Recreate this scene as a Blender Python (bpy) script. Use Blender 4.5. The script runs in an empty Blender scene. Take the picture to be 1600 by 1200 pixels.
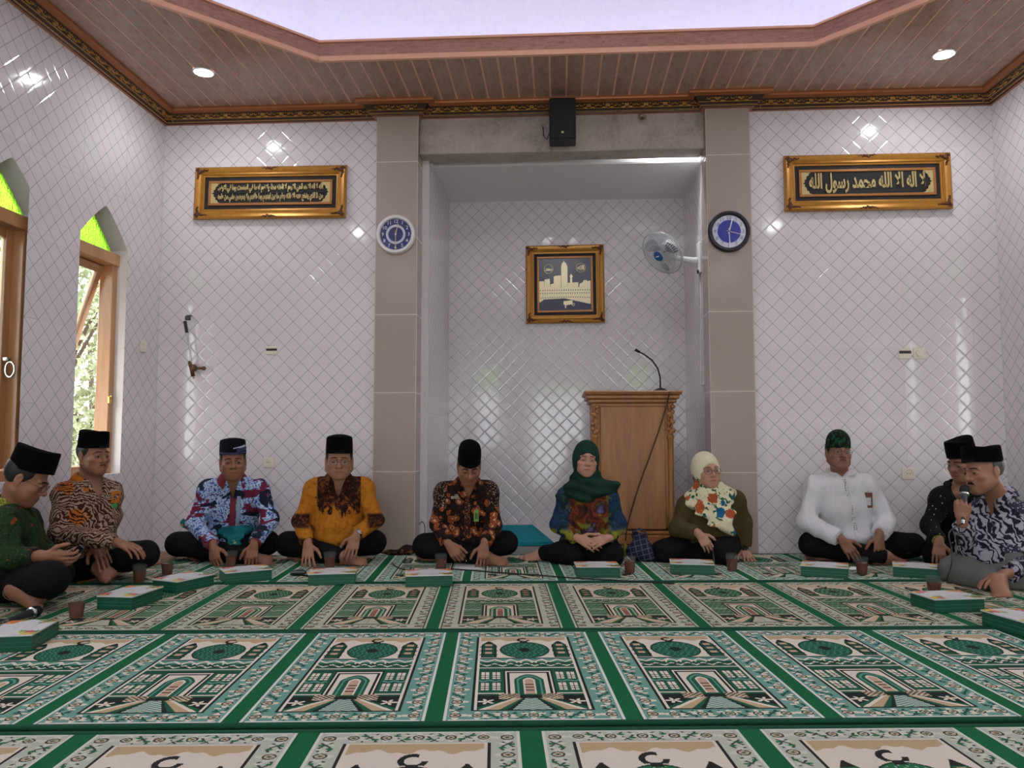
import bpy, bmesh, math, random
import numpy as np
from mathutils import Vector, Matrix, Euler
random.seed(7); np.random.seed(7)
R_ = math.radians
sc = bpy.context.scene
COL = sc.collection

# ---------------------------------------------------------------- camera
CAM_H = 0.847
cam_d = bpy.data.cameras.new('camera'); cam = bpy.data.objects.new('camera', cam_d); COL.objects.link(cam)
cam_d.sensor_width = 36.0; cam_d.lens = 1210.0/1600*36; cam_d.clip_start = 0.05
PSI = R_(3.445); PIT = math.atan(84/1210)
cam.location = (0, 0, CAM_H); cam.rotation_euler = (math.pi/2 + PIT, 0, PSI)
sc.camera = cam
# ---------------------------------------------------------------- exposure, sky, lamps
sc.view_settings.view_transform = 'Standard'; sc.view_settings.look = 'None'
sc.view_settings.gamma = 1; sc.view_settings.use_curve_mapping = False
sc.view_settings.exposure = 0.60
try:
    sc.cycles.max_bounces = 10; sc.cycles.diffuse_bounces = 6; sc.cycles.glossy_bounces = 4
    sc.cycles.transmission_bounces = 8; sc.cycles.transparent_max_bounces = 12
    sc.cycles.sample_clamp_indirect = 6; sc.cycles.caustics_reflective = False; sc.cycles.caustics_refractive = False
    sc.cycles.use_denoising = True
except Exception: pass
W = bpy.data.worlds.new('sky'); sc.world = W; W.use_nodes = True
bg = W.node_tree.nodes['Background']; bg.inputs[0].default_value = (0.93, 0.97, 1.0, 1); bg.inputs[1].default_value = 4.5
def area_light(name, loc, rot, sx, sy, power, color=(1,1,1), portal=False, disk=False, spread=None):
    d = bpy.data.lights.new(name, 'AREA'); d.shape = 'DISK' if disk else 'RECTANGLE'; d.size = sx
    if not disk: d.size_y = sy
    d.energy = power; d.color = color
    if spread: d.spread = spread
    if portal: d.cycles.is_portal = True
    o = bpy.data.objects.new(name, d); COL.objects.link(o); o.location = loc; o.rotation_euler = rot
    return o
LED = 4.0        # each ceiling downlight
COVE = 3.2        # strength of the led strips in the ceiling recess

# ---------------------------------------------------------------- pixel -> point on a real plane
Fv = Vector((-math.sin(PSI)*math.cos(PIT), math.cos(PSI)*math.cos(PIT), math.sin(PIT)))
Rv = Vector((math.cos(PSI), math.sin(PSI), 0)); Uv = Rv.cross(Fv); CAMP = Vector((0, 0, CAM_H))
def ray(px, py): return Fv + Rv*((px-800)/1210) + Uv*((600-py)/1210)
def onz(px, py, z=0.0): d = ray(px, py); return CAMP + d*((z-CAM_H)/d.z)
def ony(px, py, y): d = ray(px, py); return CAMP + d*(y/d.y)
def onx(px, py, x): d = ray(px, py); return CAMP + d*(x/d.x)

# ---------------------------------------------------------------- objects, tags
def tag(o, label=None, cat=None, group=None, kind=None):
    if label: o['label'] = label
    if cat: o['category'] = cat
    if group: o['group'] = group
    if kind: o['kind'] = kind
    return o
def empty(name, loc=(0,0,0), rz=0, label=None, cat=None, group=None, kind=None, rot=None):
    o = bpy.data.objects.new(name, None); COL.objects.link(o); o.empty_display_size = .05
    o.location = loc; o.rotation_euler = rot if rot else (0, 0, rz)
    return tag(o, label, cat, group, kind)
def link(name, me, parent=None, loc=None, rot=None):
    o = bpy.data.objects.new(name, me); COL.objects.link(o)
    if parent: o.parent = parent
    if loc is not None: o.location = loc
    if rot is not None: o.rotation_euler = rot
    return o
def copy_tree(o, parent=None):
    c = o.copy(); COL.objects.link(c); c.parent = parent
    for ch in list(o.children): copy_tree(ch, c)
    return c
class MB:
    def __init__(s): s.v = []; s.f = []; s.m = []; s.uv = None
    def add(s, verts, faces, mi=0, M=None):
        b = len(s.v)
        for p in verts: s.v.append(tuple(M @ Vector(p)) if M else tuple(p))
        for f in faces: s.f.append(tuple(i+b for i in f)); s.m.append(mi)
        return s
    def box(s, c, d, mi=0, rot=None, bev=0.0, M=None):
        x, y, z = d[0]/2, d[1]/2, d[2]/2
        T = Matrix.Translation(c)
        if rot is not None: T = T @ Euler(rot).to_matrix().to_4x4()
        if M: T = M @ T
        if bev <= 0:
            v = [(-x,-y,-z),(x,-y,-z),(x,y,-z),(-x,y,-z),(-x,-y,z),(x,-y,z),(x,y,z),(-x,y,z)]
            return s.add(v, [(3,2,1,0),(4,5,6,7),(0,1,5,4),(1,2,6,5),(2,3,7,6),(3,0,4,7)], mi, T)
        b = min(bev, x*.95, y*.95, z*.95); v = []; 
        def ring(hx, hy, zz): return [(-hx,-hy,zz),(hx,-hy,zz),(hx,hy,zz),(-hx,hy,zz)]
        def oct_(hx, hy, zz, b):
            return [(-hx+b,-hy,zz),(hx-b,-hy,zz),(hx,-hy+b,zz),(hx,hy-b,zz),(hx-b,hy,zz),(-hx+b,hy,zz),(-hx,hy-b,zz),(-hx,-hy+b,zz)]
        rs = [oct_(x-b,y-b,-z,b*.5), oct_(x,y,-z+b,b), oct_(x,y,z-b,b), oct_(x-b,y-b,z,b*.5)]
        for r in rs: v += r
        fs = [tuple(range(7,-1,-1)), tuple(range(24,32))]
        for k in range(3):
            for i in range(8):
                j = (i+1) % 8; fs.append((k*8+i, k*8+j, k*8+8+j, k*8+8+i))
        return s.add(v, fs, mi, T)
    def prism(s, poly, a, b, axis='z', mi=0, M=None):
        # poly of 2d points extruded between a and b along an axis
        n = len(poly); v = []
        for t in (a, b):
            for p in poly:
                v.append((p[0], p[1], t) if axis == 'z' else ((p[0], t, p[1]) if axis == 'y' else (t, p[0], p[1])))
        fs = [tuple(range(n-1,-1,-1)), tuple(range(n,2*n))] + [(i, (i+1)%n, n+(i+1)%n, n+i) for i in range(n)]
        return s.add(v, fs, mi, M)
    def tube(s, pts, r, seg=8, mi=0, cap=True, closed=False, M=None):
        pts = [Vector(p) for p in pts]; n = len(pts); v = []; fs = []
        rr = r if hasattr(r, '__len__') else [r]*n
        up = None
        for i, p in enumerate(pts):
            if closed: t = pts[(i+1) % n]-pts[i-1]
            else: t = pts[min(i+1, n-1)]-pts[max(i-1, 0)]
            t.normalize()
            if up is None:
                up = Vector((0,0,1)) if abs(t.z) < .9 else Vector((1,0,0))
            u = (up - t*up.dot(t)); u.normalize(); w = t.cross(u); up = u
            for k in range(seg):
                a = 2*math.pi*k/seg; v.append(p + (u*math.cos(a)+w*math.sin(a))*rr[i])
        m = n if closed else n-1
        for i in range(m):
            j = (i+1) % n
            for k in range(seg):
                l = (k+1) % seg; fs.append((i*seg+k, i*seg+l, j*seg+l, j*seg+k))
        if cap and not closed:
            fs.append(tuple(range(seg-1,-1,-1))); fs.append(tuple((n-1)*seg+k for k in range(seg)))
        return s.add(v, fs, mi, M)
    def lathe(s, prof, seg=24, mi=0, M=None, sx=1, sy=1, cap=True):
        v = []; fs = []; n = len(prof)
        for r, z in prof:
            for k in range(seg):
                a = 2*math.pi*k/seg; v.append((r*sx*math.cos(a), r*sy*math.sin(a), z))
        for i in range(n-1):
            for k in range(seg):
                l = (k+1) % seg; fs.append((i*seg+k, i*seg+l, (i+1)*seg+l, (i+1)*seg+k))
        if cap:
            fs.append(tuple(range(seg-1,-1,-1))); fs.append(tuple((n-1)*seg+k for k in range(seg)))
        return s.add(v, fs, mi, M)
    def ball(s, c, r, seg=10, rings=7, mi=0, M=None):
        rr = r if hasattr(r, '__len__') else (r, r, r); v = [(c[0],c[1],c[2]-rr[2])]; fs = []
        for i in range(1, rings):
            t = math.pi*i/rings
            for k in range(seg):
                a = 2*math.pi*k/seg; v.append((c[0]+rr[0]*math.sin(t)*math.cos(a), c[1]+rr[1]*math.sin(t)*math.sin(a), c[2]-rr[2]*math.cos(t)))
        v.append((c[0],c[1],c[2]+rr[2])); e = len(v)-1
        for k in range(seg):
            l = (k+1) % seg; fs.append((0, 1+l, 1+k)); fs.append((e, e-seg+k, e-seg+l))
            for i in range(rings-2): fs.append((1+i*seg+k, 1+i*seg+l, 1+(i+1)*seg+l, 1+(i+1)*seg+k))
        return s.add(v, fs, mi, M)
    def mesh(s, name, mats, smooth=False):
        me = bpy.data.meshes.new(name); me.from_pydata(s.v, [], s.f)
        for m in (mats if isinstance(mats, (list, tuple)) else [mats]): me.materials.append(m)
        me.polygons.foreach_set('material_index', s.m)
        me.polygons.foreach_set('use_smooth', [bool(smooth)]*len(s.f))
        me.update()
        if smooth and smooth != 'all':
            try: me.set_sharp_from_angle(angle=R_(40))
            except Exception: pass
        return me
    def build(s, name, mats, parent=None, smooth=False, loc=None, rot=None):
        return link(name, s.mesh(name, mats, smooth), parent, loc, rot)

# ---------------------------------------------------------------- materials
class NT:
    """small helper around a material's node tree"""
    def __init__(s, name, rough=.5, metal=0., spec=.5):
        s.m = bpy.data.materials.new(name); s.m.use_nodes = True; s.t = s.m.node_tree
        s.b = s.t.nodes['Principled BSDF']; s.b.inputs['Roughness'].default_value = rough
        s.b.inputs['Metallic'].default_value = metal; s.b.inputs['Specular IOR Level'].default_value = spec
    def n(s, typ, **kw):
        nd = s.t.nodes.new(typ)
        for k, v in kw.items(): setattr(nd, k, v)
        return nd
    def put(s, sock, v):
        if v is None: return
        if hasattr(v, 'is_output') or isinstance(v, bpy.types.NodeSocket): s.t.links.new(v, sock)
        else:
            if isinstance(v, (tuple, list)) and len(v) == 3 and sock.type == 'RGBA': v = (*v, 1)
            sock.default_value = v
    def coord(s, kind='Object'): return s.n('ShaderNodeTexCoord').outputs[kind]
    def mapping(s, v, scale=(1,1,1), rot=(0,0,0), loc=(0,0,0)):
        nd = s.n('ShaderNodeMapping'); s.put(nd.inputs[0], v); nd.inputs['Scale'].default_value = scale
        nd.inputs['Rotation'].default_value = rot; nd.inputs['Location'].default_value = loc; return nd.outputs[0]
    def noise(s, v, scale=5, detail=3, rough=.5, dist=0, out='Fac'):
        nd = s.n('ShaderNodeTexNoise'); s.put(nd.inputs['Vector'], v); nd.inputs['Scale'].default_value = scale
        nd.inputs['Detail'].default_value = detail; nd.inputs['Roughness'].default_value = rough
        nd.inputs['Distortion'].default_value = dist; return nd.outputs[out]
    def voro(s, v, scale=5, feature='F1', out='Distance', rnd=1.0):
        nd = s.n('ShaderNodeTexVoronoi', feature=feature); s.put(nd.inputs['Vector'], v)
        nd.inputs['Scale'].default_value = scale; nd.inputs['Randomness'].default_value = rnd; return nd.outputs[out]
    def wave(s, v, scale=5, dist=2, detail=2, kind='BANDS', direction='X', dscale=1.0):
        nd = s.n('ShaderNodeTexWave', wave_type=kind); s.put(nd.inputs['Vector'], v)
        if kind == 'BANDS': nd.bands_direction = direction
        nd.inputs['Scale'].default_value = scale; nd.inputs['Distortion'].default_value = dist
        nd.inputs['Detail'].default_value = detail; nd.inputs['Detail Scale'].default_value = dscale; return nd.outputs['Fac']
    def math(s, op, a, b=0.0, c=None, clamp=False):
        nd = s.n('ShaderNodeMath', operation=op, use_clamp=clamp); s.put(nd.inputs[0], a); s.put(nd.inputs[1], b)
        if c is not None: s.put(nd.inputs[2], c)
        return nd.outputs[0]
    def step(s, a, lo, hi):
        nd = s.n('ShaderNodeMapRange', interpolation_type='SMOOTHSTEP'); s.put(nd.inputs[0], a)
        nd.inputs[1].default_value = lo; nd.inputs[2].default_value = hi; return nd.outputs[0]
    def mix(s, f, a, b, blend='MIX'):
        nd = s.n('ShaderNodeMix', data_type='RGBA', blend_type=blend); s.put(nd.inputs[0], f); s.put(nd.inputs[6], a); s.put(nd.inputs[7], b)
        return nd.outputs[2]
    def ramp(s, f, stops, const=False):
        nd = s.n('ShaderNodeValToRGB'); s.put(nd.inputs[0], f); cr = nd.color_ramp
        if const: cr.interpolation = 'CONSTANT'
        while len(cr.elements) < len(stops): cr.elements.new(.5)
        for e, (p, c) in zip(cr.elements, stops): e.position = p; e.color = (*c[:3], 1)
        return nd.outputs[0]
    def sep(s, v):
        nd = s.n('ShaderNodeSeparateXYZ'); s.put(nd.inputs[0], v); return nd.outputs
    def comb(s, x, y, z):
        nd = s.n('ShaderNodeCombineXYZ'); s.put(nd.inputs[0], x); s.put(nd.inputs[1], y); s.put(nd.inputs[2], z); return nd.outputs[0]
    def attr(s, name='Col'): return s.n('ShaderNodeVertexColor', layer_name=name).outputs[0]
    def rnd(s): return s.n('ShaderNodeObjectInfo').outputs['Random']
    def bump(s, h, strength=.3, dist=.01):
        nd = s.n('ShaderNodeBump'); s.put(nd.inputs['Height'], h); nd.inputs['Strength'].default_value = strength
        nd.inputs['Distance'].default_value = dist; s.t.links.new(nd.outputs[0], s.b.inputs['Normal']); return s
    def col(s, c): s.put(s.b.inputs['Base Color'], c); return s
    def rough(s, c): s.put(s.b.inputs['Roughness'], c); return s
def srgb(h):
    if isinstance(h, str): h = h.lstrip('#'); h = [int(h[i:i+2], 16) for i in (0, 2, 4)]
    return tuple(((c/255)/12.92 if c/255 <= .04045 else ((c/255+.055)/1.055)**2.4) for c in h)
_simple = {}
def M_(name, hexc, rough=.5, metal=0., spec=.5, noise=0.06, nscale=30):
    if name in _simple: return _simple[name]
    t = NT(name, rough, metal, spec); c = srgb(hexc)
    if noise: 
        nz = t.noise(t.coord(), nscale, 3); t.col(t.mix(nz, tuple(x*(1-noise) for x in c), tuple(min(1, x*(1+noise)) for x in c)))
    else: t.col((*c, 1))
    _simple[name] = t.m; return t.m
def emis(name, color, strength):
    t = NT(name); t.b.inputs['Emission Color'].default_value = (*color, 1); t.b.inputs['Emission Strength'].default_value = strength
    t.col((*color, 1)); return t.m
def wood(name, c1, c2, scale=1.0, rough=.4, axis='z'):
    t = NT(name, rough); v = t.coord()
    sc_ = {'z': (9, 9, .9), 'x': (.9, 9, 9), 'y': (9, .9, 9)}[axis]
    m = t.mapping(v, tuple(k*scale for k in sc_))
    a = t.noise(m, .8, 5, .62, 1.0); w = t.noise(t.mapping(v, tuple(k*scale*4 for k in sc_)), 1.6, 4, .6, .4)
    f = t.math('MULTIPLY_ADD', w, .35, t.math('MULTIPLY', a, .65))
    t.col(t.ramp(f, [(.33, srgb(c2)), (.5, tuple((p+q)/2 for p, q in zip(srgb(c1), srgb(c2)))), (.66, srgb(c1))]))
    t.bump(f, .12, .004); return t.m
def text_mesh(name, s, size, mat, extrude=.002, parent=None, loc=(0,0,0), rot=(math.pi/2,0,0), align='CENTER', bevel=0, width=None, bold=0.0):
    cu = bpy.data.curves.new(name+'_curve', 'FONT'); cu.body = s; cu.size = size; cu.extrude = extrude; cu.bevel_depth = bevel
    cu.align_x = align; cu.align_y = 'CENTER'; cu.resolution_u = 3; cu.offset = bold
    o = bpy.data.objects.new(name+'_curve', cu); COL.objects.link(o)
    bpy.context.view_layer.update()
    me = bpy.data.meshes.new_from_object(o.evaluated_get(bpy.context.evaluated_depsgraph_get()))
    bpy.data.objects.remove(o); me.name = name; me.materials.clear(); me.materials.append(mat)
    n = len(me.vertices)
    if width and n:
        co = np.empty(n*3); me.vertices.foreach_get('co', co); co = co.reshape(-1, 3)
        w = co[:,0].max()-co[:,0].min(); co[:,0] = (co[:,0]-(co[:,0].max()+co[:,0].min())/2)*width/w; me.vertices.foreach_set('co', co.ravel())
    return link(name, me, parent, loc, rot)
# ================================================================= THE ROOM
XL, XR, YB, YR = -3.12, 3.24, 5.84, -2.4      # side walls, qibla wall, rear wall
HC = 3.42                                      # plank ceiling
T = 0.503; DM = T/4                            # wall tile, one lozenge
NX0, NX1, NY = -1.02, 1.16, 7.12               # prayer niche
NH = 3.05; NF = 0.05                           # niche ceiling and its raised floor

def tile_material(name, base, line):
    t = NT(name, .09, 0, .5); uv = t.coord('UV'); u, v, _ = t.sep(uv)
    def ln(op):
        a = t.math(op, u, v); fr = t.math('ABSOLUTE', t.math('SUBTRACT', t.math('FRACT', t.math('ADD', a, .5)), .5)); return fr
    d1, d2 = ln('ADD'), ln('SUBTRACT')
    l1 = t.step(d1, .034, .012); l2 = t.step(d2, .034, .012)
    lines = t.math('ADD', t.math('ADD', t.math('MULTIPLY', l1, .56), t.math('MULTIPLY', l2, .56)), t.math('MULTIPLY', t.math('MULTIPLY', l1, l2), .25), clamp=True)
    tone = t.math('MULTIPLY_ADD', t.rnd(), .05, .965)
    b = t.mix(1.0, base, t.comb(tone, tone, tone), 'MULTIPLY')
    t.col(t.mix(lines, b, line))
    h = t.math('MINIMUM', t.step(d1, .0, .11), t.step(d2, .0, .11))
    h = t.math('ADD', h, t.math('MULTIPLY', t.noise(t.coord(), 9, 2), .25))
    t.bump(h, .22, .004); return t.m
TILE = tile_material('glazed_tile', srgb('#e2dde0'), srgb('#66646c'))
GROUT = M_('grout', '#dcd8d8', .8)
PLASTER = M_('white_plaster', '#e9e6e4', .7)

def tile_mesh(name, polys, th=.0014):
    """polys: list of convex 2d polygons (u,v) in metres; uv in lozenge units from the tile's own corner"""
    v = []; f = []; uv = []
    for p in polys:
        n = len(p); b = len(v)
        v += [(q[0], 0, q[1]) for q in p] + [(q[0], th, q[1]) for q in p]
        f.append(tuple(range(b, b+n))); uv += [(q[0]/DM, q[1]/DM) for q in p]
        if len(polys) == 1:
            for i in range(n):
                j = (i+1) % n; f.append((b+j, b+i, b+n+i, b+n+j)); uv += [(p[j][0]/DM, p[j][1]/DM), (p[i][0]/DM, p[i][1]/DM)]*2
    me = bpy.data.meshes.new(name); me.from_pydata(v, [], f); me.materials.append(TILE)
    l = me.uv_layers.new(name='UVMap'); l.data.foreach_set('uv', np.array(uv, dtype=np.float32).ravel()); me.update(); return me
G = .0008
FULL_TILE = tile_mesh('tile', [[(G,G),(T-G,G),(T-G,T-G),(G,T-G)]])
def tiled(parent, M, u0, u1, v0, v1, ou, ov, openings=(), th=.0014):
    """lay tiles over a rectangle of a wall; M maps (u, depth, v) to the room, the tile face lies at depth 0"""
    for i in range(int(math.floor((u0-ou)/T)), int(math.ceil((u1-ou)/T))):
        for j in range(int(math.floor((v0-ov)/T)), int(math.ceil((v1-ov)/T))):
            a, b = ou+i*T, ov+j*T
            x0, x1, y0, y1 = max(a, u0), min(a+T, u1), max(b, v0), min(b+T, v1)
            if x1-x0 < .006 or y1-y0 < .006: continue
            hit = [o for o in openings if o['u0'] < x1 and o['u1'] > x0 and o['v0'] < y1 and o['v1'] > y0]
            if hit:
                o = hit[0]; cuts = sorted({x0+G, x1-G, *[q for q in (o['u0'], o['u1'], o['uc']) if x0 < q < x1], *[q for q in np.linspace(o['u0'], o['u1'], 15) if x0 < q < x1]})
                polys = []
                for c0, c1 in zip(cuts, cuts[1:]):
                    mid = (c0+c1)/2
                    if not (o['u0'] < mid < o['u1']): segs = [(y0+G, y0+G, y1-G, y1-G)]
                    else:
                        lo = o['v0']; h0, h1 = o['top'](c0), o['top'](c1); segs = []
                        if lo > y0: segs.append((y0+G, y0+G, min(lo, y1-G), min(lo, y1-G)))
                        if min(h0, h1) < y1: segs.append((max(h0, y0+G), max(h1, y0+G), y1-G, y1-G))
                    for s in segs: 
                        if s[2]-s[0] > 1e-4 or s[3]-s[1] > 1e-4: polys.append([(c0-a, s[0]-b), (c1-a, s[1]-b), (c1-a, s[3]-b), (c0-a, s[2]-b)])
                if not polys: continue
                me = tile_mesh('tile', polys)
            elif x0 == a and y0 == b and abs(x1-a-T) < 1e-9 and abs(y1-b-T) < 1e-9: me = FULL_TILE
            else: me = tile_mesh('tile', [[(x0-a+G, y0-b+G), (x1-a-G, y0-b+G), (x1-a-G, y1-b-G), (x0-a+G, y1-b-G)]])
            o_ = link('tile', me, parent); o_.matrix_local = M @ Matrix.Translation((a, 0, b))
def wallM(origin, uaxis, inward):
    """columns: u axis, depth axis (into the wall), z"""
    d = -Vector(inward); u = Vector(uaxis)
    m = Matrix(((u.x, d.x, 0, origin[0]), (u.y, d.y, 0, origin[1]), (u.z, d.z, 1, origin[2]), (0, 0, 0, 1))); return m
def structure(name, mb, mats, smooth=False): return tag(mb.build(name, mats, None, smooth), kind='structure')

# floor: one slab under the carpets
FLOORM = M_('pale_floor_tile', '#cfcac4', .25)
structure('floor', MB().box((.06, 1.72, -.06), (6.7, 8.5, .1)), FLOORM)
structure('floor_niche', MB().box((.07, 6.5, NF/2-.06), (2.3, 1.3, NF+.1), bev=.004), M_('niche_floor_tile', '#d6d4cf', .3))

# qibla wall: two tiled fields either side of the niche pillars
wb = MB().box((-2.33, YB+.1016, 1.7), (1.9, .2, 3.5)).box((2.42, YB+.1016, 1.7), (1.96, .2, 3.5))
wall_back = structure('wall_back', wb, GROUT)
MBk = wallM((0, YB, 0), (1,0,0), (0,-1,0))
nL = ony(281, 240, YB).x; nR = ony(1299, 431, YB).x
tiled(wall_back, MBk, XL, -1.39, 0.0, 3.40, nL-T*4, .047-T)
tiled(wall_back, MBk, 1.44, XR, 0.0, 3.40, nR-T*4, 0.0)
# niche walls
wn = MB().box((.07, NY+.1016, 1.6), (2.4, .2, 3.4))
wall_niche = structure('wall_niche_back', wn, GROUT)
tiled(wall_niche, wallM((0, NY, 0), (1,0,0), (0,-1,0)), NX0, NX1, NF, NH, ony(706, 316, NY).x-.06, .02-T)
wl = structure('wall_niche_left', MB().box((NX0-.1016, 6.55, 1.6), (.2, 1.15, 3.3)), GROUT)
tiled(wl, wallM((NX0, 0, 0), (0,-1,0), (1,0,0)), -NY, -5.99, NF, NH, -NY, .02-T)
wr = structure('wall_niche_right', MB().box((NX1+.1016, 6.55, 1.6), (.2, 1.15, 3.3)), GROUT)
tiled(wr, wallM((NX1, 0, 0), (0,1,0), (-1,0,0)), 5.99, NY, NF, NH, NY-T*4, .02-T)
structure('ceiling_niche', MB().box((.07, 6.72, NH+.06), (2.5, 1.1, .1)).box((.07, 6.1, 3.28), (2.5, .4, .05)).box((.07, 6.175, 3.17), (2.5, .02, .2)), M_('niche_ceiling_paint', '#dedede', .6))

# pillars clad in beige stone blocks, with the raw concrete beam between them
STONE = NT('beige_granite', .18, 0, .5); _v = STONE.coord()
STONE.col(STONE.mix(STONE.noise(_v, 160, 4, .7), srgb('#a2948b'), srgb('#b3a69c')))
STONE = STONE.m; JOINT = M_('pale_joint', '#d6cbc2', .7)
PS = .594
def pillar(name, x0, x1, inner):
    y0, y1 = 5.775, 6.0
    p = structure(name, MB().box(((x0+x1)/2, (y0+y1)/2, 1.68), (x1-x0+.0016, y1-y0+.0016, 3.36)), JOINT)
    z = 0.0
    while z < 3.34:
        h = min(PS, 3.36-z); b = MB(); g = .0034
        b.box(((x0+x1)/2, y0+.004, z+h/2), (x1-x0-.004, .012, h-2*g), bev=.001); b.build('stone_block', STONE, p)
        xs = x1 if inner > 0 else x0
        MB().box((xs-.004*inner, (y0+y1)/2+.004, z+h/2), (.012, y1-y0-.008, h-2*g), bev=.001).build('stone_block', STONE, p)
        xo = x0 if inner > 0 else x1
        MB().box((xo+.004*inner, y0+.034, z+h/2), (.012, .06, h-2*g), bev=.001).build('stone_block', STONE, p)
        z += PS
    return p
pillar('trim_1', -1.395, -1.075, 1); pillar('trim_2', 1.118, 1.442, -1)
CONC = NT('raw_concrete', .85); _v = CONC.coord()
_a = CONC.noise(_v, 3.5, 6, .65, .4); _b = CONC.noise(_v, 45, 4, .7)
CONC.col(CONC.ramp(CONC.math('MULTIPLY_ADD', _b, .35, CONC.math('MULTIPLY', _a, .65)), [(.3, srgb('#7d746a')), (.48, srgb('#a99f96')), (.7, srgb('#c0b7b0'))]))
CONC.bump(_b, .4, .006); CONC = CONC.m
bm_ = MB().box((.022, 5.93, 3.21), (2.19, .20, .33), bev=.006)
structure('trim_3', bm_, CONC)

# side walls with their arched window openings
WIN_W = .56; SPR = 2.20; APX = 2.45; SILL = .595
def arch(u0, u1, spring=SPR, apex=APX):
    uc = (u0+u1)/2
    def top(u):
        k = max(0.0, 1-abs(u-uc)/((u1-u0)/2)); return spring + (apex-spring)*(1-(1-k)**1.22)
    return dict(u0=u0, u1=u1, uc=uc, v0=SILL, v1=apex, top=top)
WIN_Y = [5.09, 4.16, 3.23, 2.30, 1.37, .44]
TH = .15
def side_wall(name, X, sgn):
    ops = [arch(y-WIN_W/2, y+WIN_W/2) for y in WIN_Y]
    b = MB(); ys = [YR-.2] + [q for o in sorted(ops, key=lambda o: o['u0']) for q in (o['u0'], o['u1'])] + [YB+.2]
    xc = X - sgn*(TH/2+.0016)
    for k in range(0, len(ys), 2):
        b.box((xc, (ys[k]+ys[k+1])/2, 1.75), (TH, ys[k+1]-ys[k], 3.6))
    for o in ops:
        b.box((xc, o['uc'], (SILL-.05)/2), (TH, WIN_W, SILL+.05))
        us = np.linspace(o['u0'], o['u1'], 17)
        for a, c in zip(us, us[1:]):
            ha, hc = o['top'](a), o['top'](c)
            x0, x1 = xc-TH/2, xc+TH/2
            v = [(x0,a,ha),(x1,a,ha),(x1,c,hc),(x0,c,hc),(x0,a,3.55),(x1,a,3.55),(x1,c,3.55),(x0,c,3.55)]
            b.add(v, [(0,3,2,1),(4,5,6,7),(0,1,5,4),(1,2,6,5),(2,3,7,6),(3,0,4,7)])
    w = structure(name, b, PLASTER)
    for o in ops: o.update(sgn=sgn)
    if sgn > 0: M = wallM((X, 0, 0), (0,1,0), (1,0,0)); tiled(w, M, .3, YB, 0, 3.40, YB-T*12-.02, .047-T, ops)
    else:
        M = wallM((X, 0, 0), (0,-1,0), (-1,0,0))
        flip = [dict(u0=-o['u1'], u1=-o['u0'], uc=-o['uc'], v0=o['v0'], v1=o['v1'], top=(lambda f: (lambda u: f(-u)))(o['top'])) for o in ops]
        tiled(w, M, -YB, -.3, 0, 3.40, -YB-.35, 0.0, flip)
    return w
wall_left = side_wall('wall_left', XL, 1); wall_right = side_wall('wall_right', XR, -1)
# rear wall behind the camera: a double doorway and two arched windows
rb = MB(); segs = [(-3.4, -1.83), (-1.23, -.62), (.72, 1.42), (2.02, 3.5)]
for a, c in segs: rb.box(((a+c)/2, YR-.1, 1.75), (c-a, .2, 3.6))
rb.box((.05, YR-.1, 2.8), (1.34, .2, 1.5))
for xc in (-1.53, 1.72): rb.box((xc, YR-.1, .3), (.6, .2, .7)); rb.box((xc, YR-.1, 3.0), (.6, .2, 1.1))
structure('wall_rear', rb, PLASTER)

# windows
WOOD = wood('varnished_wood', '#cc9a6c', '#ab7a4e', 1.0, .3)
GREEN = NT('green_pressed_glass', .25); GREEN.b.inputs['Transmission Weight'].default_value = .85
GREEN.col((*srgb('#9be83a'), 1)); GREEN.bump(GREEN.noise(GREEN.coord(), 60, 2), .6, .01); GREEN = GREEN.m
GLASS = NT('window_glass', .02); GLASS.b.inputs['Transmission Weight'].default_value = 1; GLASS.col((.86, .93, .9, 1)); GLASS.b.inputs['IOR'].default_value = 1.1; GLASS = GLASS.m
BRASS = M_('polished_brass', '#c9a45a', .25, 1.0); STEEL = M_('brushed_steel', '#b9bbbd', .25, 1.0)
def arch_poly(uc, w, spring, apex, base, n=14):
    o = arch(uc-w/2, uc+w/2, spring, apex); us = np.linspace(uc+w/2, uc-w/2, n+1)
    return [(uc-w/2, base), (uc+w/2, base)] + [(u, o['top'](u)) for u in us]
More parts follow.
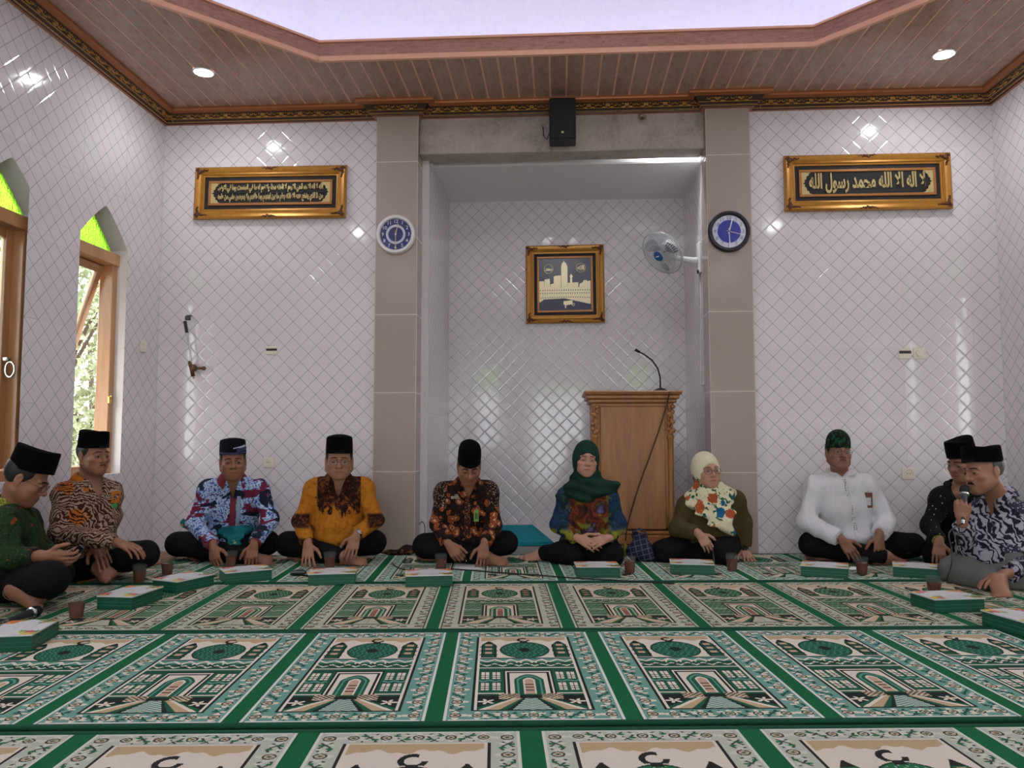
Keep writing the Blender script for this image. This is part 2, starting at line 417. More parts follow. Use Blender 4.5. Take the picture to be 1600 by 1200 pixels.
def window(idx, wall_x, sgn, yc, open_deg=0.0, detail=True, name=None):
    xo = wall_x - sgn*(TH-.02)      # outer plane of the frame
    r = empty(name or 'window_%d' % idx, (xo, yc, SILL), kind='structure')
    def P(x, y, z): return (sgn*x, y, z-SILL)
    hw = WIN_W/2
    def bar(nm, c, d, bev=.004, par=r, rot=None): return MB().box(P(*c), d, 0, rot, bev).build(nm, WOOD, par)
    bar('frame_jamb', (.01, -hw+.03, (SILL+2.17)/2), (.10, .06, 2.17-SILL)); bar('frame_jamb', (.01, hw-.03, (SILL+2.17)/2), (.10, .06, 2.17-SILL))
    bar('frame_sill', (.01, 0, SILL+.03), (.10, WIN_W-.12, .06)); bar('frame_transom', (.015, 0, 2.125), (.12, WIN_W, .085))
    pts = arch_poly(0, WIN_W, SPR, APX, 2.168)
    MB().prism([(p[0], p[1]-SILL) for p in pts], -.004, .004, 'x').build('fanlight_pane', GREEN, r)
    # white plaster lining of the reveal around the arch
    ln_ = MB(); o = arch(-hw, hw); us = np.linspace(-hw, hw, 15)
    path = [(sgn*.075, -hw+.004, SILL-SILL)] + [(sgn*.075, u*.985, o['top'](u)-SILL-.004) for u in us] + [(sgn*.075, hw-.004, 0)]
    # top-hung sash, swung outwards about its head
    S = empty('sash', P(-.02, 0, 2.08), rot=(0, sgn*R_(open_deg), 0)); S.parent = r
    sw, sh = WIN_W-.13, 2.08-SILL-.07; t_ = .055
    def sb(nm, c, d): return MB().box(c, d, 0, None, .003).build(nm, WOOD, S)
    sb('sash_stile', (0, -sw/2+t_/2, -sh/2), (.035, t_, sh)); sb('sash_stile', (0, sw/2-t_/2, -sh/2), (.035, t_, sh))
    sb('sash_rail', (0, 0, -t_/2), (.035, sw-2*t_, t_)); sb('sash_rail', (0, 0, -sh+t_/2), (.035, sw-2*t_, t_))
    MB().box((0, 0, -sh/2), (.005, sw-2*t_+.01, sh-2*t_+.01)).build('sash_pane', GLASS, S)
    if detail:
        # brass casement stay on the jamb and a peg
        b = MB(); y = hw-.02
        b.tube([P(.065, y, SILL+.33), P(.075, y, SILL+.37), P(.075, y, SILL+.62), P(.065, y, SILL+.66)], .004, 6)
        b.ball(P(.066, y, SILL+.33), .012); b.ball(P(.066, y, SILL+.66), .012); 
        if not open_deg: b.build('stay_rod', BRASS, r, 'all')
        k = MB(); k.box(P(.066, hw-.055, SILL+.52), (.012, .03, .05), bev=.002); k.tube([P(.07, hw-.055, SILL+.53), P(.1, hw-.08, SILL+.53), P(.1, hw-.1, SILL+.545)], .005, 6)
        if open_deg: k.build('latch_hook', BRASS, r)
        if not open_deg:
            h = MB(); pts = [(.03+.028*math.cos(a), hw-.115, .95+.045*math.sin(a)) for a in np.linspace(0, 2*math.pi, 17)[:-1]]
            h.tube([P(p[0]+.02, p[1], p[2]+SILL-.3) for p in pts], .006, 6, closed=True); h.box(P(.03, hw-.115, SILL+.71), (.03, .035, .02), bev=.002)
            h.build('pull_ring', STEEL, r, 'all')
    return r
window(1, XL, 1, WIN_Y[0], 17); window(2, XL, 1, WIN_Y[1], 0)
for k, y in enumerate(WIN_Y[2:]): window(3+k, XL, 1, y, 12, False)
for k, y in enumerate(WIN_Y): window(7+k, XR, -1, y, 12, False)

# rear openings: green fanlights and timber frames (behind the camera, seen only in the tiles' reflections)
for k, (xc, w, z0, z1, zg) in enumerate(((-1.53, .6, .65, 2.45, 1.88), (1.72, .6, .65, 2.45, 1.88), (.05, 1.34, .0, 2.05, 1.78))):
    r = empty('door_1' if k == 2 else 'window_%d' % (13+k), (xc, YR-.1, z0), kind='structure')
    for s in (-1, 1): MB().box((s*(w/2-.03), 0, (z1-z0)/2), (.06, .1, z1-z0), bev=.004).build('frame_jamb', WOOD, r)
    MB().box((0, 0, z1-z0-.03), (w-.12, .1, .06), bev=.004).build('frame_head', WOOD, r); MB().box((0, 0, zg-z0), (w-.12, .1, .07), bev=.004).build('frame_transom', WOOD, r)
    MB().box((0, 0, (zg+z1)/2-z0), (w-.12, .008, z1-zg-.08)).build('fanlight_pane', GREEN, r)
# ================================================================= CEILING
OX, HWI = .03, 1.66; OYF, OYN = 5.05, -1.6; SX, CH_ = 2.62, .96
OCT = [(OX-HWI, OYF), (OX+HWI, OYF), (OX+SX, OYF-CH_), (OX+SX, OYN+CH_), (OX+HWI, OYN), (OX-HWI, OYN), (OX-SX, OYN+CH_), (OX-SX, OYF-CH_)]
PLANK = NT('printed_ceiling_plank', .22, 0, .5); _v = PLANK.coord('Generated'); _o = PLANK.coord()
_q = PLANK.n('ShaderNodeNewGeometry').outputs['Position']
_m = PLANK.mapping(_q, (14, 3.0, 14)); _f = PLANK.voro(PLANK.mapping(_q, (17, 9, 17)), 1.6, 'F1'); _n = PLANK.noise(_m, 5, 5, .7, .6)
_c = PLANK.ramp(PLANK.math('MULTIPLY_ADD', _f, .25, PLANK.math('MULTIPLY', _n, .75)), [(.30, srgb('#84634f')), (.46, srgb('#9f806f')), (.62, srgb('#ab8f7e'))])
_t = PLANK.math('MULTIPLY_ADD', PLANK.rnd(), .16, .9); PLANK.col(PLANK.mix(1, _c, PLANK.comb(_t, _t, _t), 'MULTIPLY')); PLANK = PLANK.m
SALMON = M_('salmon_trim', '#e2ab90', .35); 
ceiling_b = MB()
def octx(x):      # y range of the opening at x
    a = abs(x-OX)
    if a >= SX: return None
    k = max(0, a-HWI); s = CH_/(SX-HWI); return (OYN+k*s, OYF-k*s)
def strip_ceiling(b, z0, z1, xs, gap=0.0):
    out = []
    for x0, x1 in zip(xs, xs[1:]):
        a, c = x0+gap/2, x1-gap/2; ra, rc = octx(a), octx(c)
        parts = []
        if ra is None and rc is None: parts = [[(a, YR), (c, YR), (c, YB), (a, YB)]]
        else:
            if ra is None: xa = OX-SX; ra = ((OYN+OYF)/2,)*2; ra = octx(OX-SX+1e-4)
            if rc is None: rc = octx(OX+SX-1e-4)
            parts = [[(a, ra[1]), (c, rc[1]), (c, YB), (a, YB)], [(a, YR), (c, YR), (c, rc[0]), (a, ra[0])]]
        out += parts
    return out
ks = sorted(list(np.arange(XL, XR, .118)) + [XR])
ceiling = structure('ceiling', None or (lambda b: b)(MB().box((OX, 9, 9), (.001, .001, .001))), SALMON) if False else None
cb = MB()
for p in strip_ceiling(cb, 0, 0, sorted(set(list(np.linspace(XL-.1, XR+.1, 40)) + [OX-SX, OX-HWI, OX+HWI, OX+SX]))): cb.prism(p, HC+.001, HC+.03)
ceiling = structure('ceiling', cb, SALMON)
for p in strip_ceiling(cb, 0, 0, ks, .014): MB().prism(p, HC-.0006, HC+.0008).build('ceiling_plank', PLANK, ceiling)
# fascia round the octagonal opening, with its cove behind
FASC = NT('fascia_wood_print', .35); _m = FASC.mapping(FASC.n('ShaderNodeNewGeometry').outputs['Position'], (5, 5, 40))
FASC.col(FASC.ramp(FASC.noise(_m, 2.5, 5, .65, 1.5), [(.3, srgb('#7d5348')), (.5, srgb('#a97a6b')), (.7, srgb('#b98c7c'))])); FASC = FASC.m
fas = empty('trim_4', (OX, (OYF+OYN)/2, HC), kind='structure')
def inset(poly, d):
    n = len(poly); out = []
    for i in range(n):
        p0, p1, p2 = Vector(poly[i-1]), Vector(poly[i]), Vector(poly[(i+1) % n])
        e1 = (p1-p0).normalized(); e2 = (p2-p1).normalized(); n1 = Vector((e1.y, -e1.x)); n2 = Vector((e2.y, -e2.x))
        bis = (n1+n2).normalized(); out.append(tuple(p1 + bis*(d/bis.dot(n1))))
    return out
O0 = OCT; Oin = inset(OCT, .014); Oout = inset(OCT, -.05); Omid = inset(OCT, -.012)
def ringpiece(i, A, B, z0, z1):
    j = (i+1) % 8; return MB().prism([A[i], A[j], B[j], B[i]], z0-HC, z1-HC, M=Matrix.Translation((-OX, -(OYF+OYN)/2, 0)))
for i in range(8):
    ringpiece(i, Oin, Omid, HC-.006, HC+.028).build('lower_moulding', SALMON, fas)
    ringpiece(i, O0, Oout, HC+.029, HC+.125).build('fascia_board', FASC, fas)
    ringpiece(i, Oin, Oout, HC+.127, HC+.142).build('upper_moulding', SALMON, fas)
# cove: ledge, upright wall and white top
Ow = inset(OCT, -.42); WHITE = M_('white_ceiling_paint', '#f0eeee', .6)
cv = MB()
for i in range(8):
    j = (i+1) % 8
    cv.prism([Oout[i], Oout[j], Ow[j], Ow[i]], HC+.05, HC+.075)
    Oz = inset(OCT, -.47); cv.prism([Ow[i], Ow[j], Oz[j], Oz[i]], HC+.05, HC+.75)
cv.prism(inset(OCT, -.47)[::-1], HC+.73, HC+.78)
structure('ceiling_recess', cv, WHITE)
LEDV = emis('violet_led_strip', (.34, .33, 1.0), COVE*2.6); LEDW = emis('white_led_strip', (.9, .93, 1.0), COVE*1.7)
Oa, Ob = inset(OCT, -.10), inset(OCT, -.125); Oc = inset(OCT, -.15)
s = empty('led_strip', (0, 0, HC+.076), label='violet and white led strip round the ledge of the ceiling recess', cat='light')
for i in range(8):
    j = (i+1) % 8
    MB().prism([Oa[i], Oa[j], Ob[j], Ob[i]], 0, .014).build('violet_diodes', LEDV, s)
    MB().prism([Ob[i], Ob[j], Oc[j], Oc[i]], 0, .014).build('white_diodes', LEDW, s)
# round lamp in the middle of the recess (out of the frame)
lamp = empty('ceiling_lamp', (OX, 1.9, HC+.70), label='round white lamp in the middle of the raised ceiling', cat='light')
MB().lathe([(.01, .03), (.30, .03), (.30, 0), (.27, -.03), (.01, -.05)], 32).build('diffuser', emis('lamp_glow', (1, .98, .96), 16), lamp, True)

# ---------------------------------------------------------------- gilded cornice
CG = NT('gilded_plaster', .38, .45); _v = CG.coord(); CG.col(CG.mix(CG.noise(_v, 40, 3), srgb('#8a5a28'), srgb('#d9ac5c'))); CG = CG.m
CD = M_('cornice_dark', '#3a2417', .45, .2); CC = M_('cornice_copper', '#a9683f', .35, .3)
# profile (distance from wall, z) bottom to top with material per segment
PROF = [((0, 3.325), 2), ((.018, 3.327), 2), ((.022, 3.338), 1), ((.030, 3.342), 0), ((.034, 3.350), 1), ((.045, 3.356), 1), ((.050, 3.360), 0), ((.080, 3.392), 1), ((.090, 3.395), 2), ((.125, 3.397), 2), ((.130, 3.407), 2), ((.130, HC), 2)]
def cornice(name, pts, orn=True):
    """pts: 2d polyline of the wall face, room on its left side"""
    c = empty(name, (pts[0][0], pts[0][1], 3.325), kind='structure')
    org = Vector((pts[0][0], pts[0][1], 3.325)); n = len(pts)
    def off(i, d):
        p = Vector(pts[i])
        if i == 0: e = (Vector(pts[1])-p).normalized(); return p + Vector((-e.y, e.x))*d
        if i == n-1: e = (p-Vector(pts[i-1])).normalized(); return p + Vector((-e.y, e.x))*d
        e1 = (p-Vector(pts[i-1])).normalized(); e2 = (Vector(pts[i+1])-p).normalized()
        n1 = Vector((-e1.y, e1.x)); n2 = Vector((-e2.y, e2.x)); b = (n1+n2).normalized(); return p + b*(d/b.dot(n1))
    b = MB()
    for (q0, m0), (q1, m1) in zip(PROF, PROF[1:]):
        for i in range(n-1):
            a0, a1, c0, c1 = off(i, q0[0]), off(i+1, q0[0]), off(i, q1[0]), off(i+1, q1[0])
            v = [(a0.x, a0.y, q0[1]), (a1.x, a1.y, q0[1]), (c1.x, c1.y, q1[1]), (c0.x, c0.y, q1[1])]
            b.add([tuple(Vector(w)-org) for w in v], [(0, 1, 2, 3)], m1)
    b.build('moulding', [CG, CD, CC], c)
    if orn:
        k = 0
        for i in range(n-1):
            a, e = Vector(pts[i]), Vector(pts[i+1]); L = (e-a).length; t = (e-a).normalized(); nn = Vector((-t.y, t.x))
            m = max(1, int(L/.072))
            for q in range(m):
                s = (q+.5)*L/m
                if (i > 0 and s < .12 and L > .3) or (i < n-2 and s > L-.12 and L > .3): 
                    pass
                p = a + t*s + nn*.066
                M = Matrix.Translation((p.x-org.x, p.y-org.y, 3.376-org.z)) @ Matrix.Scale(1.32, 4) @ Matrix(((t.x, nn.x*.707, -nn.x*.707, 0), (t.y, nn.y*.707, -nn.y*.707, 0), (0, .0, 1, 0), (0, 0, 0, 1)))
                o = link('scroll_ornament', SCROLL if k % 2 else SCROLL2, c); o.matrix_local = M; k += 1
    return c
def scroll_mesh(fl):
    b = MB()
    pts = []
    for k in range(13):
        a = k/12*math.pi*2.2; r = .018*(1-k/15); pts.append((fl*(-.012 + r*math.cos(a)), .004, r*.8*math.sin(a)))
    b.tube(pts, [.0055*(1-k/18) for k in range(13)], 5, 0)
    b.ball((fl*.022, .003, .004), (.012, .006, .009), 6, 4); b.ball((fl*.034, .002, -.006), (.009, .005, .006), 6, 4); b.ball((fl*.006, .003, -.016), (.014, .005, .005), 6, 4)
    return b.mesh('scroll_ornament', CG, 'all')
SCROLL, SCROLL2 = scroll_mesh(1), scroll_mesh(-1)
PY = 5.765
cornice('trim_5', [(XR, YB), (1.455, YB), (1.455, PY), (1.105, PY), (1.105, 5.83), (-1.062, 5.83), (-1.062, PY), (-1.408, PY), (-1.408, YB), (XL, YB)])
cornice('trim_6', [(XL, YB), (XL, .5)]); cornice('trim_7', [(XR, .5), (XR, YB)])
# ---------------------------------------------------------------- downlights
LEDM = emis('downlight_led', (.95, .97, 1.0), 25.0); RIM = M_('downlight_rim', '#f2f2f2', .3)
dl0 = None
DLP = [(-2.487, 5.15), (2.594, 5.20), (-2.487, 2.3), (2.594, 2.3), (-2.487, -.6), (2.594, -.6)]
DLL = ['round white downlight in the plank ceiling above the left calligraphy', 'round white downlight in the plank ceiling above the right calligraphy'] + ['round white downlight over the left wall windows, midway along the room', 'round white downlight over the right wall, midway along the room', 'round white downlight in the rear left corner of the ceiling', 'round white downlight in the rear right corner of the ceiling']
for k, (x, y) in enumerate(DLP):
    if dl0 is None:
        d = empty('downlight', (x, y, HC)); MB().lathe([(.072, .0), (.075, -.006), (.064, -.010), (.060, -.004)], 28, cap=False).build('rim', RIM, d, True)
        MB().lathe([(.001, -.007), (.061, -.007), (.061, -.001), (.001, -.001)], 28).build('diffuser', LEDM, d); dl0 = d
    else: d = copy_tree(dl0); d.location = (x, y, HC)
    tag(d, DLL[k], 'light', 'ceiling downlights')
    area_light('downlight_beam', (x, y, HC-.02), (0, 0, 0), .12, .12, LED, (.95, .97, 1.0), disk=True)
# daylight portals at the openings
for y in WIN_Y:
    area_light('daylight', (XL-.2, y, 1.5), (0, -math.pi/2, 0), 1.9, .6, 0, portal=True)
    area_light('daylight', (XR+.2, y, 1.5), (0, math.pi/2, 0), 1.9, .6, 0, portal=True)
for xc, w, z0, z1 in ((-1.53, .6, .6, 2.5), (1.72, .6, .6, 2.5), (.05, 1.3, 0, 2.05)):
    area_light('daylight', (xc, YR-.25, (z0+z1)/2), (math.pi/2, 0, 0), w, z1-z0, 0, portal=True)

# lamp hidden behind the concrete beam that lights the niche
nl = empty('niche_lamp', (.85, 6.095, 3.25), label='small white lamp in the slot behind the concrete beam', cat='light')
MB().lathe([(.05, 0), (.05, -.02), (.04, -.03), (.001, -.032)], 20).build('diffuser', emis('niche_led', (.88, .94, 1.0), 5), nl, True)
area_light('niche_beam', (.85, 6.095, 3.21), (0, 0, 0), .08, .08, 5, (.88, .94, 1.0), disk=True)
# ================================================================= PRAYER CARPETS
WEAVE = NT('woven_carpet', .95, 0, .15); _v = WEAVE.coord()
_n = WEAVE.noise(_v, 300, 2, .6); _k = WEAVE.math('MULTIPLY_ADD', _n, .40, .84)
WEAVE.col(WEAVE.mix(1, WEAVE.attr('Col'), WEAVE.comb(_k, _k, _k), 'MULTIPLY')); WEAVE.bump(_n, .5, .004); WEAVE = WEAVE.m
CGREEN = NT('green_carpet', .95, 0, .15); _v = CGREEN.coord(); _n = CGREEN.noise(_v, 260, 2, .6)
CGREEN.col(CGREEN.mix(_n, srgb('#0f5233'), srgb('#1f7148'))); CGREEN.bump(_n, .5, .004); CGREEN = CGREEN.m
CDGREEN = M_('dark_green_edging', '#174a35', .9, 0, .2)
PALS = {   # ground, border, border light, border dark, cream, tan, green, dark, aqua, pink
 'A': dict(bd='#6f9d93', bl='#dcd4c4', bk='#234b43', cr='#ded6c8', tn='#bfa684', gr='#1f5b45', dk='#1d2622', aq='#5f9488', pk='#c4a48c', ln='#d8dcd4'),
 'B': dict(bd='#b2b6a2', bl='#c3c6b2', bk='#3c4a3c', cr='#cfc3ac', tn='#c8ae90', gr='#25603f', dk='#2a2c26', aq='#a4ac98', pk='#a5705f', ln='#b9bda8'),
 'C': dict(bd='#b4b9ac', bl='#c9cabd', bk='#3a4640', cr='#d6cdc0', tn='#b7a07c', gr='#256b45', dk='#262826', aq='#8fb0a4', pk='#b99a84', ln='#cdd2c6'),
 'D': dict(bd='#93b5a4', bl='#cdd2c2', bk='#2c5a48', cr='#d3cab6', tn='#cbbfa4', gr='#245c46', dk='#26322c', aq='#88ad9c', pk='#b08c7c', ln='#d0d6ca')}
SW, SL_ = .546, 1.045
def paint(style, w=SW, res=.003):
    P = PALS[style]; keys = list(P); pal = np.array([srgb(P[k]) for k in keys]); ix = {k: i for i, k in enumerate(keys)}
    nu, nv = int(round(w/res)), int(round(SL_/res)); u = (np.arange(nu)+.5)/nu*w - w/2; v = (np.arange(nv)+.5)/nv*SL_
    U, V = np.meshgrid(u, v); A = np.abs(U); I = np.full(U.shape, ix['bd'], np.int16)
    rs = np.random.RandomState(sum(map(ord, style)))
    def put(m, k): I[m] = ix[k]
    hw = w/2; B = .082; iu = hw-B
    # border: flowers and vines, mirrored about the centre line
    def flower(cu, cv, r, vert):
        du, dv = (A-cu), (V-cv); rr = np.hypot(du, dv); an = np.arctan2(dv, du)
        put(rr < r*(.72+.34*np.cos(4*an)), 'bl'); put(rr < r*.40*(1+.4*np.cos(4*an+math.pi)), 'pk'); put(np.abs(rr-r*.45) < .0028, 'bk'); put(rr < r*.16, 'gr')
    def vine(cu, cv, r, ph):
        du, dv = (A-cu), (V-cv)
        for s in (1, -1):
            put(np.abs(du - s*.6*r*np.sin(dv/r*1.7+ph)) + np.maximum(np.abs(dv)-r, 0)*9 < .0042, 'bk')
        put(((du-.5*r)**2/(.35*r)**2 + (dv-.4*r)**2/(.2*r)**2 < 1) | ((du+.5*r)**2/(.35*r)**2 + (dv+.4*r)**2/(.2*r)**2 < 1), 'gr' if style in 'AC' else 'bk')
        put(((du+.5*r)**2/(.4*r)**2 + (dv-.5*r)**2/(.22*r)**2 < 1) | ((du-.5*r)**2/(.4*r)**2 + (dv+.5*r)**2/(.22*r)**2 < 1), 'bl')
    cu = iu+.047; vs = np.linspace(.045, SL_-.045, 17)
    for k, cv in enumerate(vs):
        (flower if k % 2 == 0 else vine)(cu, cv, .036 if k % 2 == 0 else .029, k)
    for k, c in enumerate(np.linspace(0, iu-.02, 5)):
        for cv in (.042, SL_-.042): (flower if k % 2 == 0 else vine)(c, cv, .031, k)
    put((hw-A < .008) | (V < .008) | (V > SL_-.008), 'ln'); put((np.abs(hw-A-.011) < .003), 'bk' if style == 'B' else 'bd')
    # picture field
    pic = (A < iu) & (V > B) & (V < SL_-B); put(pic, 'dk'); iu2 = iu-.008; V0, V1 = B+.008, SL_-B-.006
    put(pic & (A < iu2) & (V > V0), 'cr'); iu3 = iu2-.008; f = (A < iu3) & (V > V0) & (V < V1)
    put(f & (V > .905 + .012*np.sin(U*45)+.006*np.sin(U*110)), 'tn')
    Vd = V + (.07 if style == 'C' else 0); cs = 1.5 if style == 'C' else 1.0
    # crescent, dome
    put(f & (np.abs(np.hypot(U/.026/cs, (Vd-.915)/.030/cs)-.8) < .22) & ~((Vd > .915) & (U > .012)), 'dk')
    dm = (U/.098)**2 + ((Vd-.765)/.118)**2; put(dm < 1.12, 'cr'); put(dm < 1, 'dk'); put(dm < .9, 'gr')
    sp = (np.sin(U*300+2*np.sin(Vd*90))*np.sin(Vd*210+U*60) > .55) & (dm < .8); put(sp, 'aq'); put((U/.022)**2+((Vd-.765)/.028)**2 < 1, 'dk')
    put((A < .016) & (Vd > .865) & (Vd < .893), 'dk')
    # minarets
    mu = np.abs(A-.142)
    put((mu < .030-.026*np.clip((Vd-.84)/.055, 0, 1)) & (Vd > .66) & (Vd < .895), 'dk'); put((mu < .022) & (Vd > .67) & (Vd < .855), 'gr')
    for q in (.70, .755, .81): put((mu < .034) & (np.abs(Vd-q) < .006), 'dk'); put((mu < .013) & (np.abs(Vd-q-.026) < .013), 'pk')
    # arcade
    band = f & (V > .50) & (V < .655); put(band, 'aq'); put(band & (V < .60), 'gr')
    zz = np.abs((U*17) % 1 - .5)*.06; put(band & (np.abs(V-.615-zz+.012) < .008), 'cr'); put(band & (np.abs(V-.56-zz+.01) < .006), 'cr'); put(band & (np.abs(V-.585+zz) < .005), 'dk')
    put(f & (np.abs(V-.527) < .006) , 'cr'); put(f & (np.abs(V-.648) < .005), 'dk')
    for c in (0, .055): put((np.abs(np.hypot((A-c)/.020, (V-.59)/.034)-1) < .16) & (V > .585), 'cr')
    # facade
    fa = f & (V > .235) & (V < .50); put(fa, 'gr'); put(fa & (np.abs(V-.375-.006*np.sin(A*150)) < .007) & (A > .095), 'aq'); put(fa & (np.abs(V-.245) < .005), 'cr'); put(fa & (np.abs(V-.495) < .004), 'dk')
    if style in 'BD': put(fa & (A > .09) & (np.sin(V*330+U*40) > .75), 'aq')
    for cu_ in ((.112, .152) if style != 'B' else ()):
        for cv_ in (.315, .435):
            m = (np.abs(A-cu_) < .014) & (np.abs(V-cv_) < .040); put(m, 'cr'); put(m & (np.abs(A-cu_) < .0022), 'dk'); put(m & ((np.abs(V-cv_) < .003) | (np.abs(V-cv_+.022) < .003)), 'dk')
            put((np.abs(A-cu_) < .017) & (np.abs(V-cv_-.042) < .004), 'dk')
    gate = [(.088, 'dk'), (.081, 'cr'), (.074, 'dk'), (.066, 'cr'), (.052, 'gr'), (.043, 'aq'), (.036, 'gr'), (.020, 'cr'), (.015, 'pk')]
    for q, (r, c) in enumerate(gate):
        top = .50 - q*.013
        if q < 4: m = (A < r) & (V < top)
        else: m = (A < r) & (V < top - .06*(A/r)**2*(r/.05))
        put(m & fa, c)
    put((A < .015) & (V > .25) & (V < .36) & (((V*100) % 3) < 1), 'dk')
    # shrubs and forecourt
    put(f & (V < .235), 'dk'); put(f & (np.abs(V-.232) < .006), 'gr')
    sh = (A > .035) & (A < .105) & (V > .185) & (V < .24); put(sh, 'tn'); put(sh & (np.sin(U*330)*np.sin(V*330) > .1), 'dk'); put(sh & (np.sin(U*330)*np.sin(V*330) < -.55), 'cr')
    fc = f & (V < .195); tt = np.clip((.195-V)/.105, 0, 1)
    def fan(a0, a1, b0, b1, c): put(fc & (A > a0+(b0-a0)*tt) & (A < a1+(b1-a1)*tt), c)
    fan(0, .018, 0, .062, 'aq'); fan(.018, .030, .062, .105, 'dk'); fan(.024, .032, .080, .112, 'gr'); fan(.030, .045, .105, .150, 'tn'); fan(.045, .058, .150, .178, 'cr'); fan(.058, .066, .170, .200, 'gr')
    put(fc & (A < .018+.044*tt) & (np.sin(V*420+A*200) > .55), 'cr')
    fl = np.hypot((A-.145)/.026, (V-.165)/.022); put((fl < .75+.4*np.cos(5*np.arctan2(V-.165, A-.145))) & f, 'cr'); put(np.hypot((A-.145), (V-.165)) < .005, 'pk')
    if style == 'D': pass
    return I, pal
def panel_mesh(style, w=SW):
    I, pal = paint(style, w); nv, nu = I.shape; du, dv = w/nu, SL_/nv
    ch = np.ones((nv, nu), bool); ch[:, 1:] = I[:, 1:] != I[:, :-1]
    r, c = np.nonzero(ch); nxt = np.empty_like(c); nxt[:-1] = np.where(r[1:] == r[:-1], c[1:], nu); nxt[-1] = nu
    x0 = c*du-w/2; x1 = nxt*du-w/2; y0 = r*dv; y1 = (r+1)*dv; n = len(c)
    co = np.zeros((n, 4, 3), np.float32); co[:, 0, 0] = co[:, 3, 0] = x0; co[:, 1, 0] = co[:, 2, 0] = x1; co[:, 0, 1] = co[:, 1, 1] = y0; co[:, 2, 1] = co[:, 3, 1] = y1
    me = bpy.data.meshes.new('prayer_panel'); me.vertices.add(n*4); me.vertices.foreach_set('co', co.ravel())
    me.loops.add(n*4); me.loops.foreach_set('vertex_index', np.arange(n*4, dtype=np.int32)); me.polygons.add(n); me.polygons.foreach_set('loop_start', np.arange(n, dtype=np.int32)*4)
    at = me.color_attributes.new('Col', 'FLOAT_COLOR', 'CORNER'); cc = np.ones((n, 4, 4), np.float32); cc[:, :, :3] = pal[I[r, c]][:, None, :]; at.data.foreach_set('color', cc.ravel())
    me.update(); me.materials.append(WEAVE); return me
CA = R_(4.72)                      # the carpets lie turned against the room
cdir = Vector((-math.sin(CA), math.cos(CA), 0)); crt = Vector((math.cos(CA), math.sin(CA), 0))
def carpet(style, ref, pitch, label, w, length=1.10, zz=0.0):
    """ref: a floor point on the centre of one green stripe at the near edge of the row"""
    o = empty('prayer_carpet', (ref.x, ref.y, zz), CA, label, 'carpet', 'rows of prayer carpet')
    # how far the row runs to either side before it meets the walls
    ends = []
    for s in (-1, 1):
        lim = 9
        for q in (0, length):
            p = ref + cdir*q; X = (XL+.02 if s < 0 else XR-.02); lim = min(lim, (X-p.x)/(crt.x*s))
        ends.append(lim)
    MB().box(((ends[1]-ends[0])/2, length/2, .004), (ends[0]+ends[1], length-.006, .008), bev=.003).build('ground', CGREEN, o)
    MB().box(((ends[1]-ends[0])/2, .012, .007), (ends[0]+ends[1], .022, .010), bev=.004).build('hem', CDGREEN, o); MB().box(((ends[1]-ends[0])/2, length-.012, .007), (ends[0]+ends[1], .022, .010), bev=.004).build('hem', CDGREEN, o)
    me = panel_mesh(style, w); k = int(-ends[0]/pitch)-1
    while (k+1)*pitch < ends[1]-.01:
        if k*pitch > -ends[0]+.01: link('prayer_panel', me, o, ((k+.5)*pitch, .0285, .0092))
        k += 1
    return o
carpet('C', onz(828, 1142) - cdir*1.10, .629, 'nearest prayer carpet row, pale grey borders, cut off at the bottom of the photo', .566)
carpet('A', onz(676, 1137), .600, 'prayer carpet row with teal flower borders, second from the front', .546)
carpet('B', onz(674, 988), .606, 'prayer carpet row with pale olive borders, third from the front', .550)
carpet('D', onz(728, 912), .566, 'prayer carpet row under the seated people along the back wall', .516, 1.06)
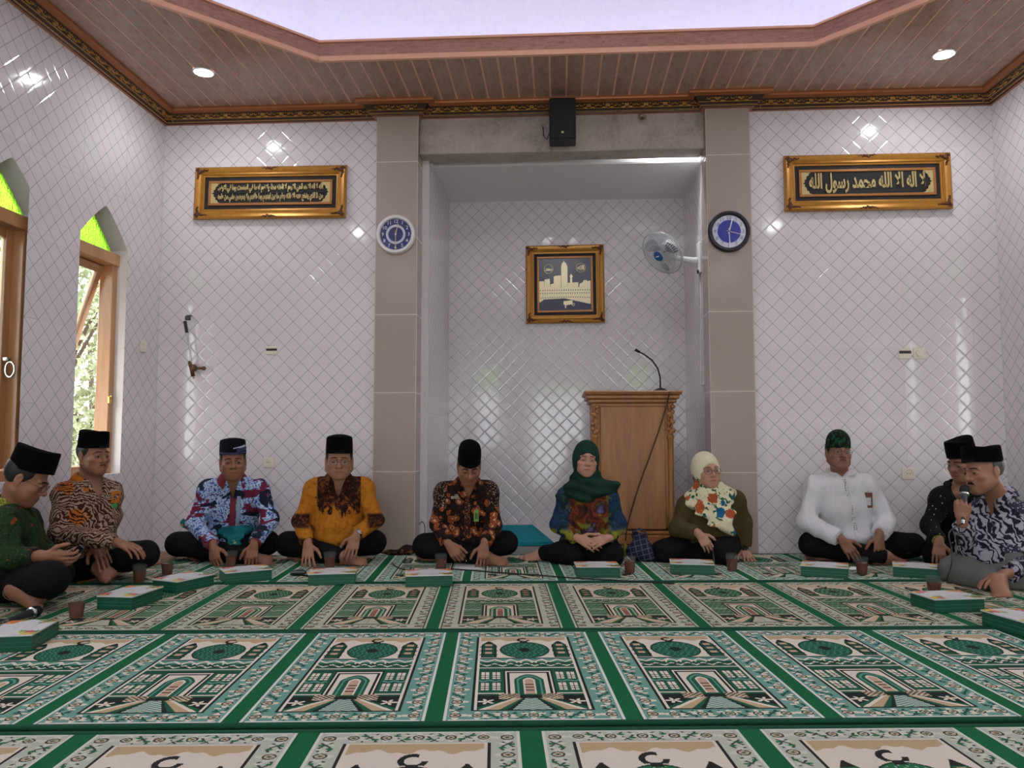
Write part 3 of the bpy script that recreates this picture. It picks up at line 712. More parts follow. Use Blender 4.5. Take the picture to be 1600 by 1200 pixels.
# ================================================================= SOFT BODY MODELLER
# a person is described by smooth-blended solids, sampled on a grid and skinned (surface nets)
def V3(*a): return np.array(a, float)
def unit(a): a = np.asarray(a, float); return a/np.linalg.norm(a)
class Field:
    def __init__(s): s.p = []; s.post = None
    def add(s, fn, lo, hi, k=.01, op=0): s.p.append((fn, np.asarray(lo, float), np.asarray(hi, float), k, op)); return s
    def cap(s, a, b, r1, r2=None, k=.01, op=0):
        a, b = np.asarray(a, float), np.asarray(b, float); r2 = r1 if r2 is None else r2; ba = b-a; L = float(ba @ ba) + 1e-12
        def fn(x, y, z):
            px, py, pz = x-a[0], y-a[1], z-a[2]; t = np.clip((px*ba[0]+py*ba[1]+pz*ba[2])/L, 0, 1)
            return np.sqrt((px-t*ba[0])**2+(py-t*ba[1])**2+(pz-t*ba[2])**2) - (r1+(r2-r1)*t)
        r = max(r1, r2); return s.add(fn, np.minimum(a, b)-r, np.maximum(a, b)+r, k, op)
    def chain(s, pts, rs, k=.01, op=0):
        for i in range(len(pts)-1): s.cap(pts[i], pts[i+1], rs[i], rs[i+1], k, op)
        return s
    def ell(s, c, r, R=None, k=.01, op=0):
        c = np.asarray(c, float); r = np.asarray(r, float); R = np.eye(3) if R is None else np.asarray(R)
        def fn(x, y, z):
            px, py, pz = x-c[0], y-c[1], z-c[2]
            q0 = px*R[0,0]+py*R[1,0]+pz*R[2,0]; q1 = px*R[0,1]+py*R[1,1]+pz*R[2,1]; q2 = px*R[0,2]+py*R[1,2]+pz*R[2,2]
            k0 = np.sqrt((q0/r[0])**2+(q1/r[1])**2+(q2/r[2])**2); k1 = np.sqrt((q0/r[0]**2)**2+(q1/r[1]**2)**2+(q2/r[2]**2)**2)
            return k0*(k0-1)/(k1+1e-9)
        e = np.sqrt((R**2) @ (r**2)); return s.add(fn, c-e, c+e, k, op)
    def eseg(s, a, b, ra, rb, xax=(1,0,0), k=.02, op=0):
        """segment with an elliptical section, radii along xax and across"""
        a, b = np.asarray(a, float), np.asarray(b, float); t_ = b-a; L = np.linalg.norm(t_); t_ = t_/L
        u = np.asarray(xax, float); u = unit(u-t_*(u@t_)); w = np.cross(t_, u)
        def fn(x, y, z):
            px, py, pz = x-a[0], y-a[1], z-a[2]; h = px*t_[0]+py*t_[1]+pz*t_[2]; q = np.clip(h/L, 0, 1); ov = h-q*L
            pu = px*u[0]+py*u[1]+pz*u[2]; pw = px*w[0]+py*w[1]+pz*w[2]; ru = ra[0]+(rb[0]-ra[0])*q; rw = ra[1]+(rb[1]-ra[1])*q
            m = np.minimum(ru, rw); g = np.sqrt((pu/ru)**2+(pw/rw)**2+(ov/m)**2); return (g-1)*m
        r = max(*ra, *rb); return s.add(fn, np.minimum(a, b)-r, np.maximum(a, b)+r, k, op)
    def half(s, n, d, lo, hi, k=.004):
        """cut away where n.p > d inside the box"""
        n = np.asarray(n, float)
        return s.add(lambda x, y, z: d-(x*n[0]+y*n[1]+z*n[2])+0*x, lo, hi, k, 1)
    @staticmethod
    def comb(F, d, k, op):
        if op == 0: h = np.maximum(k-np.abs(F-d), 0); return np.minimum(F, d)-h*h/(4*k)
        e = -d; h = np.maximum(k-np.abs(F-e), 0); return np.maximum(F, e)+h*h/(4*k)
    def grid(s, lo, hi, h):
        ax = [np.arange(lo[i], hi[i]+h, h) for i in range(3)]; F = np.full([len(a) for a in ax], .5, np.float32)
        for fn, bl, bh, k, op in s.p:
            m = k+2.5*h; i0 = [max(0, int(np.searchsorted(ax[i], bl[i]-m))) for i in range(3)]; i1 = [int(np.searchsorted(ax[i], bh[i]+m)) for i in range(3)]
            if any(a >= b for a, b in zip(i0, i1)): continue
            sl = tuple(slice(a, b) for a, b in zip(i0, i1))
            d = fn(ax[0][sl[0]][:, None, None], ax[1][sl[1]][None, :, None], ax[2][sl[2]][None, None, :])
            F[sl] = s.comb(F[sl], d, k, op)
        if s.post is not None: F = F + s.post(ax[0][:, None, None], ax[1][None, :, None], ax[2][None, None, :])
        return ax, F
    def at(s, P):
        P = np.asarray(P, float); x, y, z = P[:, 0], P[:, 1], P[:, 2]; F = np.full(len(P), .5)
        for fn, bl, bh, k, op in s.p:
            m = k+.02; sel = np.all((P > bl-m) & (P < bh+m), axis=1)
            if sel.any(): F[sel] = s.comb(F[sel], fn(x[sel], y[sel], z[sel]), k, op)
        if s.post is not None: F = F + s.post(x, y, z)
        return F
    def bounds(s, pad=.03):
        u = [p for p in s.p if p[4] == 0]; return np.min([p[1] for p in u], 0)-pad, np.max([p[2] for p in u], 0)+pad
    def surf(s, lo=None, hi=None, h=.008):
        if lo is None: lo, hi = s.bounds()
        ax, F = s.grid(lo, hi, h); return nets(ax, F)
    def front(s, xz, y0=-.8, y1=.2, dirv=None, n=260):
        """first hit of rays running along +y (or dirv) from points (x, z)"""
        xz = np.asarray(xz, float); t = np.linspace(y0, y1, n); out = np.full((len(xz), 3), np.nan)
        P = np.zeros((len(xz), n, 3)); P[:, :, 0] = xz[:, None, 0]; P[:, :, 2] = xz[:, None, 1]; P[:, :, 1] = t[None, :]
        if dirv is not None:
            M = dirv; P = P.reshape(-1, 3) @ M[:3, :3].T + M[:3, 3]; F = s.at(P).reshape(len(xz), n); P = P.reshape(len(xz), n, 3)
        else: F = s.at(P.reshape(-1, 3)).reshape(len(xz), n)
        ins = F < 0; has = ins.any(1); k = np.clip(ins.argmax(1), 1, n-1); i = np.arange(len(xz)); f0, f1 = F[i, k-1], F[i, k]; w = np.clip(f0/(f0-f1+1e-9), 0, 1)[:, None]
        out = P[i, k-1]*(1-w)+P[i, k]*w; out[~has] = P[~has, n//2]; return out
def nets(ax, F):
    S = F < 0; nx, ny, nz = F.shape
    c = S[:-1,:-1,:-1].astype(np.int8)
    tot = sum(S[i:nx-1+i, j:ny-1+j, k:nz-1+k].astype(np.int8) for i in (0,1) for j in (0,1) for k in (0,1))
    I, J, K = np.nonzero((tot > 0) & (tot < 8)); n = len(I)
    idx = np.full(tot.shape, -1, np.int32); idx[I, J, K] = np.arange(n)
    acc = np.zeros((n, 3)); cnt = np.zeros(n); g = {(i,j,k): F[I+i, J+j, K+k] for i in (0,1) for j in (0,1) for k in (0,1)}
    for a in range(3):
        for p in (0,1):
            for q in (0,1):
                o0 = [p, q]; o0.insert(a, 0); o1 = [p, q]; o1.insert(a, 1); f0, f1 = g[tuple(o0)], g[tuple(o1)]
                m = (f0 < 0) != (f1 < 0); t = np.where(m, f0/np.where(m, f0-f1, 1), 0)
                pos = np.empty((n, 3)); 
                for b in range(3): pos[:, b] = o0[b]
                pos[:, a] = t; acc[m] += pos[m]; cnt[m] += 1
    loc = acc/cnt[:, None]; st = np.array([ax[b][1]-ax[b][0] for b in range(3)]); v = loc*st + np.stack([ax[0][I], ax[1][J], ax[2][K]], 1)
    quads = []
    A, B = S[:-1, 1:-1, 1:-1], S[1:, 1:-1, 1:-1]; i, j, k = np.nonzero(A != B); fl = A[i, j, k]; j1, k1 = j+1, k+1
    q = np.stack([idx[i, j1-1, k1-1], idx[i, j1, k1-1], idx[i, j1, k1], idx[i, j1-1, k1]], 1); q[~fl] = q[~fl][:, ::-1]; quads.append(q)
    A, B = S[1:-1, :-1, 1:-1], S[1:-1, 1:, 1:-1]; i, j, k = np.nonzero(A != B); fl = A[i, j, k]; i1, k1 = i+1, k+1
    q = np.stack([idx[i1-1, j, k1-1], idx[i1-1, j, k1], idx[i1, j, k1], idx[i1, j, k1-1]], 1); q[~fl] = q[~fl][:, ::-1]; quads.append(q)
    A, B = S[1:-1, 1:-1, :-1], S[1:-1, 1:-1, 1:]; i, j, k = np.nonzero(A != B); fl = A[i, j, k]; i1, j1 = i+1, j+1
    q = np.stack([idx[i1-1, j1-1, k], idx[i1, j1-1, k], idx[i1, j1, k], idx[i1-1, j1, k]], 1); q[~fl] = q[~fl][:, ::-1]; quads.append(q)
    q = np.concatenate(quads); q = q[(q >= 0).all(1)]; return v, q
def relax(v, q, it=1, lam=.5):
    if it == 0: return v
    e = np.concatenate([q[:, [0,1]], q[:, [1,2]], q[:, [2,3]], q[:, [3,0]]]); n = len(v)
    for _ in range(it):
        s = np.zeros_like(v); c = np.zeros(n)
        for a, b in ((0,1), (1,0)): 
            for d in range(3): s[:, d] += np.bincount(e[:, a], v[e[:, b], d], n)
            c += np.bincount(e[:, a], minlength=n)
        v = v*(1-lam) + lam*s/np.maximum(c, 1)[:, None]
    return v
def quad_mesh(name, v, q, mat, cols=None, mi=None):
    me = bpy.data.meshes.new(name); me.vertices.add(len(v)); me.vertices.foreach_set('co', np.asarray(v, np.float32).ravel())
    n = len(q); me.loops.add(n*4); me.loops.foreach_set('vertex_index', np.asarray(q, np.int32).ravel()); me.polygons.add(n); me.polygons.foreach_set('loop_start', np.arange(n, dtype=np.int32)*4)
    me.polygons.foreach_set('use_smooth', np.ones(n, bool))
    if cols is not None:
        at = me.color_attributes.new('Col', 'FLOAT_COLOR', 'POINT'); c4 = np.ones((len(v), 4), np.float32); c4[:, :3] = cols; at.data.foreach_set('color', c4.ravel())
    for m in (mat if isinstance(mat, (list, tuple)) else [mat]): me.materials.append(m)
    if mi is not None: me.polygons.foreach_set('material_index', np.asarray(mi, np.int32))
    me.update(); return me
# ================================================================= PEOPLE
SKIN = NT('skin', .48, 0, .4); _v = SKIN.coord(); _n = SKIN.noise(_v, 90, 3); _k = SKIN.math('MULTIPLY_ADD', _n, .16, .92)
SKIN.col(SKIN.mix(1, SKIN.attr('Col'), SKIN.comb(_k, _k, _k), 'MULTIPLY')); SKIN.bump(_n, .12, .002)
SKIN.b.inputs['Subsurface Weight'].default_value = .06; SKIN.b.inputs['Subsurface Radius'].default_value = (.006, .003, .002); SKIN = SKIN.m
HAIR = M_('black_hair', '#171413', .55, 0, .3, .3, 200); GREYHAIR = M_('greying_hair', '#4a4542', .6, 0, .3, .3, 200)
VELVET = NT('black_velvet', 1.0, 0, .0); VELVET.col((*srgb('#0d0c0d'), 1)); VELVET.b.inputs['Sheen Weight'].default_value = .03; VELVET = VELVET.m
TROUSER = NT('black_trousers', .9, 0, .12); _v = TROUSER.coord(); TROUSER.col((*srgb('#141317'), 1)); TROUSER.bump(TROUSER.noise(TROUSER.mapping(_v, (1, 1, 1.6)), 9, 3, .5, .6), .5, .02); TROUSER = TROUSER.m
EYEW = M_('eye_white', '#a89c90', .2, noise=0); IRIS = M_('dark_iris', '#1a100c', .15, noise=0)
SPEC = M_('spectacle_frame', '#2a2220', .35, .3); LENS = NT('spectacle_lens', .03, 0, .25); LENS.b.inputs['Alpha'].default_value = .05; LENS.col((.9, .93, .95, 1)); LENS = LENS.m
def rotz(a): c, s = math.cos(a), math.sin(a); return np.array([[c,-s,0],[s,c,0],[0,0,1]])
def rotx(a): c, s = math.cos(a), math.sin(a); return np.array([[1,0,0],[0,c,-s],[0,s,c]])
def roty(a): c, s = math.cos(a), math.sin(a); return np.array([[c,0,s],[0,1,0],[-s,0,c]])
def cloth_folds(amp, seed, zs=1.0, freq=1.0):
    r = np.random.RandomState(seed); D = r.normal(size=(4, 3)); D[:, 2] *= zs; D = D/np.linalg.norm(D, axis=1)[:, None]*np.array([[17],[27],[39],[52]])*freq; ph = r.uniform(0, 6, 4); W_ = r.normal(size=(4,3))*7
    def post(x, y, z):
        o = 0
        for i, a in enumerate((1, .8, .55, .4)):
            w = np.sin(W_[i,0]*x+W_[i,1]*y+W_[i,2]*z)*1.3
            o = o + a*(np.abs(np.sin(D[i,0]*x+D[i,1]*y+D[i,2]*z+ph[i]+w))-.6)
        return (o*amp).astype(np.float32) if hasattr(o, 'astype') else o*amp
    return post
class Head:
    """face built in its own frame: origin between the ears at eye height, looking along -y"""
    def __init__(s, c, yaw=0, pitch=0, roll=0, size=1.0, wide=1.0, jaw=1.0, nose=1.0, female=False, lids=1.0):
        s.c = np.asarray(c, float); s.R = rotz(R_(yaw)) @ rotx(R_(pitch)) @ roty(R_(roll)); s.s = size; s.w = wide; s.jaw = jaw; s.nose = nose; s.f = female; s.lids = lids
    def P(s, x, y, z): return s.c + s.R @ (np.array([x*s.w, y, z])*s.s)
    def M4(s): m = np.eye(4); m[:3, :3] = s.R*s.s; m[:3, 3] = s.c; return m
    def loc(s, v): return ((np.asarray(v)-s.c) @ s.R)/s.s
    def build(s, F, neck):
        S = s.s; P = s.P; c = lambda a, b, r1, r2=None, k=.01, op=0: F.cap(P(*a), P(*b), r1*S, (r1 if r2 is None else r2)*S, k*S, op)
        e = lambda a, r, k=.01, op=0: F.ell(P(*a), (r[0]*S*s.w, r[1]*S, r[2]*S), s.R, k*S, op)
        F.eseg(neck, P(0, .022, -.055), (.062, .060), (.052, .055), s.R[:, 0], .03)
        e((0, .018, .034), (.0755, .094, .088), .02)
        e((0, -.028, -.030), (.063, .062, .078), .03)
        for q in (-1, 1):
            c((q*.056*s.jaw, .005, -.055), (q*.020, -.066, -.098), .021, .019, .035)
            e((q*.043, -.060, -.026), (.024, .022, .020), .022)
            e((q*.036, -.048, -.066), (.022, .026, .024), .025)
            c((q*.010, -.090, .020), (q*.047, -.070, .021), .0085, .0075, .014)
        e((0, -.073, -.098), (.021, .016, .016), .022)
        e((0, -.066, -.062), (.030, .028, .028), .025)
        for q in (-1, 1): e((q*.0325, -.098, -.001), (.019, .017, .0125), .014, 1)
        # nose
        n = s.nose; c((0, -.086, .012), (0, -.106, -.026), .0075, .0115*n, .012); e((0, -.108, -.030), (.0115*n, .0105, .010), .008)
        for q in (-1, 1): e((q*.0135*n, -.095, -.034), (.0085, .0095, .0075), .008)
        for q in (-1, 1): e((q*.0075, -.104, -.0415), (.004, .005, .004), .003, 1)
        # lips
        for q in (-1, 1):
            c((q*.004, -.0945, -.0615), (q*.025, -.083, -.0665), .0058, .0030, .006)
            c((0, -.0925, -.0735), (q*.023, -.083, -.0685), .0066, .0032, .006)
        c((-.025, -.087, -.0672), (.025, -.087, -.0672), .0022, None, .003, 1); c((-.010, -.1005, -.0668), (.010, -.1005, -.0668), .0022, None, .003, 1)
        # eyelids around the eyeball, almond slit
        for q in (-1, 1):
            e((q*.0325, -.0755, 0), (.0172, .0145, .0145), .004)
            e((q*.0325, -.0925, -.001), (.0125, .014, .0039*s.lids), .002, 1)
        # ears
        for q in (-1, 1):
            e((q*.0775, .014, -.006), (.0085, .018, .031), .006); e((q*.086, .006, -.004), (.006, .009, .017), .006, 1); e((q*.0775, .006, -.034), (.006, .009, .010), .006)
        return F
    def colors(s, v, base, beard=0.0):
        L = s.loc(v); L[:, 0] /= s.w; x, y, z = L.T; c = np.tile(np.array(base, float), (len(v), 1)); ax = np.abs(x); hd = (z > -.14) & (z < .13) & (y < .12) & (ax < .1)
        def bl(m, k): c[:] = c*(1-m[:, None]) + np.array(k)[None]*m[:, None]
        g = lambda q: np.exp(-q)*hd; b = np.array(base)
        bl(.35*g(((ax-.045)/.022)**2+((z+.03)/.02)**2+((y+.07)/.03)**2), b*(1.12, .86, .82)); bl(.35*g((x/.015)**2+((z+.03)/.014)**2+((y+.105)/.02)**2), b*(1.1, .88, .84))
        lipm = np.clip(1.6*np.exp(-((z+.0675-.004*np.cos(ax*60))/.0072)**4-(ax/.0245)**4)*(y < -.080)*hd, 0, 1); bl(.75*lipm, b*((1.05, .48, .48) if s.f else (.92, .64, .60)))
        bl(.9*np.exp(-((z+.0672)/.0018)**2-(ax/.026)**6)*(y < -.08)*hd, b*.35)
        bl(.45*np.exp(-(((ax-.0325)/.021)**2+((z+.001)/.011)**2)**2)*(y < -.06)*hd, b*.62)
        if beard: bl(beard*np.clip(np.exp(-((z+.085)/.03)**4)*(y < -.02)*(1-lipm), 0, 1)*hd, b*(.62, .62, .66))
        return np.clip(c, 0, 1)
def hand_prims(F, W, d, n, side, curl=(.4, .4, .45), spread=5, s=1.0, thumb=(.55, .75, .25), fcurl=None, k=.004):
    """wrist W, finger direction d, palm faces n; side 'R' is the person's right hand. returns finger tips"""
    W = np.asarray(W, float); d = unit(d); n = np.asarray(n, float); n = unit(n-d*(n@d)); t = np.cross(d, n)*(1 if side == 'R' else -1)
    off = (.030, .0105, -.0095, -.029); L = (.086, .091, .087, .078); fl = ((.044, .026, .021), (.048, .030, .022), (.044, .028, .021), (.034, .021, .018)); rr = (.0090, .0092, .0088, .0078)
    F.cap(W-d*.02*s, W+d*.02*s, .026*s, .025*s, .012*s); tips = []
    for i in range(4):
        K = W + s*(d*L[i]+t*off[i]+n*(.004 if i in (0, 3) else 0)); F.cap(W+s*(d*.016+t*off[i]*.55), K, .0145*s, .0112*s, .010*s)
        a = R_(spread)*(1.5-i)*.8; dd = d*math.cos(a)+t*math.sin(a); p = K; th = 0; cu = fcurl[i] if fcurl else curl
        for j in range(3):
            th += cu[j]; q = p + s*fl[i][j]*(dd*math.cos(th)+n*math.sin(th)); r = rr[i]*s*(1-.10*j); F.cap(p, q, r, r*.90, k*s if j else .006*s); p = q
        tips.append(p)
    B = W + s*(d*.024+t*.024+n*.006); F.ell(W+s*(d*.045+t*.022+n*.010), np.array((.016, .030, .014))*s, np.stack([t, d, n], 1), .010*s)
    a = unit(d*thumb[0]+t*thumb[1]+n*thumb[2]); K = B + a*.042*s; F.cap(B, K, .0135*s, .0115*s, .010*s)
    a2 = unit(a*.55+d*.55+n*.18); K2 = K+a2*.031*s; F.cap(K, K2, .0112*s, .0100*s, .004*s); a3 = unit(a2*.7+d*.35+n*.2); K3 = K2+a3*.025*s; F.cap(K2, K3, .0100*s, .0082*s, .004*s)
    tips.append(K3); return tips
def foot_prims(F, A, d, up, s=1.0):
    """ankle A, toes along d, instep faces up"""
    A = np.asarray(A, float); d = unit(d); up = np.asarray(up, float); up = unit(up-d*(up@d)); t = np.cross(d, up)
    heel = A-d*.045*s-up*.035*s; ball = A+d*.125*s-up*.045*s
    F.cap(A, heel, .034*s, .030*s, .03*s); F.cap(heel, ball+t*.022*s, .028*s, .023*s, .03*s); F.cap(A, ball-t*.022*s, .034*s, .020*s, .03*s); F.cap(heel, ball-t*.02*s, .026*s, .020*s, .03*s); F.cap(A, ball+t*.02*s, .034*s, .021*s, .03*s)
    for i, (o, l, r) in enumerate(((.036, .052, .0125), (.016, .050, .0092), (.000, .045, .0086), (-.015, .038, .0082), (-.029, .030, .0080))):
        b = A+s*(d*(.125-.012*i*(i > 1))+t*o-up*.046); F.cap(b, b+s*(d*l*.8-up*.002), r*s*1.05, r*s, .006*s); F.ell(b+s*(d*l), (r*s*1.05,)*3, None, .004*s)
    return heel, ball
class Person:
    def __init__(s, name, px, py, D, label, yaw=0, size=1.0, **kw):
        d = ray(px, py); p = CAMP + d*D; s.D = D; yaw += -math.degrees(math.atan2(p.x, p.y)); s.root = empty('person', (p.x, p.y, kw.get('z0', .0122)), R_(yaw), label, 'person'); s.root['group'] = 'people seated on the prayer carpets'
        s.inv = (Matrix.Translation(s.root.location) @ Matrix.Rotation(R_(yaw), 4, 'Z')).inverted(); s.yaw = yaw; s.Rw = rotz(-R_(yaw)); s.sz = size; s.k = kw
    def J(s, px, py, dd=0.0): w = CAMP + ray(px, py)*(s.D+dd); return np.array(s.inv @ w)
    def mkhead(s, yaw, pitch, roll, *a, **k):
        w = s.root.location; return Head(s.j['H'], yaw - math.degrees(math.atan2(w.x, w.y)) - s.yaw, pitch, roll, *a, **k)
    def wd(s, *v): return s.Rw @ np.asarray(v, float)     # a world direction in the person's frame
    def add(s, name, me, label=None, mod=None): o = link(name, me, s.root); tag(o, label) if label else None; return o
    def setup(s, N, H, SL, SR, EL, ER, WL, WR, KL, KR, AL, AR, hipw=.10, pelvis=(0, 0, .12), belly=.0, chest=1.0, thigh=.082, **k):
        s.j = dict(N=s.J(*N), H=s.J(*H), SL=s.J(*SL), SR=s.J(*SR), EL=s.J(*EL), ER=s.J(*ER), WL=s.J(*WL), WR=s.J(*WR), KL=s.J(*KL), KR=s.J(*KR), AL=s.J(*AL), AR=s.J(*AR)); s.pel = np.array(pelvis); s.hipw = hipw; s.belly = belly; s.ch = chest; s.th = thigh
        for q in ('KL', 'KR', 'AL', 'AR'): s.j[q][2] = max(s.j[q][2], .05)
    def torso(s, F, g=0.0, low=True, k=.04):
        j = s.j; mid = (j['SL']+j['SR'])/2; ax = unit(j['SR']-j['SL']); pel = s.pel; c = s.ch; ch = pel*.38+mid*.62; wa = pel*.72+mid*.28; fr = np.array((0, -1, 0)); sw = np.linalg.norm(j['SR']-j['SL'])/2
        if low: F.eseg(pel-(0, 0, .02), wa, (.165+g, .115+g), (.148+g+s.belly*.4, .108+g+s.belly*.6), (1, 0, 0), k)
        else: F.eseg(wa-(0, 0, .11), wa, (.152+g+s.belly*.4, .115+g+s.belly*.7), (.148+g+s.belly*.4, .108+g+s.belly*.6), (1, 0, 0), k)
        if s.belly: F.ell(wa+fr*.05+(0, 0, .0), (.13+g+s.belly*.3, .10+g+s.belly, .11), None, k)
        F.eseg(wa, ch, (.148+g+s.belly*.4, .108+g+s.belly*.6), ((.160+g)*c, .105+g), ax, k); F.eseg(ch, mid-(0, 0, .025), ((.160+g)*c, .105+g), (min(sw*.9, .155)+g, .080+g), ax, k)
        for q in ('SL', 'SR'):
            F.cap(j['N']-(0, 0, .045), j[q]-(0, 0, .006), .052+g*.8, .050+g, .04); F.cap(ch, j[q]-(0, 0, .03), .075+g, .048+g, .04)
        return F
    def arm(s, F, q, g=0.0, end=1.0, k=.02, loose=0.0):
        j = s.j; S, E, W = j['S'+q], j['E'+q], j['W'+q]; W2 = E+(W-E)*end; F.cap(S, E, .050+g, .039+g+loose*.4, k); F.cap(E, W2, .039+g+loose*.5, (.039*(1-end)+.027*end)+g+loose, k)
        return F
    def leg(s, F, q, g=0.0, end=1.0, k=.03):
        j = s.j; h = s.pel+np.array(((-1 if q == 'L' else 1)*s.hipw, -.02, -.015)); K, A = j['K'+q], j['A'+q]; A2 = K+(A-K)*end; F.cap(h, K, s.th+g, .062+g, k); m = K*.6+A2*.4; F.cap(K, m, .060+g, .056+g, k); F.cap(m, A2, .056+g, (.056*(1-end)+.036*end)+g, k)
        return F
    def body(s, head, hands, feet, base, beard=0, hs=1.0):
        """one continuous skin: coarse where clothes hide it, fine at head, hands and feet"""
        F = Field(); s.torso(F, -.003); j = s.j
        for q in 'LR': s.arm(F, q, -.004); s.leg(F, q, -.006)
        head.build(F, j['N']-(0, 0, .03)); s.head = head; s.F = F; boxes = []; hl = [head.P(x, y, z) for x in (-.095, .095) for y in (-.125, .12) for z in (-.125, .13)]
        lo, hi = np.min(hl, 0)-.004, np.max(hl, 0)+.004; lo[2] = min(lo[2], j['N'][2]-.10); boxes.append((lo, hi, .0033)); s.tips = {}
        for q, hk in hands.items():
            t = hand_prims(F, j['W'+q], side='R' if q == 'L' else 'L', s=hs, **hk); s.tips[q] = t; pts = np.array(t+[j['W'+q], j['W'+q]+(j['E'+q]-j['W'+q])*.30]+[j['W'+q]+unit(hk['d'])*.09+np.cross(unit(hk['d']), e)*.045 for e in (np.eye(3)[0], np.eye(3)[1], np.eye(3)[2])]+[j['W'+q]+unit(hk['d'])*.09-np.cross(unit(hk['d']), e)*.045 for e in (np.eye(3)[0], np.eye(3)[1], np.eye(3)[2])]); boxes.append((pts.min(0)-.022, pts.max(0)+.022, .0034))
        for q, fk in feet.items():
            foot_prims(F, j['A'+q], s=hs, **fk); d = unit(fk['d']); A = j['A'+q]; pts = np.array([A, A-d*.08, A+d*.20, A+(j['K'+q]-A)*.3]); boxes.append((pts.min(0)-.065, pts.max(0)+.065, .005))
        lo, hi = F.bounds(.03); vs, qs, n = [], [], 0
        cv, cq = F.surf(lo, hi, .013); cen = cv[cq].mean(1); keep = np.ones(len(cq), bool)
        for i, (a, b, h) in enumerate(boxes):
            keep &= ~np.all((cen > a+.006) & (cen < b-.006), axis=1); v, q = F.surf(a, b, h); ce = v[q].mean(1); kk = np.ones(len(q), bool)
            for (a2, b2, _) in boxes[:i]: kk &= ~np.all((ce > a2+.003) & (ce < b2-.003), axis=1)
            vs.append(v); qs.append(q[kk]+n); n += len(v)
        vs.append(cv); qs.append(cq[keep]+n); v = np.concatenate(vs); q = np.concatenate(qs)
        used = np.unique(q); mp = np.zeros(len(v), np.int64); mp[used] = np.arange(len(used)); v = v[used]; q = mp[q]
        v[:, 2] = np.maximum(v[:, 2], .001)
        cols = head.colors(v, srgb(base), beard)
        s.base = srgb(base); return s.add('body', quad_mesh('body', v, q, SKIN, cols))
    def face_extras(s, brow='#171210', moustache=None, glasses=None, gaze=(0, 0), browk=1.0):
        h = s.head; M = h.M4()
        for q in (-1, 1):
            b = MB(); c = h.P(q*.0325, -.0765, 0); R = h.R @ rotz(R_(gaze[0])) @ rotx(R_(gaze[1])); n0 = 0
            T4 = Matrix(np.vstack([np.hstack([R*(.0122*h.s), c[:, None]]), [0, 0, 0, 1]]).tolist()) @ Matrix.Rotation(math.pi/2, 4, 'X')
            b.ball((0, 0, 0), 1, 14, 12, 0, T4)
            for i, f in enumerate(b.f):
                p = np.mean([np.array(b.v[k]) for k in f], 0)-c; b.m[i] = 1 if (p @ (R @ np.array((0, -1, 0))))/np.linalg.norm(p) > .80 else 0
            s.add('eye', b.mesh('eye', [EYEW, IRIS], 'all'))
        if brow:
            m = M_('brow_'+brow, brow, .8, 0, .1)
            for q in (-1, 1):
                x = np.linspace(.011, .052, 9); z = np.interp(x, [.011, .022, .038, .052], [.0250, .0265, .0262, .0205]); wd_ = np.interp(x, [.011, .02, .04, .052], [.0024, .0032, .0026, .0010])*browk; s.add('eyebrow', s.patch(np.stack([q*x*h.w, z], 1), wd_, m, .0016))
        if moustache:
            m = M_('moustache_'+moustache[0], moustache[0], .8, 0, .1); x = np.linspace(-.023, .023, 15); z = -.0530-.007*(np.abs(x)/.023)**2; w = np.interp(np.abs(x), [0, .009, .017, .023], [.0036, .0052, .0042, .0015])*moustache[1]; s.add('moustache', s.patch(np.stack([x*h.w, z], 1), w, m, .0018))
        if glasses:
            g = MB(); ln = MB(); z0 = -.003; pts_ = []
            for q in (-1, 1):
                ring = [(q*.0335+.0255*math.copysign(abs(math.cos(a))**.75, math.cos(a)), -.1045+.35*abs(q*.0335+.025*math.cos(a)-0)**1.0*.35, z0+.0175*math.copysign(abs(math.sin(a))**.75, math.sin(a))) for a in np.linspace(0, 2*math.pi, 25)[:-1]]
                R3 = [tuple(h.P(p[0]/h.w, p[1], p[2])) for p in ring]; g.tube(R3, glasses[1]*h.s, 6, closed=True); b = len(ln.v); ln.v += R3; ln.f.append(tuple(range(b, b+24))); ln.m.append(0)
                if not h.f: g.tube([h.P(q*.059/h.w, -.097, z0+.006), h.P(q*.072/h.w, -.080, z0+.006), h.P(q*.079/h.w, .0, z0+.006), h.P(q*.080/h.w, .02, z0-.004)], glasses[1]*.85*h.s, 5)
            g.tube([h.P(-.009, -.104, z0+.003), h.P(0, -.108, z0+.006), h.P(.009, -.104, z0+.003)], glasses[1]*h.s, 5)
            o = s.add('glasses', g.mesh('glasses', M_('spec_'+glasses[0], glasses[0], .3, .4), 'all'), glasses[2] if len(glasses) > 2 else None); l = link('lens', ln.mesh('lens', LENS), o)
    def patch(s, pts, w, mat, th=.0015, F=None, head=True, up=None, sub=3):
        """a strip of cloth or hair lying on the surface along a line of (x, z) points, half-width w"""
        pts = np.asarray(pts, float); n = len(pts); w = np.broadcast_to(w, (n,)); tg = np.gradient(pts, axis=0); tg /= np.linalg.norm(tg, axis=1)[:, None]+1e-9; nr = np.stack([-tg[:, 1], tg[:, 0]], 1)
        rows = []
        for t in np.linspace(-1, 1, sub): rows.append(pts+nr*(w*t)[:, None])
        g = np.concatenate(rows); Fd = F or s.F
        if head: M = s.head.M4(); P = Fd.front(g, -.14, .02, M, 160); up_ = M[:3, :3] @ np.array((0, -1, 0)); up_ = unit(up_)
        else: P = Fd.front(g, -.62, .15, None, 300); up_ = np.array((0, -1., 0))
        P = P.reshape(sub, n, 3); b = MB(); 
        for lay, o in ((0, th), (1, -.003)):
            for r in range(sub): 
                e = th*.15 if (lay == 0 and r in (0, sub-1) and head) else o
                b.v += [tuple(P[r, i]+up_*e) for i in range(n)]
        m = sub*n
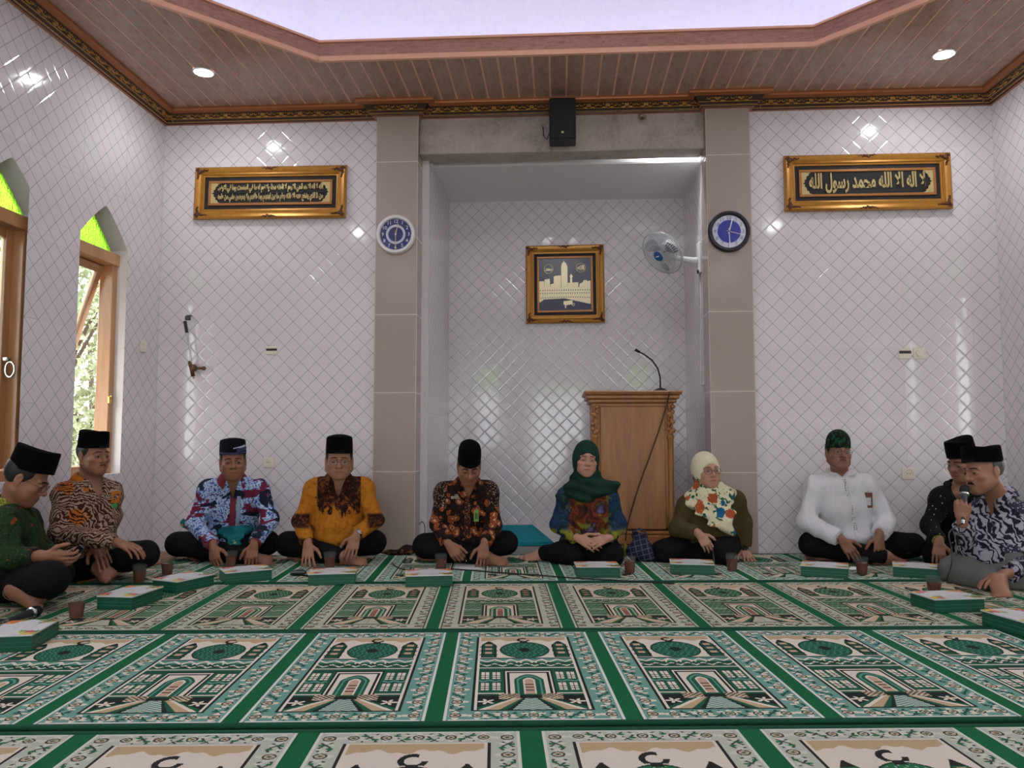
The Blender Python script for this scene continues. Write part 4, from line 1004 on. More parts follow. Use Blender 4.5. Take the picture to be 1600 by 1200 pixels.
        for r in range(sub-1):
            for i in range(n-1):
                a = r*n+i; b.f.append((a, a+1, a+n+1, a+n)); b.m.append(0)
        for r in (0, sub-1):
            for i in range(n-1): a = r*n+i; b.f.append((a, a+1, m+a+1, m+a)); b.m.append(0)
        for i in (0, n-1):
            for r in range(sub-1): a = r*n+i; b.f.append((a, a+n, m+a+n, m+a)); b.m.append(0)
        return b.mesh('patch', mat, 'all')
    def hair(s, mat=None, top=.07, back=-.045, side=-.012, front=None):
        h = s.head; F = Field(); S = h.s; F.ell(h.P(0, .022, .030), (.081*S*h.w, .097*S, .091*S), h.R, .01)
        def fn(x, y, z):
            dx, dy, dz = x-h.c[0], y-h.c[1], z-h.c[2]; R = h.R; ly = (dx*R[0,1]+dy*R[1,1]+dz*R[2,1])/S; lz = (dx*R[0,2]+dy*R[1,2]+dz*R[2,2])/S; lx = (dx*R[0,0]+dy*R[1,0]+dz*R[2,0])/S
            lo = side+(back-side)*np.clip((ly-.012)/.03, 0, 1)
            fr = -.035+.02*np.clip((.02-lz)/.03, 0, 2)
            d = np.maximum(lo-lz, fr-ly if front is None else front-ly); d = np.maximum(d, lz-top); return -d*S*.9
        F.add(fn, *F.bounds(.05), .004, 1); v, q = F.surf(*F.bounds(.01), .005); return s.add('hair', quad_mesh('hair', relax(v, q, 1), q, mat or HAIR))
    def cap(s, height=.105, tilt=0, z0=.045, mats=None, label=None, shape='peci', bands=None, y0=.008, rx=.0835, ry=.101):
        h = s.head; b = MB(); n = 40; R = h.R @ rotx(R_(tilt))
        prof = {'peci': [(1.0, 0), (1.0, .02), (.985, .5), (.955, .93), (.93, 1.0), (.86, 1.0), (.55, .93), (.0, .90)], 'round': [(1.0, 0), (1.0, .02), (1.0, .4), (.97, .68), (.90, .86), (.74, .97), (.45, 1.03), (0, 1.05)], 'peak': [(1.0, 0), (1.0, .02), (.99, .3), (.93, .55), (.76, .78), (.52, .93), (.26, 1.02), (0, 1.05)]}[shape]
        rows = []
        for r, t in prof:
            for k in range(n):
                a = 2*math.pi*k/n; x = rx*r*math.cos(a); y = y0+ry*r*math.sin(a); z = height*t
                if shape == 'peci': z += (.010*(1-abs(x)/rx) if t >= .9 else 0)*math.cos(a)**2*0 + (-.006*math.cos(2*a) if t > .8 else 0)
                if t == 0: z -= .004*math.cos(2*a)
                p = h.c + (h.R @ (np.array((0, 0, z0))) + R @ np.array((x*h.w, y, z)))*h.s; b.v.append(tuple(p))
        m = len(prof)
        for i in range(m-1):
            for k in range(n):
                l = (k+1) % n; b.f.append((i*n+k, i*n+l, (i+1)*n+l, (i+1)*n+k)); b.m.append(0)
        return s.add('cap', b.mesh('cap', mats or VELVET, 'all'), label)
    def shirt(s, mat, g=.016, amp=.0032, seed=1, vneck=.135, neck_r=.060, hem=None, loose=.006, cuffend=.93, label=None, name='shirt', h=.0075, sleeve=(1, 1), puff=0, yoke=None):
        F = Field(); s.torso(F, g, False)
        for q, e in zip('LR', sleeve): s.arm(F, q, g*.75, cuffend*e, .03, loose)
        j = s.j; N = j['N']
        # slack of the cloth gathered over the lap
        w = s.pel*.72+(j['SL']+j['SR'])/2*.28; F.ell(w+(0, -.035, -.075), (.175+s.belly*.5, .125+s.belly, .06), None, .05)
        F.eseg(N-(0, -.01, .07), N+(0, .012, .0), (neck_r+.02, neck_r+.02), (neck_r+.006, neck_r+.008), (1, 0, 0), .02)
        if vneck:
            a = N+(0, -.07, .03); fr = np.array((0, -1., -.55)); fr = unit(fr)
            def fn(x, y, z, N=N): t = np.clip((N[2]+.035-z)/(vneck+.035), -.5, 1.3); return np.maximum(np.abs(x-N[0])-.056*(1-t), (y-(N[1]-.010)))*.8
            F.add(fn, N+(-.08, -.26, -vneck-.02), N+(.08, -.01, .06), .004, 1)
        F.cap(N-(0, -.03, .06), s.head.P(0, .02, -.05), neck_r-.010, neck_r-.008, .003, 1)
        # hollow the sleeve ends so that the wrist comes out of an opening
        for q, e in zip('LR', sleeve):
            E, W_ = j['E'+q], j['W'+q]; p = E+(W_-E)*cuffend*e; ax = unit(W_-E); F.half(-ax, -(p@ax), p-.07, p+.07, .003) if False else None
            def cut(x, y, z, p=p, ax=ax): return np.maximum(-((x-p[0])*ax[0]+(y-p[1])*ax[1]+(z-p[2])*ax[2]), np.sqrt((x-p[0]-ax[0]*.05)**2+(y-p[1]-ax[1]*.05)**2+(z-p[2]-ax[2]*.05)**2)-.075)
            F.add(cut, p-.1, p+.12, .004, 1)
        F.post = cloth_folds(amp, seed, .7); s.SF = F; v, q = F.surf(None, None, h); v = relax(v, q, 1, .4)
        return s.add(name, quad_mesh(name, v, q, mat), label)
    def collar(s, mat, r=.066, hgt=.026, fall=.030, point=.060, open_=33, label=None, tilt=14):
        j = s.j; N = j['N']-(0, 0, .002); b = MB(); n = 33; rows = []
        for i, (dr, dz) in enumerate(((.004, -.012), (0, hgt), (.006, hgt+.003), (.022, hgt*.45), (.036, hgt-fall-.010))):
            for k in range(n):
                a = R_(-180+open_+(360-2*open_)*k/(n-1)); f = max(0, (abs(a)-R_(95))/R_(85-open_)); 
                x = (r+dr)*math.sin(a); y = (r+dr)*1.0*math.cos(a)+.010; z = dz + .012*math.cos(a) - .020*f*(i > 0)
                if i == 4: z -= (point-fall)*f**1.5; y -= .016*f; x *= 1+.16*f
                b.v.append((N[0]+x, N[1]+y, N[2]+z))
        for i in range(4):
            for k in range(n-1): b.f.append((i*n+k, i*n+k+1, (i+1)*n+k+1, (i+1)*n+k)); b.m.append(0)
        me = b.mesh('collar', mat, 'all'); o = s.add('collar', me, label); so = o.modifiers.new('thickness', 'SOLIDIFY'); so.thickness = .004; so.offset = 0; return o
    def cuff(s, q, mat, g=.03, at=.93, ln=.05, label=None):
        E, W_ = s.j['E'+q], s.j['W'+q]; ax = unit(W_-E); p = E+(W_-E)*at; M = Matrix(np.eye(4).tolist()); z = Vector(ax); x = z.orthogonal().normalized(); y = z.cross(x)
        M = Matrix(((x.x, y.x, z.x, p[0]), (x.y, y.y, z.y, p[1]), (x.z, y.z, z.z, p[2]), (0, 0, 0, 1))); b = MB()
        b.lathe([(.026, .002), (g-.002, .003), (g+.001, 0), (g+.003, -ln*.5), (g+.005, -ln), (g-.006, -ln)], 20, M=M, cap=False); return s.add('cuff', b.mesh('cuff', mat, True), label)
    def trousers(s, mat, g=.018, amp=.003, seed=5, end=(.96, .96), name='trousers', label=None, h=.009, extra=None):
        F = Field(); s.leg(F, 'L', g, end[0]); s.leg(F, 'R', g, end[1]); F.eseg(s.pel-(0, 0, .01), s.pel+(0, .01, .10), (.178, .135), (.165, .125), (1, 0, 0), .05); F.ell(s.pel+(0, .02, -.05), (.19, .15, .07), None, .04)
        if extra: extra(F)
        F.post = cloth_folds(amp, seed, .8, .8); s.TF = F; v, q = F.surf(None, None, h); v = relax(v, q, 1, .4); v[:, 2] = np.maximum(v[:, 2], .0005); return s.add(name, quad_mesh(name, v, q, mat), label)
# ---------------------------------------------------------------- batik and plain cloths
def cloth(name, build, rough=.85, bumps=.35):
    t = NT(name, rough, 0, .2); v = t.coord(); t.col(build(t, v)); t.bump(t.noise(t.mapping(v, (1, 1, .6)), 15, 4, .55, .9), bumps*1.6, .016); return t.m
S_ = srgb
def b_green(t, v):
    c = t.ramp(t.noise(v, 14, 4, .65, .8), [(.38, S_('#0d160e')), (.48, S_('#1a3018')), (.58, S_('#22381d')), (.68, S_('#111b12'))])
    d = t.voro(v, 75); c = t.mix(t.step(d, .26, .14), c, S_('#48582c')); e = t.voro(t.mapping(v, (1, 1, 1), loc=(3, 1, 2)), 17); return t.mix(t.step(e, .22, .16), c, S_('#7a3a1e'))
def b_fern(t, v):
    n = t.noise(v, 7, 2, .5, out='Color'); w = t.wave(t.mix(.13, v, n), 27, 6, 3, 'BANDS', 'DIAGONAL', 2.2); f = t.noise(v, 5, 2)
    c = t.ramp(w, [(.30, S_('#3a2118')), (.42, S_('#50321f')), (.56, S_('#937863')), (.85, S_('#a88f7b'))]); o = t.ramp(w, [(.3, S_('#2e1710')), (.5, S_('#a2561f')), (.9, S_('#b96a2a'))]); k = t.voro(v, 42); c = t.mix(t.step(k, .2, .1), c, S_('#3a2015'))
    return t.mix(t.step(f, .55, .61), c, o)
def b_blue(t, v):
    a = t.voro(v, 78); c = t.ramp(a, [(.12, S_('#1f3677')), (.24, S_('#3f64ac')), (.34, S_('#86a8d6')), (.52, S_('#b4c8e2'))]); n = t.noise(v, 60, 3, .6); c = t.mix(t.step(n, .53, .58), c, S_('#2b468e'))
    m = t.noise(t.mapping(v, (5, 5, 11), rot=(.2, .5, .3)), 1.3, 2, .5, .8); c = t.mix(t.step(m, .54, .57), c, S_('#6e2340')); k = t.noise(t.mapping(v, (7, 7, 9), loc=(4, 2, 7)), 1.1, 2, .5, .5); return t.mix(t.step(k, .56, .59), c, S_('#1a2136'))
def b_mustard(t, v):
    x, y, z = t.sep(v); n = t.noise(v, 20, 4, .65, 1.2); c = t.ramp(n, [(.33, S_('#4a240f')), (.39, S_('#a8641a')), (.6, S_('#b97a22')), (.75, S_('#a96c1c'))])
    d = t.ramp(t.noise(v, 32, 3, .6, .7), [(.42, S_('#241009')), (.54, S_('#3d1d12')), (.62, S_('#8a4a1e')), (.7, S_('#36190f'))])
    ax = t.math('ABSOLUTE', x); fe = t.math('MULTIPLY', t.noise(t.mapping(v, (1, 1, .5)), 13, 3, .6, 1), .30)
    y1 = t.math('ADD', z, t.math('MULTIPLY_ADD', ax, -.25, fe)); yoke = t.math('MULTIPLY', t.step(y1, .455, .475), t.step(ax, .150, .140))
    sl = t.math('MULTIPLY', t.step(ax, .175, .20), t.math('MULTIPLY', t.step(z, .225, .245), t.step(z, .335, .315))); cu = t.math('MULTIPLY', t.step(y, -.27, -.29), t.step(z, .19, .17))
    return t.mix(t.math('MAXIMUM', t.math('MAXIMUM', yoke, sl), cu), c, d)
def b_flower(t, v):
    c = t.ramp(t.noise(v, 50, 3, .6), [(.4, S_('#140b0a')), (.6, S_('#24130f')), (.7, S_('#4a2a20'))])
    w = t.mix(.055, v, t.noise(v, 28, 2, .5, out='Color')); d = t.voro(w, 18.5, rnd=.9); c = t.mix(t.step(d, .45, .42), c, S_('#b4622c')); c = t.mix(t.step(d, .36, .33), c, S_('#a8532a')); pet = t.voro(v, 62); c = t.mix(t.math('MULTIPLY', t.step(d, .42, .38), t.step(pet, .30, .38)), c, S_('#7c3d20')); c = t.mix(t.step(d, .20, .16), c, S_('#c9aa8c')); c = t.mix(t.step(d, .10, .07), c, S_('#3a1a12'))
    x, y, z = t.sep(v); dots = t.step(t.voro(v, 88, rnd=.6), .34, .26); sh = t.math('MULTIPLY', t.step(t.math('ABSOLUTE', x), .135, .15), t.step(z, .36, .38)); k = t.mix(dots, S_('#20120e'), S_('#b9a68e')); return t.mix(sh, c, k)
def b_multi(t, v):
    x, y, z = t.sep(v); n = t.noise(v, 8, 3, .6, 1.0); body = t.ramp(n, [(.30, S_('#161217')), (.40, S_('#5d2a18')), (.50, S_('#a04e2a')), (.56, S_('#3a1c18')), (.64, S_('#8a78b4')), (.72, S_('#1b1620'))], False)
    arm = t.ramp(t.noise(v, 11, 4, .6, .9), [(.3, S_('#0e1822')), (.45, S_('#123a3c')), (.55, S_('#234a78')), (.65, S_('#1a2238')), (.75, S_('#3d7a6a'))]); ax = t.math('ABSOLUTE', x); c = t.mix(t.step(ax, .12, .14), body, arm)
    e = t.noise(v, 16, 3, .6, .8); c = t.mix(t.math('MULTIPLY', t.step(e, .58, .63), t.step(ax, .2, .05)), c, S_('#9aa032')); cu = t.math('MULTIPLY', t.step(z, .24, .21), t.step(ax, .06, .10)); c = t.mix(.42, c, S_('#121016')); return t.mix(t.math('MULTIPLY', cu, t.step(t.noise(v, 18, 2), .42, .48)), c, S_('#8a882a'))
def b_dots(t, v):
    n = t.noise(v, 5, 2); d = t.voro(v, 36); return t.mix(t.math('MULTIPLY', t.step(d, .16, .09), t.step(n, .42, .5)), S_('#0f0d0e'), S_('#c9c4bb'))
def b_grey(t, v):
    w = t.mix(.11, v, t.noise(v, 9, 2, .5, out='Color')); n = t.wave(w, 11, 9, 3, 'BANDS', 'DIAGONAL', 2.2); c = t.ramp(n, [(.28, S_('#1d1e2a')), (.44, S_('#2f3148')), (.52, S_('#75758a')), (.64, S_('#9896a6')), (.9, S_('#aaa7b2'))])
    m = t.noise(t.mapping(v, (6, 6, 6), loc=(1, 5, 2)), 1.0, 2); k = t.voro(v, 60); f = t.ramp(k, [(.2, S_('#a9a7b4')), (.35, S_('#34364a'))]); return t.mix(t.step(m, .56, .58), c, f)
def plain(c, amt=.12, sc=14):
    def f(t, v): n = t.noise(v, sc, 4, .6); a = S_(c); return t.mix(n, tuple(x*(1-amt) for x in a), tuple(min(1, x*(1+amt)) for x in a))
    return f
def b_cream(t, v):
    w = t.mix(.03, v, t.noise(v, 30, 1, .5, out='Color')); d = t.voro(w, 10.5, rnd=.9); col = t.voro(w, 10.5, out='Color', rnd=.9); r = t.sep(col)[0]; c = S_('#d9d3b0'); x, y, z = t.sep(v); low = t.step(z, .60, .555)
    p = t.voro(v, 55); c = t.mix(t.math('MULTIPLY', t.step(d, .60, .54), t.step(t.noise(v, 40, 2), .53, .57)), c, S_('#1f5a44')) ; fl = t.mix(t.step(r, .40, .44), S_('#a8532f'), S_('#1d5f86')); fl = t.mix(t.step(p, .22, .15), fl, S_('#d0a080')); c = t.mix(t.step(d, .40, .36), c, fl)
    c2 = t.mix(low, S_('#d9d3b0'), c); return c2
def b_teal(t, v):
    d = t.voro(v, 22); n = t.noise(v, 9, 3, .6, .8); c = t.ramp(n, [(.4, S_('#0f5a5e')), (.55, S_('#1a7478')), (.64, S_('#123e3c'))]); return t.mix(t.math('MULTIPLY', t.step(d, .30, .24), t.step(n, .5, .56)), c, S_('#b2a878'))
C_GREEN, C_FERN, C_BLUE, C_MUST = cloth('green_batik', b_green), cloth('fern_batik', b_fern), cloth('blue_batik', b_blue), cloth('mustard_batik', b_mustard)
C_FLOW, C_MULTI, C_DOT, C_GREY = cloth('flower_batik', b_flower), cloth('many_coloured_batik', b_multi), cloth('dotted_black_cloth', b_dots), cloth('grey_batik', b_grey)
C_WHITE, C_OLIVE, C_CREAM, C_DGREEN = cloth('white_cotton', plain('#d8d8dc', .03), .8), cloth('olive_knit', plain('#4a3f22'), .9), cloth('cream_floral_scarf', b_cream), cloth('dark_green_scarf', plain('#143229', .1), .85)
C_SARONG, C_TEAL = cloth('grey_sarong', plain('#656763', .10, 8), .9), cloth('teal_batik', b_teal)
C_MAROON, C_ORANGE, C_LIME = cloth('maroon_cloth', plain('#7d3340', .08)), cloth('orange_cloth', plain('#b0641e', .08)), cloth('lime_motif', lambda t, v: t.mix(t.step(t.voro(v, 110, rnd=.5), .34, .26), S_('#6d7424'), S_('#c9c58a')))
C_BROWNP = cloth('brown_placket_cloth', lambda t, v: t.mix(t.step(t.voro(v, 95), .32, .24), S_('#3a1c14'), S_('#a98c74')))
C_EMB = cloth('embroidered_band', lambda t, v: t.mix(t.step(t.voro(t.mapping(v, (1, 1, 1)), 75, rnd=.3), .26, .32), S_('#1d1c20'), S_('#d6d6da')))
CAPB = NT('banded_velvet', .85, 0, .1); CAPB.col((*S_('#101118'), 1)); CAPB = CAPB.m
CAPG = cloth('green_black_velvet', lambda t, v: t.mix(t.step(t.noise(v, 40, 3), .5, .58), S_('#0b0f0c'), S_('#1d4a2c')))
def tag_card(s, pts, mat, mat2, size, name, label, F, lean=.25):
    """a small hanging card on the chest"""
    P = F.front(np.array([pts]), -.62, .15)[0]; b = MB(); M = Matrix.Translation((P[0], P[1]-.006, P[2])) @ Matrix.Rotation(lean, 4, 'X')
    b.box((0, 0, 0), (size[0], .004, size[1]), 0, None, .0012, M); b.box((0, -.0026, -size[1]*.08), (size[0]*.62, .001, size[1]*.5), 1, None, 0, M); b.box((0, -.001, size[1]*.5+.006), (size[0]*.35, .003, .014), 1, None, 0, M)
    return s.add(name, b.mesh(name, [mat, mat2]), label)
PEOPLE = {}
ONLY = globals().get('ONLY_PEOPLE')
def want(k): return ONLY is None or k in ONLY
SK1, SK2, SK3, SK4 = '#8c6049', '#9a6e57', '#8a604b', '#b28670'

# -- man in blue batik ------------------------------------------------------
if want(3):
    s = Person('p', 362, 874, 5.45, 'man in blue and white batik shirt with maroon collar, cross-legged, hands on his shins', 2)
    s.setup((364,746,-.12), (364,720,-.20), (326,764,-.08), (404,763,-.08), (303,818,-.16), (423,812,-.16), (333,853,-.37), (397,850,-.36), (278,850,-.1), (418,848,-.1), (388,876,-.31), (330,876,-.16))
    h = s.mkhead(2, 6, -2, 1.02, 1.02, 1.08, 1.08)
    s.body(h, {'L': dict(d=s.wd(.28, -.35, -.9), n=s.wd(.25, .9, -.3), curl=(.5, .55, .4)), 'R': dict(d=s.wd(-.02, -.35, -.9), n=s.wd(-.2, .9, -.3), curl=(.35, .5, .4))}, {'L': dict(d=s.wd(.95, -.1, -.1), up=s.wd(.1, -.75, .6)), 'R': dict(d=s.wd(-.95, -.1, -.1), up=s.wd(0, -.7, .7))}, SK1, .15)
    s.face_extras(gaze=(0, 8)); s.hair(None, .06)
    cp = s.cap(.098, -4, .046, CAPB, 'black cap with navy and white stripes')
    st = MB()
    for k, (z0, z1, ang, mi) in enumerate(((.008, .020, (0, 360), 1), (.026, .050, (285, 400), 1), (.052, .060, (295, 400), 0), (.050, .056, (270, 330), 0))):
        n = 24; b0 = len(st.v)
        for i in range(n+1):
            a = R_(ang[0]+(ang[1]-ang[0])*i/n)
            for z in (z0, z1):
                zz = z+.02*max(0, math.sin(R_(360*0)))*0 + (.016*(i/n-.4) if k else 0); f = 1-.045*zz/.098; st.v.append(tuple(h.P(.0845*f*math.cos(a), .008+.102*f*math.sin(a)*1.0, .046+zz+.07*0)))
        for i in range(n): st.f.append((b0+2*i, b0+2*i+2, b0+2*i+3, b0+2*i+1)); st.m.append(mi)
    o = st.build('cap_stripe', [M_('white_thread', '#b9bfd2', .7), M_('navy_thread', '#1f2a52', .7)], cp); tag(o, 'navy and white stripes')
    s.shirt(C_BLUE, .017, .0049, 3); s.collar(C_MAROON, label='maroon collar'); s.cuff('L', C_MAROON, .040, .95, .075, 'maroon cuff'); s.cuff('R', C_MAROON, .040, .95, .075, 'maroon cuff')
    N = s.j['N']; zz = np.linspace(N[2]-.125, N[2]-.36, 16); s.add('placket', s.patch(np.stack([N[0]+.004-.02*(zz[0]-zz)/.27*.4+0*zz, zz], 1), .019, C_MAROON, .004, s.SF, False), 'maroon button band'); s.add('placket_edge', s.patch(np.stack([N[0]+.040-.02*(zz[0]-zz)/.27*.4+0*zz, zz], 1), .013, M_('pale_blue_edge', '#8fa3bd', .9), .003, s.SF, False), 'pale blue strip beside the button band')
    s.trousers(TROUSER)
    # teal batik shawl in his lap, end showing at his hip
    F = Field(); F.eseg((-.07, -.17, .19), (.09, -.18, .20), (.035, .030), (.035, .035), (0, 0, 1), .03); F.eseg((.0, -.185, .205), (.02, -.285, .12), (.075, .018), (.05, .013), (1, 0, 0), .03); F.post = cloth_folds(.009, 9); F2 = Field(); q = s.J(291, 820, .02); F2.eseg(q+(-.03, 0, .015), q+(.08, .01, -.03), (.03, .012), (.035, .014), (0, 0, 1), .02); F2.post = cloth_folds(.006, 19); v, q = F2.surf(None, None, .007); s.add('sash_end', quad_mesh('sash_end', v, q, C_TEAL), 'end of the teal shawl at his hip'); v, q = F.surf(None, None, .007); s.add('sash', quad_mesh('sash', v, q, C_TEAL), 'teal batik shawl in his lap')
    PEOPLE[3] = s
# -- man in mustard batik ------------------------------------------------------
if want(4):
    s = Person('p', 528, 872, 5.42, 'man in mustard and brown batik shirt and glasses, cross-legged, with a wristwatch', 0)
    s.setup((529,745,-.12), (530,719,-.19), (492,762,-.08), (568,761,-.08), (470,815,-.15), (586,812,-.14), (481,849,-.35), (557,836,-.33), (450,850,-.1), (584,847,-.1), (536,874,-.30), (490,872,-.12), belly=.035)
    h = s.mkhead(0, 5, 0, 1.04, 1.08, 1.16, 1.12)
    s.body(h, {'L': dict(d=s.wd(.14, -.45, -.85), n=s.wd(.1, .8, -.55), curl=(.1, .25, .2), spread=11), 'R': dict(d=s.wd(-.22, -.3, -.92), n=s.wd(-.2, .9, -.3), curl=(.15, .3, .25), spread=6)}, {'L': dict(d=s.wd(.92, -.12, -.05), up=s.wd(.2, -.5, .8)), 'R': dict(d=s.wd(-.9, -.2, -.1), up=s.wd(0, -.7, .7))}, SK2)
    s.face_extras(glasses=('#3a2a24', .0013)); s.hair(None, .06); s.cap(.105, 0, .05, None, None, 'peci', rx=.080)
    s.shirt(C_MUST, .018, .0052, 4); s.collar(C_MUST); s.cuff('L', C_MUST, .040, .95, .03); s.cuff('R', C_MUST, .038, .93, .03); s.trousers(TROUSER, seed=8)
    N = s.j['N']; zz = np.linspace(N[2]-.128, N[2]-.36, 14); s.add('placket', s.patch(np.stack([N[0]+0*zz, zz], 1), .014, C_MUST, .003, s.SF, False))
    E, W_ = s.j['ER'], s.j['WR']; ax = unit(W_-E); z = Vector(ax); x = Vector((0, -1, .3)); x = (x-z*x.dot(z)).normalized(); y = z.cross(x); p = W_-ax*.012; M = Matrix(((x.x, y.x, z.x, p[0]), (x.y, y.y, z.y, p[1]), (x.z, y.z, z.z, p[2]), (0, 0, 0, 1)))
    b = MB(); b.lathe([(.031, -.009), (.033, -.008), (.033, .008), (.031, .009)], 20, 0, M, cap=False); w = s.add('wristwatch', b.mesh('wristwatch', M_('watch_strap', '#1c1a1a', .5), True), 'silver wristwatch')
    MB().lathe([(.001, .0), (.018, .0), (.0185, .006), (.015, .008), (.001, .0082)], 20, 0, M @ Matrix.Translation((.030, 0, 0)) @ Matrix.Rotation(math.pi/2, 4, 'Y')).build('watch_case', STEEL, w, True)
    PEOPLE[4] = s
# -- man in flower batik, writing ------------------------------------------------------
if want(5):
    s = Person('p', 727, 873, 5.38, 'man in black batik shirt with orange flowers, head bowed, writing on paper', 3)
    s.setup((731,752,-.12), (733,727,-.22), (694,767,-.08), (764,767,-.08), (684,818,-.15), (771,822,-.16), (701,850,-.36), (757,850,-.35), (664,853,-.1), (790,848,-.1), (758,878,-.28), (690,872,-.12))
    h = s.mkhead(4, 32, 0, 1.0, .96, 1.0, 1.05, False, .5)
    s.body(h, {'L': dict(d=s.wd(.62, -.35, -.72), n=s.wd(.35, .75, -.55), curl=(.85, .75, .5), spread=2, thumb=(.8, .5, .4)), 'R': dict(d=s.wd(-.05, -.35, -.9), n=s.wd(-.25, .75, -.55), curl=(.45, .5, .35), spread=4)}, {'L': dict(d=s.wd(.9, -.05, -.1), up=s.wd(.1, -.6, .7)), 'R': dict(d=s.wd(-.9, 0, -.1), up=s.wd(0, -.7, .7))}, SK1)
    s.face_extras(gaze=(0, 25)); s.hair(None, .06); s.cap(.118, 4, .040, None, 'tall black velvet cap with a rounded top', 'round', rx=.080, ry=.10)
    s.shirt(C_FLOW, .016, .0049, 6); s.collar(C_FLOW); s.cuff('L', C_FLOW, .038, .95, .03); s.cuff('R', C_FLOW, .038, .95, .03); s.trousers(TROUSER, seed=12)
    N = s.j['N']; zz = np.linspace(N[2]-.128, N[2]-.36, 14); s.add('placket', s.patch(np.stack([N[0]-.004+0*zz, zz], 1), .020, C_BROWNP, .003, s.SF, False), 'brown dotted button band')
    tag_card(s, (N[0]+.055, N[2]-.225), M_('green_badge', '#5f8a2c', .5), M_('badge_print', '#35521c', .6), (.034, .085), 'badge', 'green hanging badge', s.SF, -.15); tag_card(s, (N[0]-.078, N[2]-.105), M_('name_plate', '#a89c88', .4), M_('name_plate2', '#857a68', .4), (.075, .018), 'name_plate', 'pale name plate', s.SF, .1)
    PEOPLE[5] = s
def hijab(s, mat, low, label, face=(.058, .075), seed=2, drape=None, amp=.003):
    """scarf: cap over the head, folds round the neck and a cape over the shoulders"""
    h = s.head; S = h.s; F = Field(); j = s.j; N = j['N']
    F.ell(h.P(0, .024, .028), (.090*S, .110*S, .106*S), h.R, .02); F.cap(h.P(0, .015, -.03), N+(0, -.005, -.03), .086*S, .100, .05); F.ell(N+(0, -.025, .012), (.105, .10, .055), None, .05)
    for q in ('SL', 'SR'): F.cap(N-(0, 0, .015), j[q]+(N-j[q])*.25-(0, 0, .0), .092, .075, .05)
    if drape: drape(F, N)
    F.ell(h.P(0, -.10, -.022), (face[0]*S, .085*S, face[1]*S), h.R, .012, 1)
    D = np.random.RandomState(seed).uniform(0, 6, 3)
    def post(x, y, z):
        a = np.arctan2(x-N[0], -(y-N[1])+.02); r = np.hypot(x-N[0], y-N[1]); w = np.clip((h.c[2]-.03-z)/.08, 0, 1); return amp*w*(np.sin(z*95+a*2.2+D[0]+np.sin(a*3+D[1]))+.6*np.sin(z*60-a*4+D[2]))
    F.post = post; s.HF = F; v, q = F.surf(None, None, .006); v = relax(v, q, 1, .4); return s.add('headscarf', quad_mesh('headscarf', v, q, mat), label)
# -- woman in dark green headscarf ------------------------------------------------------
if want(6):
    s = Person('p', 920, 872, 5.35, 'woman in dark green headscarf and many-coloured batik blouse, hands clasped', 0)
    s.setup((917,757,-.08), (916,717,-.13), (886,776,-.06), (949,772,-.06), (873,820,-.12), (966,818,-.12), (903,841,-.27), (950,841,-.27), (893,866,-.20), (955,866,-.22), (850,872,-.06), (878,878,.02), chest=.95, hipw=.09)
    h = s.mkhead(8, 4, 4, .95, 1.0, .92, .95, True, .42)
    s.body(h, {'L': dict(d=s.wd(.9, -.25, -.36), n=s.wd(.15, .8, -.3), curl=(.35, .35, .3), spread=6), 'R': dict(d=s.wd(-.86, -.32, -.22), n=s.wd(-.2, .7, -.5), curl=(.35, .4, .3), spread=6)}, {'L': dict(d=s.wd(-.98, -.1, -.06), up=s.wd(0, -.35, .95)), 'R': dict(d=s.wd(-.95, .2, -.1), up=s.wd(0, -.2, .95))}, SK4, 0, .92)
    s.face_extras(brow='#3a2a22', browk=.8, gaze=(0, 12)); s.shirt(C_MULTI, .017, .0052, 9, vneck=0, label=None, name='blouse', loose=.010); s.trousers(TROUSER, .020, end=(.93, .97), seed=15)
    def dr(F, N): F.eseg(N+(-.02, -.075, -.03), N+(-.03, -.105, -.095), (.13, .03), (.05, .018), (1, 0, 0), .04); F.cap(N+(.03, -.05, -.02), N+(.19, -.005, -.012), .055, .035, .04); F.cap(N+(-.03, .0, -.03), N+(-.165, .03, -.10), .07, .05, .04)
    hijab(s, C_DGREEN, 0, 'plain dark green headscarf', (.056, .072), 2, dr, .0052); PEOPLE[6] = s
